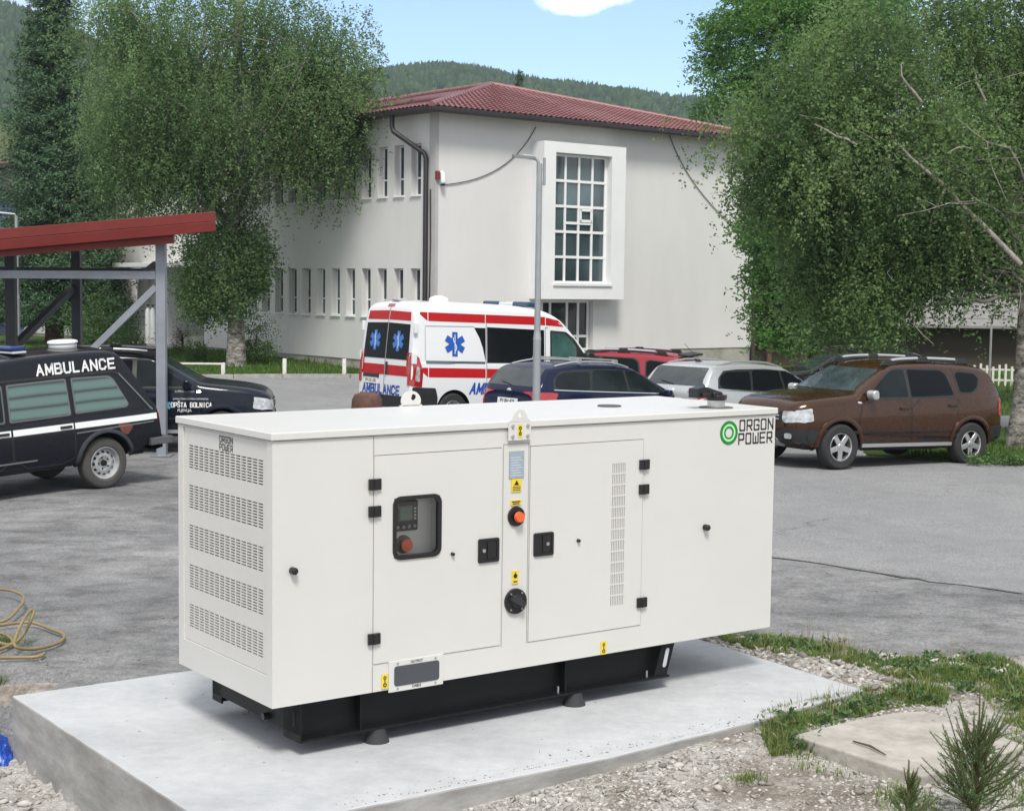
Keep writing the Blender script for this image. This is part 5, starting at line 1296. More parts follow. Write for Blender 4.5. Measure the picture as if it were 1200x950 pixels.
    for s in (1, -1):
        for a, b in ((.12, -.42), (-.62, -1.22)):
            pts = []
            for k in range(5): x = a+(b-a)*k/4; p, n = c.hit('t', x, s*.565); pts.append((x, s*.565, p.z+.065))
            MB().tube(pts, .026, 8).build('roof_rail_tube', rail, c.root, smooth=50)
        for x in (.2, -.52, -1.34):
            p, n = c.hit('t', x, s*.565); MB().prism([(x+.13, s*.54, p.z), (x+.07, s*.54, p.z+.085), (x-.10, s*.54, p.z+.085), (x-.16, s*.54, p.z)], (0, s*.05, 0)).build('rail_foot', BP, c.root, bevel=.01)
    return c

def axle(px1, py1, px2, py2, z, wid, side):
    """mid-axle points from the outer wheel contacts of the near side; side = +1 if the car's left side is near"""
    a, b = contact(px1, py1), contact(px2, py2); f = (a-b); f.z = 0; f.normalize(); l = Vector((-f.y, f.x, 0))*side
    return (a-l*wid/2).xy, (b-l*wid/2).xy
BROWN = paint('bronze_brown_paint', (.048, .019, .008), .3, .25, .003, .7); NAVY = paint('dark_navy_paint', (.006, .010, .020), .2, .3, .012); REDP = paint('faded_red_paint', (.30, .03, .045), .15, .35, .03); BLACKP = paint('black_paint', (.012, .012, .014), .1, .3, .05)
pf, pr = axle(984, 551, 1129, 543, zf(5.4, 24.6), 1.72, 1)
c = suv('parked_suv', 'metallic brown compact SUV with silver roof rails parked right of the generator', pf, pr, BROWN, extras=False, mirrorm=SILT, scale=1.045)
c.bodyo['label'] = 'glossy metallic brown body'
# dark blue pickup-like SUV with hospital lettering
fx = gp(290, 520, -.1)
yaw = R(7); f2 = Vector((math.cos(yaw), math.sin(yaw))); n2_ = Vector((-f2.y, f2.x))
nose = dp(318, 478, 25.9); mid2 = Vector((nose.x, 25.9)) - f2*2.12 + n2_*.45
c = suv('service_suv', 'dark navy compact SUV with white hospital lettering on its front door, behind the shelter post', mid2+f2*1.3365, mid2-f2*1.3365, NAVY, extras=False)
WTX = M('white_lettering', (.78, .79, .80), .45); WTX2 = M('pale_lettering', (.45, .47, .5), .5)
def star_of_life(c, mode, a0, b0, r, mat, sgn=1, flip=1, off=.008, staff=True, matw=None):
    mb = MB()
    for k in range(3):
        a_ = R(90+60*k); d = (math.cos(a_), math.sin(a_)); n_ = (-d[1], d[0]); w = r*.27
        q = [(d[0]*r*s1+n_[0]*w*s2, d[1]*r*s1+n_[1]*w*s2) for s1, s2 in ((-1, -1), (1, -1), (1, 1), (-1, 1))]
        vs = []
        for x, y in q: p, n = c.hit(mode, a0+flip*x, b0+y, sgn); vs.append(p+n*(off+.0006*k))
        mb.add(vs, [(0, 1, 2, 3)])
    e = mb.build('star_emblem', mat, c.root, fix=False)
    if staff:
        pts = [(a0, b0-r*.8), (a0, b0+r*.8)]; vs, fs = c.line('x', mode, pts, r*.07, off+.003, matw, sgn); mb = MB().add(vs, fs)
        pts = [(a0+flip*r*.16*math.sin(t_*5.5), b0-r*.6+r*1.15*t_) for t_ in np.linspace(0, 1, 16)]; vs, fs = c.line('x', mode, pts, r*.07, off+.003, matw, sgn); mb.add(vs, fs)
        mb.build('staff_and_snake', matw or WTX, e, fix=False)
    return e
for s in (1, -1):
    fl = -s if s > 0 else 1
    fl = 1 if s < 0 else -1
    star_of_life(c, 's', .95-.30 if False else .44, .78, .085, M('pale_blue_emblem', (.10, .38, .60), .4), s, fl, .010, True, WTX)
    c.sword('hospital_lettering', 'OPŠTA BOLNICA', .66, .070, 's', .86, .755, WTX, s, fl, .19, off=.010)
    c.text('hospital_lettering', 'JAVNA ZDRAVSTVENA USTANOVA', .036, 's', .84, .885, WTX2, s, fl, .010, bold=.001)
    c.text('hospital_lettering', 'PLJEVLJA', .06, 's', .74, .70, WTX2, s, fl, .010, bold=.002)
    c.text('hospital_lettering', 'SLUŽBENO VOZILO', .035, 's', .74, 1.0, WTX2, s, fl, .010)
# red SUV behind, facing left and away
f3 = Vector((-.93, .37)).normalized(); r3 = dp(806, 430, 32.6); n3 = Vector((-f3.y, f3.x)); mid3 = Vector((r3.x, 32.6)) + f3*2.0 - n3*(-.0)
mid3 = Vector((r3.x, 33.0)) + f3*1.75
c = suv('red_suv', 'red compact SUV with roof rails behind the dark blue and silver estate cars', mid3+f3*1.3365, mid3-f3*1.3365, REDP, extras=False)
for s in (1,):
    MB().prism([(-1.70, -.56, 1.60), (-1.95, -.54, 1.575), (-1.95, .54, 1.575), (-1.70, .56, 1.60)], (0, 0, .045)).build('roof_spoiler', BP, c.root, bevel=.01)
# black SUV far behind the brown one
f4 = Vector((-.95, -.12)).normalized(); r4 = dp(985, 430, 39); mid4 = Vector((r4.x, 39))
c = suv('black_suv', 'black car in deep shade behind the silver estate and brown SUV', mid4+f4*1.3365, mid4-f4*1.3365, BLACKP, extras=False, rail=BP)

# ---- estate cars
EST = dict(wb=2.62, ax=(1.40, -1.22), rw=.315, track=1.53, tw=.2, rim='alloy', rimr=.20, tum=.27, bulge=.04, round=.09, crown=.025,
  top=[(2.28, .55), (2.26, .70), (2.10, .82), (1.6, .93), (1.02, 1.00), (.92, 1.03), (.20, 1.38), (-.05, 1.43), (-.8, 1.455), (-1.5, 1.425), (-1.86, 1.38), (-1.98, 1.31), (-2.20, 1.00), (-2.26, .88), (-2.28, .55)],
  bot=[(2.28, .35), (2.1, .22), (1.6, .18), (-1.6, .20), (-2.1, .26), (-2.28, .40)], belt=[(2.28, .80), (1.0, .90), (0, .935), (-1.3, .965), (-2.28, .98)],
  hw=[(2.28, .55), (2.2, .70), (1.95, .82), (1.4, .875), (.7, .885), (-1.2, .885), (-1.8, .86), (-2.15, .78), (-2.28, .66)])
def estate(name, label, Pf, Pr, pm, plate, rounded=False, bars=None, railm=None, scale=1.0, trim=True):
    S = dict(EST); S['scale'] = scale
    c = Car(name, label, 'car', Pf, Pr, S, pm)
    c.door([(.98, .30), (.98, .70), (.90, .90), (-.10, .935), (-.12, .29)], hx=.05, hz=.80)
    c.door([(-.14, .29), (-.12, .935), (-1.02, .96), (-1.08, .80), (-.88, .50), (-.80, .29)], hx=-.88, hz=.82)
    wins_ = ([(.82, .955), (.55, 1.12), (.22, 1.305), (.10, 1.335), (-.08, 1.345), (-.08, .975)], [(-.14, .975), (-.14, 1.345), (-.82, 1.345), (-.90, 1.32), (-1.02, .995)], [(-1.08, .995), (-.98, 1.315), (-1.60, 1.29), (-1.78, 1.22), (-1.86, 1.08), (-1.80, 1.01)])
    for s in (1, -1):
        c.patch('window_surround', 's', [(.90, .94), (.55, 1.15), (.20, 1.345), (-.5, 1.37), (-1.3, 1.345), (-1.68, 1.31), (-1.86, 1.18), (-1.92, 1.0), (-1.2, .978), (0, .955)], .003, BP, sgn=s, rnd=1)
        for poly in wins_: c.patch('side_window', 's', poly, .006, GLC if not rounded else GLS, sgn=s, rnd=1)
        if trim: c.ribbon('window_chrome', 's', [(.9, .94), (0, .955), (-1.2, .976), (-1.9, .992)], .016, .008, CHR, s)
        t_ = c.patch('tail_light', 'r', [(s*.62, .66), (s*.84, .66), (s*.82, .95), (s*.64, .94)], .012, LAMPR, rnd=1, step=.05)
        c.patch('tail_light_wrap', 's', [(-2.27, .66), (-2.08, .67), (-2.10, .93), (-2.24, .95)], .012, LAMPR, sgn=s, rnd=1, step=.05, parent=t_)
        c.patch('reversing_light', 'r', [(s*.66, .74), (s*.76, .74), (s*.76, .82), (s*.66, .82)], .018, LAMPW, rnd=1, step=.05, parent=t_)
        c.patch('headlight', 'f', [(s*.46, .66), (s*.76, .68), (s*.76, .54), (s*.50, .52)], .014, LAMPW, rnd=1, step=.05)
        c.patch('headlight', 's', [(2.22, .56), (2.2, .70), (1.98, .76), (2.02, .60)], .012, LAMPW, sgn=s, rnd=1, step=.05)
    c.patch('windscreen', 'f', [(-.66, 1.06), (.66, 1.06), (.54, 1.36), (-.54, 1.36)], .006, GLC, rnd=1)
    bw_ = c.patch('rear_window', 'r', [(-.70, 1.03), (.70, 1.03), (.60, 1.10), (.57, 1.345), (-.57, 1.345), (-.60, 1.10)], .006, M('rear_glass_'+name, (.03, .04, .045), .05, 0, .6, 3, spec=1), rnd=1)
    c.ribbon('wiper', 'r', [(0, 1.04), (.30, 1.09)], .016, .02, BP)
    c.patch('grille', 'f', [(-.40, .55), (.40, .55), (.38, .70), (-.38, .70)], .012, BP, rnd=1)
    o = c.patch('badge', 'r', [(-.05, .90), (.05, .90), (.05, .98), (-.05, .98)], .016, CHR, rnd=2, step=.05)
    rearplate(c, 0, .76, plate)
    p, n = c.hit('t', -1.86, 0)
    c.mirror(.78, .93, pm, .13); c.rails(.10, -1.72, .56, railm or BP, .045, bars)
    c.both('sill_line', [(.95, .20), (.95, .27), (-.80, .27), (-.80, .20)], .01, BP, rnd=0)
    return c
def rear_place(pxr, D, phi, spec_rear, half, wbspec):
    """estate and van: rear right corner at pixel column pxr and distance D, heading phi (from +x)"""
    X = (pxr-600)/F*D*1.0; f = Vector((math.cos(phi), math.sin(phi))); lft = Vector((-f.y, f.x))
    org = Vector((X, D)) + f*spec_rear + lft*half
    return org + f*wbspec[0], org + f*wbspec[1], org
NAVY2 = paint('dark_blue_paint', (.006, .011, .040), .25, .3, .012); SILV = paint('silver_paint', (.50, .52, .53), .45, .32, .04)
a_, b_c, org = rear_place(627, 26.6, R(41), 2.22, .80, (1.40, -1.22))
c = estate('blue_estate_car', 'dark blue estate car with silver roof bars between the white ambulance and the silver estate', a_, b_c, NAVY2, 'PV BH 429', bars=(-.25, -1.15), railm=SILT)
EST_B = org
a_, b_c, org = rear_place(824, 28.2, R(43), 2.37, .87, (1.40*1.07, -1.22*1.07))
c = estate('silver_estate_car', 'silver estate car with dark tinted windows directly behind the generator roof', a_, b_c, SILV, 'PV CG 118', rounded=True, railm=SILT, trim=True, scale=1.07)
p, n = c.hit('t', -1.5, .1); MB().prism([(-1.45, -.02, p.z), (-1.62, -.02, p.z), (-1.64, -.02, p.z+.05), (-1.55, -.02, p.z+.03)], (0, .04, 0)).tube([(-1.50, 0, p.z+.02), (-1.95, 0, p.z+.30)], .004, 5).build('aerial', BP, c.root)

# ---- white ambulance van
VAN = dict(wb=3.45, ax=(1.725, -1.725), rw=.345, track=1.80, tw=.22, rim='steel', rimr=.21, gap=.06, tum=.10, bulge=.02, round=.13, crown=.03,
  top=[(2.66, .62), (2.64, .95), (2.48, 1.12), (2.05, 1.30), (1.92, 1.36), (1.20, 2.08), (.95, 2.28), (.55, 2.42), (.0, 2.47), (-2.4, 2.47), (-2.60, 2.40), (-2.655, 2.26), (-2.73, 1.30), (-2.745, .55)],
  bot=[(2.66, .42), (2.5, .28), (-2.5, .30), (-2.745, .42)], belt=[(2.66, 1.0), (1.9, 1.26), (-2.745, 1.28)],
  hw=[(2.66, .66), (2.5, .86), (2.1, .98), (1.6, 1.02), (-2.5, 1.02), (-2.70, .99), (-2.745, .95)])
VANW = paint('ambulance_white', (.72, .74, .76), .0, .28, .02)
a_, b_c, org = rear_place(480, 30.4, R(36.5), 2.72, .98, (1.725, -1.725))
c = Car('ambulance_van', 'white ambulance van with red stripes and blue star emblems parked behind the generator', 'ambulance', a_, b_c, VAN, VANW)
for s in (1, -1):
    fl = -1 if s > 0 else 1
    for z0, z1, nm in ((2.10, 2.27, 'upper'), (1.00, 1.185, 'lower')):
        segs = ((-2.46, -2.36, 1), (-2.34, -.98, 0), (-.96, .55, 0), (.57, 1.12 if nm == 'upper' else 1.75, 2))
        for x0, x1, kind in segs:
            poly = [(x0, z0), (x1, z0), (x1, z1), (x0, z1)]
            if kind == 1: poly = [(x1, z0), (x1, z1), (x0-.14, z1)]
            if kind == 2 and nm == 'upper': poly = [(x0, z0), (x1-.08, z0-.02), (x1-.22, z1-.06), (x0, z1-.01)]
            c.patch('red_stripe', 's', poly, .004, REDS, sgn=s, rnd=0, step=.15)
    c.patch('side_window', 's', [(-1.25, 2.00), (-.97, 2.00), (-.97, 1.34), (-1.04, 1.60), (-1.12, 1.80)], .005, GLS, sgn=s, rnd=0, step=.1)
    c.patch('sliding_door_window', 's', [(-.93, 1.30), (-.93, 2.02), (.52, 2.00), (.52, 1.32)], .006, GLS, sgn=s, rnd=0, step=.15)
    c.patch('lower_rail', 's', [(-2.40, 1.275), (-.98, 1.275), (-.98, 1.325), (-2.40, 1.325)], .014, M('rail_grey', (.09, .12, .13), .5), sgn=s, rnd=0, step=.2)
    vs, fs = c.line('x', 's', [(-.95, .45), (-.95, 2.09)], .014, .007, SEAM, s); MB().add(vs, fs).build('door_gap', M('soft_gap', (.18, .19, .2), .8), c.root, fix=False)
    vs, fs = c.line('x', 's', [(.55, .45), (.55, 2.05), (.62, 2.05)], .014, .007, SEAM, s); MB().add(vs, fs).build('door_gap', bpy.data.materials['soft_gap'], c.root, fix=False)
    vs, fs = c.line('x', 's', [(-2.42, 1.33), (-2.42, 2.0), (-1.25, 2.02)], .010, .006, SEAM, s); MB().add(vs, fs).build('panel_gap', bpy.data.materials['soft_gap'], c.root, fix=False)
    w_ = c.patch('cab_window_surround', 's', [(.68, 1.26), (.68, 2.00), (1.10, 1.98), (1.32, 1.84), (1.80, 1.30), (1.70, 1.24)], .004, BP, sgn=s, rnd=1, step=.1)
    c.patch('cab_window', 's', [(.72, 1.32), (.72, 1.95), (1.06, 1.93), (1.26, 1.80), (1.38, 1.66), (1.38, 1.30)], .007, M('cab_glass%d' % s, (.05, .12, .11), .05, 0, .5, 2, spec=.9), sgn=s, rnd=1, step=.1)
    star_of_life(c, 's', -1.72, 1.66, .24, BLUES, s, fl, .008, True, WTX)
    c.sword('ambulance_lettering', 'AMBULANCE', 1.50, .19, 's', -.60, .69, BLUET, s, fl, .22, .25)
    c.patch('lower_cladding', 's', [(-2.70, .34), (-2.70, .80), (-2.18, .79), (-2.12, .60), (-2.12, .34)], .010, CLAD, sgn=s, rnd=1, step=.1)
    t_ = c.patch('tail_light', 's', [(-2.735, .83), (-2.50, .80), (-2.48, 1.10), (-2.56, 1.38), (-2.735, 1.48)], .014, LAMPR, sgn=s, rnd=1, step=.06)
    c.patch('tail_light_lens', 's', [(-2.66, .92), (-2.56, .90), (-2.56, 1.18), (-2.62, 1.22)], .024, LAMPW, sgn=s, rnd=1, step=.06, parent=t_)
    c.patch('tail_light', 'r', [(s*.86, .83), (s*.97, .83), (s*.94, 1.45), (s*.88, 1.40)], .014, LAMPR, rnd=1, step=.06)
    c.patch('rear_window', 'r', [(s*.015, 1.32), (s*.84, 1.32), (s*.80, 2.02), (s*.015, 2.04)], .006, GLS, rnd=0, step=.12)
    star_of_life(c, 'r', s*.43, 1.68, .20, M('rear_emblem_blue%d' % s, (.03, .17, .55), .4), 1, -1, .010, True, WTX)
    c.patch('red_stripe', 'r', [(s*.02, 2.10), (s*.80, 2.09), (s*.77, 2.26), (s*.02, 2.28)], .005, REDS, rnd=0, step=.12)
    c.patch('red_stripe', 'r', [(s*.02, 1.00), (s*.84, 1.00), (s*.83, 1.20), (s*.02, 1.20)], .005, REDS, rnd=0, step=.12)
    for z in (1.35, 1.95): MB().box(-2.73 if z < 1.5 else -2.70, -2.62, s*.98-.03 if s > 0 else s*.98-.02, s*.98+.02 if s > 0 else s*.98+.03, z-.10, z+.10).build('hinge', VANW, c.root, bevel=.01)
c.patch('rear_bumper', 'r', [(-.98, .36), (.98, .36), (.98, .60), (-.98, .60)], .03, CLAD, rnd=0, step=.15)
vs, fs = c.line('x', 'r', [(0, .62), (0, 2.36)], .016, .009, SEAM); MB().add(vs, fs).build('door_gap', bpy.data.materials['soft_gap'], c.root, fix=False)
c.patch('door_latch', 'r', [(-.10, 1.0), (-.04, 1.0), (-.04, 1.26), (-.10, 1.26)], .02, BP, rnd=1, step=.1)
c.patch('plate_light_bar', 'r', [(.20, .93), (.80, .93), (.78, 1.0), (.20, 1.0)], .018, BP, rnd=0, step=.1)
rearplate(c, .50, .86, 'PV CG 158', .5)
c.sword('ambulance_lettering', 'AMBULANCE', 1.42, .16, 'r', .08, .625, BLUET, 1, -1, .24)
c.patch('high_brake_light', 'r', [(-.12, 2.36), (.12, 2.36), (.12, 2.41), (-.12, 2.41)], .012, LAMPR, rnd=0, step=.1)
c.patch('windscreen', 'f', [(-.86, 1.38), (.86, 1.38), (.74, 2.06), (-.74, 2.06)], .006, GLS, rnd=1)
for s in (1, -1): c.patch('headlight', 'f', [(s*.60, .86), (s*.84, .98), (s*.82, .66), (s*.66, .64)], .015, LAMPW, rnd=1, step=.08)
c.patch('grille', 'f', [(-.5, .5), (.5, .5), (.5, .72), (-.5, .72)], .012, BP, rnd=1)
c.mirror(1.62, 1.42, BP, .26)
# roof gear
def roofz(c, x, y=0): p, n = c.hit('t', x, y); return p.z
z = roofz(c, -1.5); MB().lathe([(.20, -.01), (.20, .05), (.16, .085), (.06, .12), (0, .12)], Matrix.Translation((-1.5, 0, z)), 20).build('roof_vent', WHITEP, c.root, smooth=40)
z = roofz(c, -2.45); MB().box(-2.55, -2.35, -.14, .14, z-.01, z+.05).build('rear_light_unit', M('beacon_grey', (.4, .42, .42), .3), c.root, bevel=.02)
z = roofz(c, .35); mb = MB()
lb = MB().box(.18, .42, -.25, .25, z, z+.09).build('light_bar', M('beacon_white', (.6, .63, .66), .3), c.root, bevel=.03)
for s in (1, -1): MB().box(.16, .44, s*.26 if s > 0 else -.80, .80 if s > 0 else -.26, z-.01, z+.10).build('blue_beacon', M('beacon_blue%d' % s, (.03, .07, .13), .15), lb, bevel=.035)

# ---- black raised-roof ambulance estate in the left foreground
NIV = dict(wb=2.70, ax=(1.28, -1.42), rw=.343, track=1.44, tw=.185, rim='steel', rimr=.225, gap=.075, tum=.11, bulge=.03, round=.07, crown=.035, lift=.005, tyrem=TYRED,
  top=[(2.10, .62), (2.08, .90), (1.95, .98), (1.20, 1.07), (1.10, 1.10), (.66, 1.62), (.50, 1.75), (.1, 1.82), (-.6, 1.86), (-1.35, 1.86), (-1.66, 1.845), (-1.80, 1.78), (-2.24, 1.12), (-2.32, 1.02), (-2.35, .62)],
  bot=[(2.10, .50), (1.9, .34), (-1.6, .34), (-1.95, .42), (-2.35, .55)], belt=[(2.10, .92), (1.1, 1.0), (-2.35, 1.02)],
  hw=[(2.10, .70), (1.9, .79), (1.3, .83), (-1.8, .84), (-2.26, .82), (-2.35, .79)])
NIVP = paint('worn_black_paint', (.005, .007, .012), .0, .22, .006)
ang = R(180+47); fN = Vector((math.cos(ang), math.sin(ang))); lN = Vector((-fN.y, fN.x))
rc = contact(120, 573); rear_ax = Vector((rc.x, rc.y)) - lN*.80
c = Car('old_ambulance_estate', 'old black ambulance estate with raised roof and white side stripe at the left edge', 'ambulance', rear_ax+fN*2.70+fN*0, rear_ax, NIV, NIVP)
c.root.location.z += 0
TEAL = None
m, nt_, b_ = nodes('screened_green_glass'); tcc = nt_.nodes.new('ShaderNodeTexCoord'); sp = nt_.nodes.new('ShaderNodeSeparateXYZ'); nt_.links.new(tcc.outputs['Object'], sp.inputs[0])
wv = nt_.nodes.new('ShaderNodeTexWave'); wv.bands_direction = 'Z'; wv.inputs['Scale'].default_value = 2.1; wv.inputs['Distortion'].default_value = .6; wv.inputs['Detail'].default_value = 1; nt_.links.new(tcc.outputs['Object'], wv.inputs['Vector'])
nt_.links.new(ramp(nt_, wv.outputs['Fac'], [(.05, (.02, .035, .035)), (.16, (.06, .12, .11)), (.7, (.09, .165, .15))]).outputs[0], b_.inputs['Base Color']); setp(b_, Roughness=.06); b_.inputs['Specular IOR Level'].default_value = .9
SCR = m
GREYT = M('dull_grey_trim', (.16, .17, .175), .5, .3)
c.arch(.405, .455, M('worn_flare', (.03, .034, .042), .5, 0, .3, 9), .03, -5, 185)
c.door([(.98, .42), (.98, .80), (.90, 1.0), (-.06, 1.0), (-.06, .42)], hx=.06, hz=.90, hm=BP)
c.door([(-.08, .42), (-.08, 1.0), (-.96, 1.0), (-.97, .72), (-.96, .42)], hx=-.84, hz=.90, hm=BP)
for s in (1, -1):
    fl = -1 if s > 0 else 1
    for poly, mt in (([(.86, 1.06), (.62, 1.32), (.54, 1.47), (.02, 1.50), (.02, 1.05)], GLC), ([(-.08, 1.05), (-.08, 1.50), (-.90, 1.51), (-.93, 1.06)], SCR), ([(-1.03, 1.07), (-1.01, 1.51), (-1.55, 1.49), (-1.62, 1.44), (-1.82, 1.12), (-1.78, 1.08)], SCR)):
        cx_ = sum(p[0] for p in poly)/len(poly); cz_ = sum(p[1] for p in poly)/len(poly)
        big_ = [(a+(.03 if a > cx_ else -.03), b+(.03 if b > cz_ else -.03)) for a, b in poly]
        big2 = [(a+(.018 if a > cx_ else -.018), b+(.018 if b > cz_ else -.018)) for a, b in poly]
        c.patch('window_rubber', 's', big_, .004, BP, sgn=s, rnd=1); c.patch('window_chrome', 's', big2, .007, GREYT, sgn=s, rnd=1); c.patch('side_window', 's', poly, .010, mt, sgn=s, rnd=1)
    for x0, x1 in ((.96, -.055), (-.085, -.955), (-.98, -2.26)):
        zA, zB_ = .858, .938
        c.patch('white_stripe', 's', [(x0, zA), (x0, zB_), (x1, zB_), (x1, zA)], .0075, WTX, sgn=s, rnd=0, step=.15)
    c.sword('ambulance_lettering', 'AMBULANCE', 1.20, .125, 's', -1.12, 1.605, WTX, s, fl, .21, off=.009)
    c.text('health_lettering', 'MEDICINSKA', .06, 's', -.02+.72, .66, WTX, s, fl, .009, bold=.002)
    c.text('health_lettering', 'POMOĆ PLJEVLJA', .085, 's', .56, .56, WTX, s, fl, .009, bold=.005)
    c.patch('rust_patch', 's', [(-1.62, .855), (-1.80, .85), (-1.86, .80), (-1.82, .74), (-1.76, .69), (-1.68, .73)], .0085, M('primer_and_rust%d' % s, (.16, .045, .03), .8, 0, .5, 30), sgn=s, rnd=1, step=.06)
    c.patch('side_moulding', 's', [(-.40, .505), (-.40, .525), (.96, .525), (.96, .505)], .012, GREYT, sgn=s, rnd=0, step=.2)
    c.ribbon('side_moulding', 's', [(-.99, .80), (-2.2, .83)], .018, .010, GREYT, s)
    c.ribbon('gutter_rail', 's', [(.9, 1.13), (.62, 1.56), (-.2, 1.565), (-1.62, 1.56), (-1.72, 1.52)], .03, .014, BP, s)
    c.ribbon('pillar_trim', 's', [(-1.72, 1.53), (-2.20, .99)], .022, .012, GREYT, s)
    c.patch('tail_light', 'r', [(s*.62, .70), (s*.76, .70), (s*.76, .95), (s*.62, .95)], .012, LAMPR, rnd=1, step=.06)
    c.patch('headlight', 'f', [(s*.45, .66), (s*.62, .66), (s*.62, .84), (s*.45, .84)], .015, LAMPW, rnd=2, step=.06)
c.patch('sill_dirt', 's', [(.95, .36), (.95, .44), (-.95, .44), (-.95, .36)], .004, M('dusty_sill', (.07, .075, .08), .8, 0, .4, 7), sgn=1, rnd=0, step=.2)
c.patch('rear_window', 'r', [(-.62, 1.12), (.62, 1.12), (.56, 1.62), (-.56, 1.62)], .008, GLS, rnd=1)
c.patch('windscreen', 'f', [(-.66, 1.16), (.66, 1.16), (.60, 1.60), (-.60, 1.60)], .008, GLC, rnd=1)
MB().box(-2.48, -2.34, -.80, .80, .50, .60).box(-2.48, -2.12, .78, .86, .50, .60).box(-2.48, -2.12, -.86, -.78, .50, .60).build('rear_bumper', M('bumper_steel', (.13, .135, .14), .4, .5, .3, 5), c.root, bevel=.012)
MB().box(2.08, 2.22, -.78, .78, .50, .60).build('front_bumper', bpy.data.materials['bumper_steel'], c.root, bevel=.012)
MB().cyl((-2.0, .55, .38), (-2.18, .55, .38), .02, .02, 8).build('exhaust_tail', BP, c.root)
z = roofz(c, -1.36); MB().lathe([(.18, -.03), (.19, .01), (.19, .025), (.165, .03), (.165, .042), (.205, .05), (.20, .075), (.15, .088), (0, .092)], Matrix.Translation((-1.36, .0, z)), 28).build('roof_fan', WHITEP, c.root, smooth=40)
z = roofz(c, -.42); lb = MB().box(-.52, -.32, -.52, .52, z+.0, z+.03).build('light_bar', M('bar_base', (.5, .52, .55), .4), c.root, bevel=.01)
MB().box(-.53, -.31, -.50, .50, z+.03, z+.10).build('blue_beacon', M('beacon_dark_blue', (.012, .03, .12), .12), lb, bevel=.03)
# ------------------------------------------------------------------ vegetation
LB1 = leafmat('birch_leaves', (.066, .128, .050), (.24, .365, .150), .55)
LB2 = leafmat('birch_leaves_darker', (.062, .124, .046), (.24, .36, .138), .55)
LASH = leafmat('ash_leaves', (.045, .13, .03), (.15, .31, .07), .45)
LDRK = leafmat('dark_leaves', (.035, .060, .026), (.095, .135, .055), .3)
LSHR = leafmat('shrub_leaves', (.04, .095, .03), (.13, .22, .07), .35)
LSPR = leafmat('spruce_needles', (.020, .058, .030), (.10, .18, .09), .1, .6)
GRS = leafmat('grass_blades', (.050, .105, .018), (.14, .24, .05), .4)
GRS2 = leafmat('rough_grass_blades', (.075, .13, .025), (.25, .32, .09), .4)
m, nt_, b_ = nodes('birch_bark'); BARK = m
n1 = noise(nt_, 3.5, 7, .75, stretch=(1, 1, 2.2)); n2 = noise(nt_, 22, 4, .6, stretch=(.6, .6, 3))
c_ = ramp(nt_, n1.outputs['Fac'], [(.40, (.045, .04, .035)), (.50, (.22, .20, .18)), (.64, (.42, .40, .37))]).outputs[0]
c_ = mix(nt_, ramp(nt_, n2.outputs['Fac'], [(.56, 0), (.64, .8)]).outputs[0], c_, (.05, .045, .04)); nt_.links.new(c_, b_.inputs['Base Color']); setp(b_, Roughness=.9); bump(nt_, b_, n1.outputs['Fac'], .03)
BRKD = M('grey_brown_bark', (.09, .07, .055), .95, 0, .45, 6, .02, 30, .1, stretch=(1, 1, .3)); BRKR = M('spruce_bark', (.11, .065, .05), .95, 0, .4, 8, .015, 40, .1)
BRANCH = M('pale_birch_limb', (.27, .25, .22), .85, 0, .5, 9, .004, 40, .15)

def leaves(name, P, size, mat, parent, g, droop=.0, asp=.62, tone=None, flat=.6, down=None):
    n = len(P); size = np.broadcast_to(size, (n,)) if np.ndim(size) else np.full(n, size)
    size = size*g.uniform(.7, 1.25, n)
    d = g.normal(size=(n, 3)); d[:, 2] = d[:, 2]*.7-droop; d /= np.linalg.norm(d, axis=1)[:, None]
    r = g.normal(size=(n, 3)); r -= d*(r*d).sum(1)[:, None]; r /= np.linalg.norm(r, axis=1)[:, None]
    a = P; b = P+d*(size*.5)[:, None]+r*(size*asp*.5)[:, None]; c2 = P+d*size[:, None]; e = P+d*(size*.5)[:, None]-r*(size*asp*.5)[:, None]
    V_ = np.stack([a, b, c2, e], 1).reshape(-1, 3); Fc = np.arange(4*n).reshape(n, 4)
    if tone is None: tone = g.uniform(0, 1, n)
    return mesh_np(name, V_, Fc, mat, parent, tone=np.clip(tone, 0, 1))

def lobes_px(L, D):
    out = []
    for (cx_, cy_, rx, rz, *rest) in L:
        Dl = D + (rest[0] if rest else 0); k = Dl/F; c_ = dp(cx_, cy_, Dl)
        w = rest[1] if len(rest) > 1 else 1
        out.append((np.array(c_), rx*k, min(rx, 1.3*rz)*k*.85, rz*k, w))
    return out
def sample_lobes(lob, n, g, shell=.0):
    ws = np.array([l[1]*l[2]*l[3]*l[4] for l in lob]); ws = ws**.75; ws /= ws.sum()
    idx = g.choice(len(lob), n, p=ws); u = g.normal(size=(n, 3)); u /= np.linalg.norm(u, axis=1)[:, None]
    r = (shell+(1-shell)*g.uniform(0, 1, n))**(1/2.2)
    C_ = np.stack([lob[i][0] for i in idx]); S_ = np.array([[lob[i][1], lob[i][2], lob[i][3]] for i in idx])
    return C_+u*r[:, None]*S_, idx
def limb(mb, a, b, r0, r1, g, n=7, wob=.25, sagg=0):
    a = np.array(a, float); b = np.array(b, float); L = np.linalg.norm(b-a); pts = []; rs_ = []
    off = g.normal(size=3)*wob*L*.25; off[2] = abs(off[2])*.8-sagg*L
    w2 = g.normal(size=(n+1, 3))*L*.014
    for k in range(n+1):
        t = k/n; pts.append(tuple(a+(b-a)*t+off*math.sin(math.pi*t)+(w2[k] if 0 < k < n else 0))); rs_.append(r0+(r1-r0)*t)
    mb.tube(pts, rs_, 6); return pts
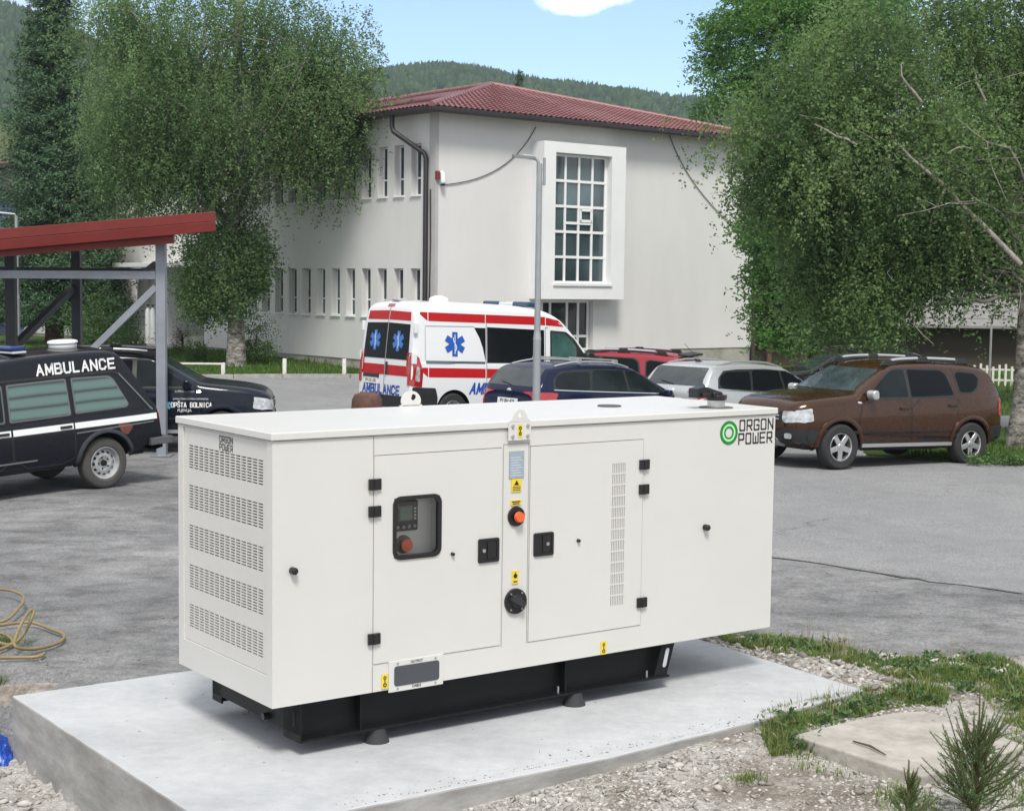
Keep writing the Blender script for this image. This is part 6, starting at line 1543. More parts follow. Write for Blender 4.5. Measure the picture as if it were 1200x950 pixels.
def pendulous(name, label, base, lob, seed, nstr, perstr, lsz, lm, trunk_r, top_z, bark=BARK, limbs=34, slen=(.5, 1.9), lean=(0, 0), spread=.042, fork=None, paleb=True, trunk_top=None, clump=.3, skirt=None):
    g = np.random.default_rng(seed)
    t = thing(name, label, 'tree', (0, 0, 0)); t.location = base
    B = np.array(base); z0 = base[2]
    # trunk
    tp_ = trunk_top or (base[0]+lean[0], base[1]+lean[1], top_z)
    mb = MB(); pts = []; rs_ = []
    for k in range(13):
        u = k/12; p = B+(np.array(tp_)-B)*u; p = p+np.array([.10*math.sin(u*7+seed), .1*math.cos(u*5), 0])*min(1, u*4); pts.append(tuple(p-B)); rs_.append(trunk_r*(1.35 if k == 0 else 1)*(1-u)**.75+.02)
    pts[0] = (0, 0, -.25); mb.tube(pts, rs_, 14); tr = mb.build('trunk', bark, t, smooth=70)
    # limbs toward points in the crown, strands hang from them
    lm_, idx = sample_lobes(lob, limbs, g, .35)
    mb = MB(); seeds = []
    for q in lm_:
        q = q-B; u = min(.93, max(.27, (q[2]*.62)/(tp_[2]-z0))); k = u*12; i = int(k); a = np.array(pts[i])+(np.array(pts[min(12, i+1)])-np.array(pts[i]))*(k-i)
        rr_ = max(.018, trunk_r*.26*(1-u)+.010); P_ = limb(mb, a, q, rr_, .012, g, 8, .5)
        for p in P_[3:]: seeds.append(p)
        for _ in range(4):
            s_ = np.array(P_[g.integers(3, 9)]); e_ = s_+g.normal(size=3)*np.array([.9, .9, .5]); Q_ = limb(mb, s_, e_, .014, .005, g, 4, .3)
            for p in Q_[1:]: seeds.append(p)
    mb.build('limb', BRANCH if paleb else bark, t, smooth=70)
    S_, idx = sample_lobes(lob, nstr, g, .12); S_ = S_-B
    # strands start in clumps so that gaps and masses form
    if clump:
        C2, _ = sample_lobes(lob, max(20, nstr//26), g, .2); C2 = C2-B
        pick = C2[g.integers(0, len(C2), nstr)]; f = g.uniform(0, 1, nstr)[:, None] < .62
        S_ = np.where(f, pick+g.normal(size=(nstr, 3))*np.array([.34, .34, .38])*(lob[0][1]/4.2+.4), S_)
    L_ = g.uniform(slen[0], slen[1], nstr)
    cen = lob[0][0]-B; out = S_-cen; out[:, 2] = 0; on = out/(np.linalg.norm(out, axis=1)[:, None]+1e-6)
    tt = g.uniform(0, 1, (nstr, perstr))
    sw = g.normal(size=(nstr, 3))*.10; sw[:, 2] = 0
    P_ = S_[:, None, :] + on[:, None, :]*(.22*np.sin(tt*1.7)*1.0)[:, :, None]*L_[:, None, None]*.5 + sw[:, None, :]*(tt**1.5)[:, :, None]*3
    P_[:, :, 2] -= (tt**1.15)*L_[:, None]
    P_ = P_+g.normal(size=P_.shape)*spread
    ton = g.uniform(0, 1, (nstr, 1))*.62+g.uniform(0, 1, (nstr, perstr))*.38
    lowf = np.array([mnoise.noise(Vector((s_[0]*.9+seed, s_[1]*.9, s_[2]*.7))) for s_ in S_]); ton = (ton+lowf[:, None]*.55).ravel()
    P_ = P_.reshape(-1, 3); keep = P_[:, 2] > .6
    leaves('crown', P_[keep], lsz, lm, t, g, droop=.55, tone=ton[keep])
    if skirt:
        Sk, _ = sample_lobes(skirt[0], skirt[1], g, .25); Sk = Sk-B; m3 = skirt[2]
        Q_ = Sk[:, None, :]+g.normal(size=(len(Sk), m3, 3))*np.array([.20, .20, .17]); tq = g.uniform(0, .6, (len(Sk), 1))+g.uniform(0, .4, (len(Sk), m3))
        leaves('lower_foliage', Q_.reshape(-1, 3), lsz*1.15, lm, t, g, droop=.3, tone=tq.ravel())
    # the fine hanging twigs themselves
    ns = min(nstr, 900); mbv = []; mbf = []
    sel = g.choice(nstr, ns, replace=False)
    for j, i in enumerate(sel):
        prev = None
        for k in range(4):
            u = k/3; p = S_[i]+on[i]*(.11*math.sin(u*1.7)*L_[i])+sw[i]*u**1.5*3; p = p.copy(); p[2] -= u**1.15*L_[i]
            mbv += [p+np.array([.006, 0, 0]), p-np.array([.003, .005, 0]), p-np.array([.003, -.005, 0])]
            if prev is not None:
                for q in range(3): mbf.append((prev+q, prev+(q+1) % 3, prev+3+(q+1) % 3, prev+3+q))
            prev = len(mbv)-3
    mesh_np('hanging_twigs', np.array(mbv), np.array(mbf), BRKD, t)
    return t
def clumpy(name, label, base, lob, seed, nclump, per, lsz, lm, trunk_r, top_z, bark=BRKD, csz=.42, cat='tree', limbs=26, asp=.4, low=.5, squash=.6, comp=0):
    g = np.random.default_rng(seed); t = thing(name, label, cat, base); B = np.array(base)
    mb = MB(); tpz = top_z-base[2]; pts = [(0, 0, -.25)]+[(.12*math.sin(k*1.3+seed)*(tpz/10), .1*math.cos(k*1.7)*(tpz/10), tpz*k/8) for k in range(1, 9)]
    mb.tube(pts, [trunk_r*1.3]+[trunk_r*(1-k/8)**.8+.015 for k in range(1, 9)], 12); mb.build('trunk', bark, t, smooth=70)
    C_, idx = sample_lobes(lob, nclump, g, .30); C_ = C_-B
    mb = MB()
    for q in C_[:limbs]:
        u = min(.9, max(.12, q[2]*.55/tpz)); k = u*8; i = int(k); a = np.array(pts[i])+(np.array(pts[min(8, i+1)])-np.array(pts[i]))*(k-i)
        limb(mb, a, q, max(.02, trunk_r*.4*(1-u)+.01), .01, g, 7, .4)
    mb.build('limb', bark, t, smooth=70)
    cs = g.uniform(.55, 1.35, nclump)*csz
    P_ = C_[:, None, :]+g.normal(size=(nclump, per, 3))*(cs[:, None, None]*np.array([.6, .6, .6*squash]))
    ton = (g.uniform(0, 1, (nclump, 1))*.5+g.uniform(0, 1, (nclump, per))*.5)
    P_ = P_.reshape(-1, 3); ton = ton.ravel()
    if comp:        # compound leaves: leaflets in rows
        d = g.normal(size=P_.shape); d[:, 2] = -abs(d[:, 2])*.4; d /= np.linalg.norm(d, axis=1)[:, None]; k_ = np.arange(comp)
        P_ = (P_[:, None, :]+d[:, None, :]*(k_*lsz*.42)[None, :, None]+g.normal(size=(len(P_), comp, 3))*lsz*.14).reshape(-1, 3); ton = np.repeat(ton, comp)
    keep = P_[:, 2] > low
    leaves('crown', P_[keep], lsz, lm, t, g, droop=.25, asp=asp, tone=ton[keep])
    return t
def spruce(name, label, base, Ht, Rb, seed, nb=420, lm=LSPR, per=70, lsz=.10, zlow=.9):
    g = np.random.default_rng(seed); t = thing(name, label, 'tree', base)
    mb = MB().tube([(0, 0, -.3), (0, 0, Ht*.5), (0, 0, Ht)], [Ht*.022, Ht*.012, .02], 12); mb.build('trunk', BRKR, t, smooth=70)
    P_ = []; T_ = []; mb = MB()
    for i in range(nb):
        u = g.uniform(0, 1)**1.25; z = zlow+(Ht-zlow)*u; a_ = g.uniform(0, 2*math.pi)
        L = Rb*(1-u)**.82*g.uniform(.62, 1.12)+.12
        dx, dy = math.cos(a_), math.sin(a_); n = int(per*(.25+L/Rb))
        s = g.uniform(.06, 1, n)**.8; wid = L*.20*(1-s*.6)
        lat = g.normal(size=n)*wid
        drop = -.30*L*s+.24*L*s**2.6 + (.35*L*s if u > .85 else 0)
        x = dx*L*s-dy*lat; y = dy*L*s+dx*lat; zz = z+drop-np.abs(lat)*.45+g.normal(size=n)*.035-.10*g.uniform(0, 1, n)
        P_.append(np.stack([x, y, zz], 1)); T_.append(np.full(n, g.uniform(0, .6))+g.uniform(0, .25, n)+.25*s)
        if i % 3 == 0: mb.tube([(0, 0, z), (dx*L*.5, dy*L*.5, z-.2*L), (dx*L*.9, dy*L*.9, z-.12*L)], [.03, .018, .006], 4)
    mb.build('limb', BRKR, t)
    P_ = np.concatenate(P_); T_ = np.concatenate(T_)
    leaves('crown', P_, lsz, lm, t, g, droop=.15, asp=.30, tone=T_)
    return t

# left birch in front of the building
D_ = 49.5; b_0 = dp(277, 434, D_); zb = zf(b_0.x, D_)
lob = lobes_px([(265, 115, 165, 105, 0), (185, 140, 88, 92, -1), (372, 105, 76, 80, -1), (262, 290, 40, 40, 0, .6), (250, 20, 130, 70, 0), (400, 60, 50, 70, 0, .7), (222, 212, 88, 40, 0), (138, 185, 42, 42, -1, .6), (405, 165, 36, 45, -.5, .5), (130, 30, 55, 60, 1, .7)], D_)
pendulous('birch_tree', 'large weeping birch with trunk on the lawn in front of the building wing', (b_0.x, D_, zb), lob, 3, 8600, 24, .084, LB1, .25, 16.5, limbs=40, slen=(.4, 1.7), skirt=(lobes_px([(262, 318, 50, 62, 0), (236, 350, 26, 30, 0), (295, 300, 30, 40, 0)], D_), 620, 42))
# right birch, nearer, trunk at the right edge
D_ = 30.5; b_0 = dp(1193, 512, D_); zb = zf(b_0.x, D_)
lob = lobes_px([(1040, 200, 150, 120, 0), (945, 168, 78, 78, .5), (1115, 262, 85, 76, 0), (1010, 330, 78, 66, 0, .9), (1000, 70, 85, 80, 0), (1190, 190, 75, 120, .5), (903, 165, 44, 55, .5, .6), (878, 138, 30, 36, .6, .9), (1260, 100, 90, 150, 1), (985, 290, 58, 60, .3, .7), (1110, 40, 70, 60, 1.5, .6), (1175, 60, 60, 80, 1.5, .7)], D_)
pendulous('birch_tree', 'spreading birch whose trunk stands at the right edge behind the brown car', (b_0.x, D_, zb), lob, 8, 9800, 25, .072, LB2, .19, 11.0, limbs=40, slen=(.25, 1.1), lean=(.5, 0))
tB = [o for o in bpy.data.objects if o.name.startswith('birch_tree')][-1]
mb = MB(); g_ = np.random.default_rng(2); Bp = np.array((b_0.x, D_, zb))
bigs = [((1196, 310), (1150, 262), (1112, 222), .058, .04), ((1112, 222), (1085, 200), (1052, 168), .05, .02), ((1108, 220), (1090, 260), (1098, 262), .03, .012), ((1004, 170), (980, 160), (955, 146), .028, .014), ((1080, 120), (1062, 98), (1056, 75), .03, .012), ((1110, 180), (1128, 172), (1140, 176), .02, .01)]
for p, q, r_, ra_, rb_ in bigs:
    pts = [np.array(dp(*z, D_-1.5))-Bp for z in (p, q, r_)]; mid_ = [pts[0], (pts[0]+pts[1])/2+g_.normal(size=3)*.03, pts[1], (pts[1]+pts[2])/2+g_.normal(size=3)*.03, pts[2]]
    MB().tube([tuple(v) for v in mid_], [ra_+(rb_-ra_)*k/4 for k in range(5)], 8).build('pale_limb', BRANCH, tB, smooth=70)
# ash behind the building's right corner
D_ = 60; b_0 = dp(930, 440, D_); zb = -.2
lob = lobes_px([(890, 55, 78, 62, 0), (945, 15, 80, 55, 1), (870, 100, 62, 38, -1, .6), (845, 140, 30, 22, 0, .3), (1010, 60, 70, 80, 2), (950, 150, 60, 80, 2)], D_)
clumpy('broadleaf_tree', 'tall bright green ash tree rising behind the right corner of the roof', (b_0.x+2, D_+3, zb), lob, 21, 620, 40, .15, LASH, .3, 14, csz=.62, comp=4, asp=.45, squash=.55)
D_ = 46; b_0 = dp(965, 445, D_)
lob = lobes_px([(930, 330, 46, 62, 0), (905, 255, 36, 50, 0, .6), (985, 355, 58, 50, 0), (930, 390, 40, 26, 0, .7), (1010, 300, 70, 80, 1), (893, 350, 16, 40, 0, .4), (890, 275, 22, 22, -1, .5)], D_)
clumpy('broadleaf_tree', 'shady green tree against the right end wall of the building', (b_0.x, D_+1, -.3), lob, 22, 520, 34, .13, LASH, .2, 8, csz=.5, comp=4, asp=.45, squash=.6)
D_ = 41; b_0 = dp(1150, 470, D_)
lob = lobes_px([(1160, 110, 105, 150, 0, .9), (1190, 250, 90, 110, 0, .8), (1260, 200, 90, 180, 1), (1090, 60, 60, 70, 0, .3)], D_)
clumpy('broadleaf_tree', 'dark leaved thin crowned tree behind the right birch', (b_0.x+3.2, D_+2, -.25), lob, 23, 760, 40, .12, LDRK, .22, 12, csz=.55, asp=.5)
# spruces
D_ = 60; b_0 = dp(64, 410, D_); zb = zf(b_0.x, D_)
spruce('spruce_tree', 'tall dark spruce behind the open shelter', (b_0.x, D_, zb), 16.5, 3.0, 31, 1500, per=115, lsz=.15, zlow=1.4)
D_ = 63; b_0 = dp(115, 410, D_)
spruce('spruce_tree', 'lower broad spruce partly hidden between the tall spruce and the birch', (b_0.x, D_, zf(b_0.x, D_)), 8.6, 2.6, 33, 420, per=70, lsz=.17, zlow=1.2)
D_ = 80; b_0 = dp(608, 120, 118); spruce('spruce_tree', 'small spruce top showing above the red roof ridge', (b_0.x, 118, 3.0), 15.6, 2.2, 35, 240, per=40, lsz=.30, zlow=4)
D_ = 70; b_0 = dp(4, 300, D_); spruce('spruce_tree', 'dark conifer at the far left edge behind the shelter', (b_0.x-1.2, D_, .3), 8.6, 2.0, 36, 260, per=50, lsz=.2)
# shrubs
def shrub(label, px, py, D, rx, rz, seed, n=90, per=34, lsz=.08, lm=LSHR, name='shrub', up=.9, cat='shrub'):
    b_0 = dp(px, py, D); z = zf(b_0.x, D)+.05; k = D/F
    lob = [(np.array((b_0.x, D, z+rz*k*up)), rx*k, rx*k*.8, rz*k, 1), (np.array((b_0.x+rx*k*.35, D-.2, z+rz*k*.55)), rx*k*.6, rx*k*.5, rz*k*.5, .8), (np.array((b_0.x-rx*k*.4, D, z+rz*k*.6)), rx*k*.55, rx*k*.5, rz*k*.55, .8)]
    return clumpy(name, label, (b_0.x, D, z), lob, seed, n, per, lsz, lm, .05, z+rz*k*1.2, csz=.26*rx*k+.08, cat=cat, limbs=10, low=.04)
shrub('bright green leafy shrub behind the steel brace of the shelter', 122, 414, 52, 42, 42, 41, 150, 40, .10)
shrub('dark green bush against the birch trunk on its right', 300, 430, 50.2, 24, 30, 42, 90, 40, .08)
shrub('small round bush left of the birch trunk', 229, 427, 50.5, 13, 17, 43, 50, 30, .07)
shrub('reddish thin shrub by the side entrance steps', 214, 420, 54, 16, 20, 44, 26, 20, .07, leafmat('reddish_leaves', (.09, .06, .03), (.18, .13, .06), .3))
shrub('low green shrub at the foot of the spruce', 150, 415, 55, 20, 18, 45, 50, 30, .09)
shrub('dark hedge bush under the trees right of the silver estate car', 1000, 425, 50, 40, 24, 46, 70, 40, .1, LDRK)

# ------------------------------------------------------------------ grass, as real blades
def blades(name, pts, h, w, mat, seed, lean=.45):
    g = np.random.default_rng(seed); n = len(pts); P_ = np.array(pts, float); hh = h*g.uniform(.35, 1.25, n)*np.array([max(.35, 1+1.5*mnoise.noise(Vector((p[0]*2.6, p[1]*2.6, seed)))) for p in P_]); a_ = g.uniform(0, 2*math.pi, n); l_ = g.uniform(0, lean, n)*hh
    d = np.stack([np.cos(a_), np.sin(a_), np.zeros(n)], 1); s = np.stack([-np.sin(a_), np.cos(a_), np.zeros(n)], 1)*w*.5
    m1 = P_+d*(l_*.35)[:, None]+np.array([0, 0, 1])*(hh*.6)[:, None]; tp_ = P_+d*l_[:, None]+np.array([0, 0, 1])*hh[:, None]
    V_ = np.stack([P_-s, P_+s, m1+s*.7, m1-s*.7, tp_], 1).reshape(-1, 3); k = np.arange(n)*5
    Fc = np.concatenate([np.stack([k, k+1, k+2, k+3], 1), np.stack([k+3, k+2, k+4, k+4], 1)])
    t_ = g.uniform(0, 1, n)
    # write triangles separately to keep the faces clean
    T_ = np.concatenate([np.stack([k, k+1, k+2], 1), np.stack([k, k+2, k+3], 1), np.stack([k+3, k+2, k+4], 1)])
    o = mesh_np(name, V_, T_, mat, tone=np.concatenate([t_, t_, t_])); o['kind'] = 'stuff'; return o
def scatter(poly, n, seed, zfn, dens=None):
    g = np.random.default_rng(seed); xs = [p[0] for p in poly]; ys = [p[1] for p in poly]; out = []; tries = 0
    while len(out) < n and tries < n*40:
        tries += 1; x = g.uniform(min(xs), max(xs)); y = g.uniform(min(ys), max(ys))
        if inpoly(x, y, poly) and (dens is None or g.uniform() < dens(x, y)): out.append((x, y, zfn(x, y)))
    return out
lz = lambda x, y: zf(x, y)+.05
pts = scatter([(6.9, 26.6), (7.6, 25.75), (9.5, 25.3), (16, 25.0), (16, 33), (7, 31)], 26000, 51, lz)
pts = [p for p in pts]
blades('grass', pts, .10, .014, GRS, 52)
pts = scatter([(8.2, 33), (20, 31), (26, 56), (10, 58)], 14000, 53, lz, lambda x, y: 0 if 34.4 < y < 38.4 else 1); blades('grass', pts, .11, .03, GRS, 54)
pts = scatter([(p[0], p[1]) for p in curb_pts[1:]]+[(-6, 52), (-14, 60), (-24, 62), (-24, 46)], 34000, 55, lambda x, y: zf(x, y)+.07); blades('grass', pts, .10, .03, GRS, 56)
# leafy weeds along the lawn edge by the brown car
gw_ = np.random.default_rng(57); pts = []
for _ in range(260):
    x = gw_.uniform(7.5, 11.5); y = 25.55+gw_.normal()*.12-(x-7.5)*.05
    for _ in range(14): pts.append((x+gw_.normal()*.06, y+gw_.normal()*.06, lz(x, y)+abs(gw_.normal())*.06))
o = leaves('weeds', np.array(pts), .055, LSHR, None, gw_, asp=.6); o['kind'] = 'stuff'
# near tufts round the pad
def pxpoly(L, z=-.05): return [P2(x, y, z) for x, y in L]
gz = lambda x, y: ground_z(x, y)-.005
def nd(sc_, th, sh): return lambda x, y: 1.0 if mnoise.fractal(Vector((x*sc_, y*sc_, sh)), 1, 2, 3) > th else .12
s1 = pxpoly([(836, 748), (880, 747), (960, 752), (1010, 768), (1035, 780), (1010, 787), (960, 780), (900, 768), (850, 760)])
s2 = pxpoly([(1035, 782), (1062, 772), (1100, 765), (1120, 760), (1165, 778), (1210, 786), (1210, 860), (1180, 850), (1150, 822), (1120, 806), (1090, 803), (1060, 800), (1000, 786)])
s3 = pxpoly([(893, 842), (925, 832), (1000, 818), (1040, 806), (1090, 812), (1112, 820), (1105, 834), (1050, 833), (1000, 843), (950, 852), (935, 862), (928, 880), (905, 886), (892, 865)])
allp = []
for poly, n, sd2 in ((s1, 7000, 61), (s2, 15000, 62), (s3, 9500, 63)): allp += scatter(poly, n, sd2, gz, nd(2.5, -.25, sd2))
for cx_, cy_, r_, n in ((930, 880, .16, 500), (872, 916, .10, 240), (1075, 945, .25, 500), (1180, 940, .3, 500), (920, 862, .15, 500), (1110, 775, .15, 500), (960, 900, .2, 160), (700, 925, .5, 60), (1190, 880, .25, 500)):
    q = gp(cx_, cy_, -.07); g_ = np.random.default_rng(cx_)
    for _ in range(n): x = q.x+g_.normal()*r_*.5; y = q.y+g_.normal()*r_*.5; allp.append((x, y, gz(x, y)))
blades('grass', allp, .046, .0060, GRS2, 64, 1.1)
# tall stems among it
g_ = np.random.default_rng(66); tall = []
for poly in (s1, s2, s3): tall += scatter(poly, 260, 67, gz)
blades('grass', tall, .13, .004, leafmat('dry_stems', (.18, .15, .06), (.36, .32, .16), .3), 68, .7)
# broad weeds
wp = []
for cx_, cy_ in ((980, 756), (1010, 775), (1045, 784), (1095, 778), (1140, 772), (1175, 800), (1130, 812), (1195, 830), (1060, 818), (985, 838), (915, 858), (880, 756), (945, 766), (1085, 826), (925, 845), (965, 848), (1022, 826), (1000, 833), (1080, 792), (1120, 795), (1160, 800), (930, 758), (905, 760), (965, 768), (1150, 782), (938, 872), (1190, 812)):
    q = gp(cx_, cy_, -.04)
    for _ in range(110): wp.append((q.x+g_.normal()*.06, q.y+g_.normal()*.06, ground_z(q.x, q.y)+abs(g_.normal())*.03))
o = leaves('weeds', np.array(wp), .048, LSHR, None, g_, asp=.45, droop=-.4); o['kind'] = 'stuff'
# left: grass under the hose, and weeds
sL = pxpoly([(-40, 752), (20, 748), (60, 755), (62, 770), (30, 785), (-40, 800)], -.02)
blades('grass', scatter(sL, 5200, 71, gz), .07, .006, GRS2, 72, .9)

# ------------------------------------------------------------------ loose stones
def stone_protos(k=10):
    out = []
    for s_ in range(k):
        g = np.random.default_rng(100+s_); bm = bmesh.new(); bmesh.ops.create_icosphere(bm, subdivisions=1, radius=1)
        for v in bm.verts: v.co *= g.uniform(.62, 1.15); v.co.z *= .62
        vs = np.array([v.co[:] for v in bm.verts]); fs = np.array([[v.index for v in f.verts] for f in bm.faces]); bm.free(); out.append((vs, fs))
    return out
SP = stone_protos()
def stones(name, pts, sizes, mat, seed, sink=.3):
    g = np.random.default_rng(seed); VV = []; FF = []; TT = []; off = 0
    for (x, y, z), s_ in zip(pts, sizes):
        v, f = SP[g.integers(len(SP))]; a_ = g.uniform(0, 6.28); c_, q = math.cos(a_), math.sin(a_)
        sc_ = np.array([s_*g.uniform(.8, 1.5), s_, s_*g.uniform(.6, 1.1)]); w = v*sc_; w = np.stack([w[:, 0]*c_-w[:, 1]*q, w[:, 0]*q+w[:, 1]*c_, w[:, 2]], 1)
        tl = g.normal()*.4; w2 = w.copy(); w2[:, 2] = w[:, 2]*math.cos(tl)+w[:, 0]*math.sin(tl)
        VV.append(w2+np.array([x, y, z+s_*(.62-sink)])); FF.append(f+off); off += len(v); TT.append(np.full(len(f), g.uniform()))
    o = mesh_np(name, np.concatenate(VV), np.concatenate(FF), mat, tone=np.concatenate(TT)); o['kind'] = 'stuff'; return o
m, nt_, b_ = nodes('limestone_gravel'); at = nt_.nodes.new('ShaderNodeAttribute'); at.attribute_name = 'tone'; STONE = m
c_ = ramp(nt_, at.outputs['Fac'], [(0, (.17, .155, .14)), (.35, (.31, .29, .265)), (.75, (.45, .43, .40)), (1, (.54, .52, .49))]).outputs[0]
nn = noise(nt_, 60, 4, .6); c_ = mix(nt_, 1.0, c_, ramp(nt_, nn.outputs['Fac'], [(.3, .78), (.7, 1.1)]).outputs[0], 'MULTIPLY'); nt_.links.new(c_, b_.inputs['Base Color']); setp(b_, Roughness=.9)
g_ = np.random.default_rng(81)
front = [L2(-.8, -1.0), L2(.05, -.93), L2(1.7, -.98), L2(3.0, -.90), L2(4.2, -.78), L2(5.6, -1.0), L2(5.2, -3.3), L2(3, -3.4), L2(.8, -3.0), L2(-1.0, -2.6)]
def dfront(x, y):
    n = mnoise.fractal(Vector((x*.9, y*.9, 5)), 1, 2, 4); s, t = loc((x, y)); return min(1, max(.22, .72+n*1.5-.25*sm((s-2.3)/1.2)*sm((-1.2-t)/.3)))
pts = scatter(front, 30000, 82, gz, dfront); sz = np.clip(g_.lognormal(-4.80, .50, len(pts)), .004, .034); stones('gravel', pts, sz, STONE, 83)
band = [L2(4.22, -.80), L2(4.9, -.9), L2(5.5, -.9), L2(6.2, -.4), L2(5.3, 0), L2(4.75, .6), L2(4.75, 2.4), L2(4.30, 2.5), L2(4.25, .8)]
pts = scatter(band, 4200, 84, gz); sz = np.clip(g_.lognormal(-4.35, .48, len(pts)), .006, .045); stones('gravel', pts, sz, STONE, 85)
leftp = [L2(-.80, -.9), L2(-.80, 2.2), L2(-1.0, 2.6), L2(-1.9, 2.9), L2(-2.6, 2.4), L2(-1.7, 0), L2(-1.4, -1)]
pts = scatter(leftp, 2600, 86, gz); sz = np.clip(g_.lognormal(-4.4, .6, len(pts)), .006, .05); stones('rubble', pts, sz, STONE, 87)
# small crumbs on the pad and stray stones on the asphalt
cr = []
for _ in range(240): s = g_.uniform(-.7, 4.2); t = g_.uniform(-.9, 2.2); q = L2(s, t); cr.append((q[0], q[1], 0.0))
for _ in range(420): s = g_.uniform(0, 4.1); t = -.92+abs(g_.normal())*.10; q = L2(s, max(t, -.87)); cr.append((q[0], q[1], 0.0))
stones('crumbs', cr, np.clip(g_.lognormal(-5.7, .45, len(cr)), .0018, .010), M('dark_crumbs', (.16, .15, .14), .9), 88, .5)
st = []
while len(st) < 420:
    px, py = g_.uniform(0, 1200), g_.uniform(560, 800); p = gp(px, py, -.05); s, t = loc(p.xy)
    if -1 < s < 4.5 and -1 < t < 2.5: continue
    st.append((p.x, p.y, zf(p.x, p.y)+.004))
stones('crumbs', st, np.clip(g_.lognormal(-4.95, .5, len(st)), .004, .020), M('dusty_stone', (.24, .23, .21), .9, 0, .4, 1.5), 89, .3)

# ------------------------------------------------------------------ young spruce in the foreground
NEED = leafmat('young_spruce_needles', (.05, .13, .045), (.16, .31, .11), .35, .5); YB = M('young_spruce_stem', (.10, .085, .035), .8)
def young(name, label, px, py, ztop_px, seed, R0=.30, nshoot=110, D=None):
    g = np.random.default_rng(seed); b = gp(px, py, -.12); z0 = ground_z(b.x, b.y); hgt = dp(px, ztop_px, b.y).z-z0
    t = thing(name, label, 'young tree', (b.x, b.y, z0)); mb = MB(); segs = []
    mb.tube([(0, 0, -.05), (.005, 0, hgt*.5), (0, 0, hgt)], [.013, .008, .003], 8); mb.build('stem', YB, t, smooth=60)
    segs.append((np.array([0, 0, hgt*.55]), np.array([0, 0, hgt]), .007)); mb = MB()
    for i in range(nshoot):
        u = g.uniform(0, .86)**.8; z = hgt*u*.66+.02; a_ = g.uniform(0, 6.28); L = R0*(1-u*.62)*g.uniform(.45, 1.1); el = g.uniform(.35, .85)+u*.45
        d = np.array([math.cos(a_)*math.cos(el), math.sin(a_)*math.cos(el), math.sin(el)]); p0 = np.array([0, 0, z]); p1 = p0+d*L*.6; d2 = d+np.array([0, 0, .35]); d2 /= np.linalg.norm(d2); p2 = p1+d2*L*.5
        mb.tube([tuple(p0), tuple(p1), tuple(p2)], [.0045, .0035, .002], 5); segs += [(p0+(p1-p0)*.25, p1, .006), (p1, p2, .005)]
        for _ in range(3 if u < .7 else 1):
            s_ = p0+(p1-p0)*g.uniform(.35, 1); dd = d2+g.normal(size=3)*.55; dd[2] = abs(dd[2])*.8; dd /= np.linalg.norm(dd); e_ = s_+dd*L*g.uniform(.25, .5); segs.append((s_, e_, .005)); mb.tube([tuple(s_), tuple(e_)], [.0025, .0015], 4)
    mb.build('twig', YB, t)
    P_ = []; Dn = []
    for a, b2, w in segs:
        L = np.linalg.norm(b2-a); n = int(L/.0013); u = g.uniform(0, 1, n)[:, None]; ax_ = (b2-a)/L
        r = g.normal(size=(n, 3)); r -= ax_*(r@ax_)[:, None]; r /= np.linalg.norm(r, axis=1)[:, None]; P_.append(a+(b2-a)*u); Dn.append(r*.75+ax_*.8)
    P_ = np.concatenate(P_); Dn = np.concatenate(Dn); Dn /= np.linalg.norm(Dn, axis=1)[:, None]; n = len(P_); ln = g.uniform(.011, .019, n)[:, None]
    s_ = np.cross(Dn, g.normal(size=(n, 3))); s_ /= np.linalg.norm(s_, axis=1)[:, None]; s_ *= .0011
    V_ = np.stack([P_-s_, P_+s_, P_+Dn*ln], 1).reshape(-1, 3); mesh_np('needles', V_, np.arange(3*n).reshape(n, 3), NEED, t, tone=g.uniform(0, 1, n))
    return t
young('young_spruce', 'young green spruce with tall leader in the lower right corner', 1142, 985, 800, 91, .50, 105)
young('young_spruce', 'small spruce sprig at the bottom edge left of the taller young spruce', 1062, 985, 890, 92, .24, 34)

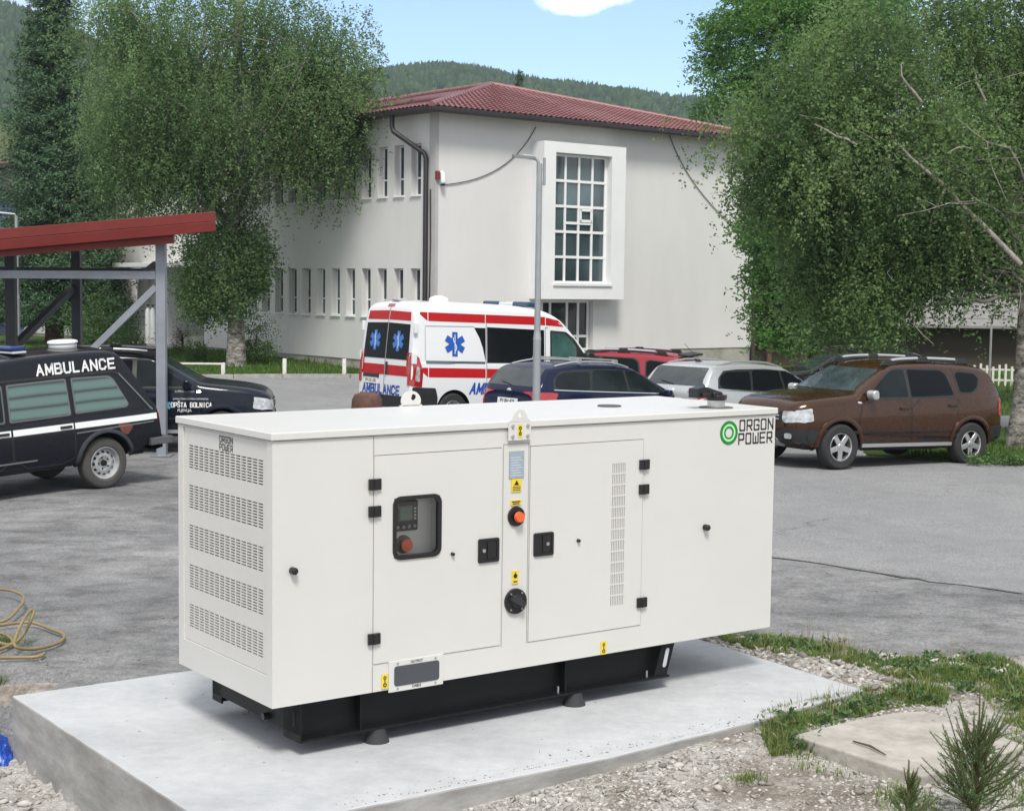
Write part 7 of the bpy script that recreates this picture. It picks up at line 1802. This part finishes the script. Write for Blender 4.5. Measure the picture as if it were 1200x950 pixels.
# ------------------------------------------------------------------ hose, tarpaulin, drum
HOSE = M('yellow_brown_hose', (.24, .18, .075), .45, 0, .25, 6)
def hosecurve(pxs, z=.02, n=8):
    P_ = [Vector((gp(x, y, z+h).x, gp(x, y, z+h).y, z+h)) for x, y, h in pxs]; out = []
    for i in range(len(P_)-1):
        p0, p1, p2, p3 = P_[max(i-1, 0)], P_[i], P_[i+1], P_[min(i+2, len(P_)-1)]
        for k in range(n):
            t = k/n; out.append(.5*((2*p1)+(-p0+p2)*t+(2*p0-5*p1+4*p2-p3)*t*t+(-p0+3*p1-3*p2+p3)*t**3))
    out.append(P_[-1]); return out
mb = MB()
mb.tube(hosecurve([(-90, 720, 0), (-40, 712, 0), (0, 728, .0), (22, 712, .03), (28, 700, .05), (20, 694, .03), (0, 690, .02), (-60, 690, 0), (-110, 705, 0), (-60, 738, 0), (0, 732, .0), (35, 729, .0), (60, 737, 0), (75, 744, 0), (68, 753, .0), (40, 760, .01), (18, 757, .06), (20, 742, .12), (30, 722, .20), (38, 714, .22), (38, 722, .18), (28, 742, .06), (12, 755, .0), (-10, 748, .0), (2, 742, .01), (15, 752, .0), (-5, 762, .0), (-50, 768, .0), (-20, 770, .01), (20, 770, 0), (45, 769, 0), (52, 765, 0)]), .0125, 10)
o = mb.build('garden_hose', HOSE, smooth=60); tag(o, 'loosely coiled yellow brown hose on the ground at the left edge', 'hose')
# blue tarp heap
TARP = M('blue_tarpaulin', (.018, .075, .42), .32, 0, .25, 9)
bq = gp(-20, 884, -.42); nxg = 46; vs = []; 
for j in range(nxg):
    for i in range(nxg):
        u, v = i/(nxg-1)-.5, j/(nxg-1)-.5; x = bq.x+u*.46; y = bq.y+v*.40; rr_ = max(abs(u), abs(v))*2
        hgt = .15*(1-rr_**2.2)+.05*abs(mnoise.fractal(Vector((u*7, v*4, 2)), 1, 2, 4))+.04*abs(math.sin(u*26+v*9+3*mnoise.noise(Vector((u*5, v*5, 0)))))*(1-rr_)
        vs.append((x, y, ground_z(x, y)-.01+max(0, hgt)))
fs = [(j*nxg+i, j*nxg+i+1, (j+1)*nxg+i+1, (j+1)*nxg+i) for j in range(nxg-1) for i in range(nxg-1)]
o = MB().add(vs, fs).build('blue_tarpaulin', TARP, smooth=40); tag(o, 'crumpled blue plastic tarpaulin lying left of the concrete pad', 'tarpaulin')
# rusty drum end behind the generator, by the white ambulance
D_ = 27.5; q = dp(430, 477, D_); t = thing('rusty_drum', 'rusty brown rounded drum behind the generator at the rear of the white ambulance', 'drum', (q.x, D_, zf(q.x, D_)), R(20))
RUST = M('rusty_steel', (.11, .055, .04), .85, 0, .4, 8, .004, 40)
zt_ = dp(430, 459, D_).z-zf(q.x, D_)
MB().lathe([(.24, 0), (.27, .04), (.27, zt_-.22), (.265, zt_-.14), (.22, zt_-.05), (.12, zt_-.01), (0, zt_)], None, 28).build('shell', RUST, t, smooth=40)
for z in (.30, .62): MB().lathe([(.268, z-.02), (.283, z), (.268, z+.02)], None, 28).build('hoop', RUST, t, smooth=40)
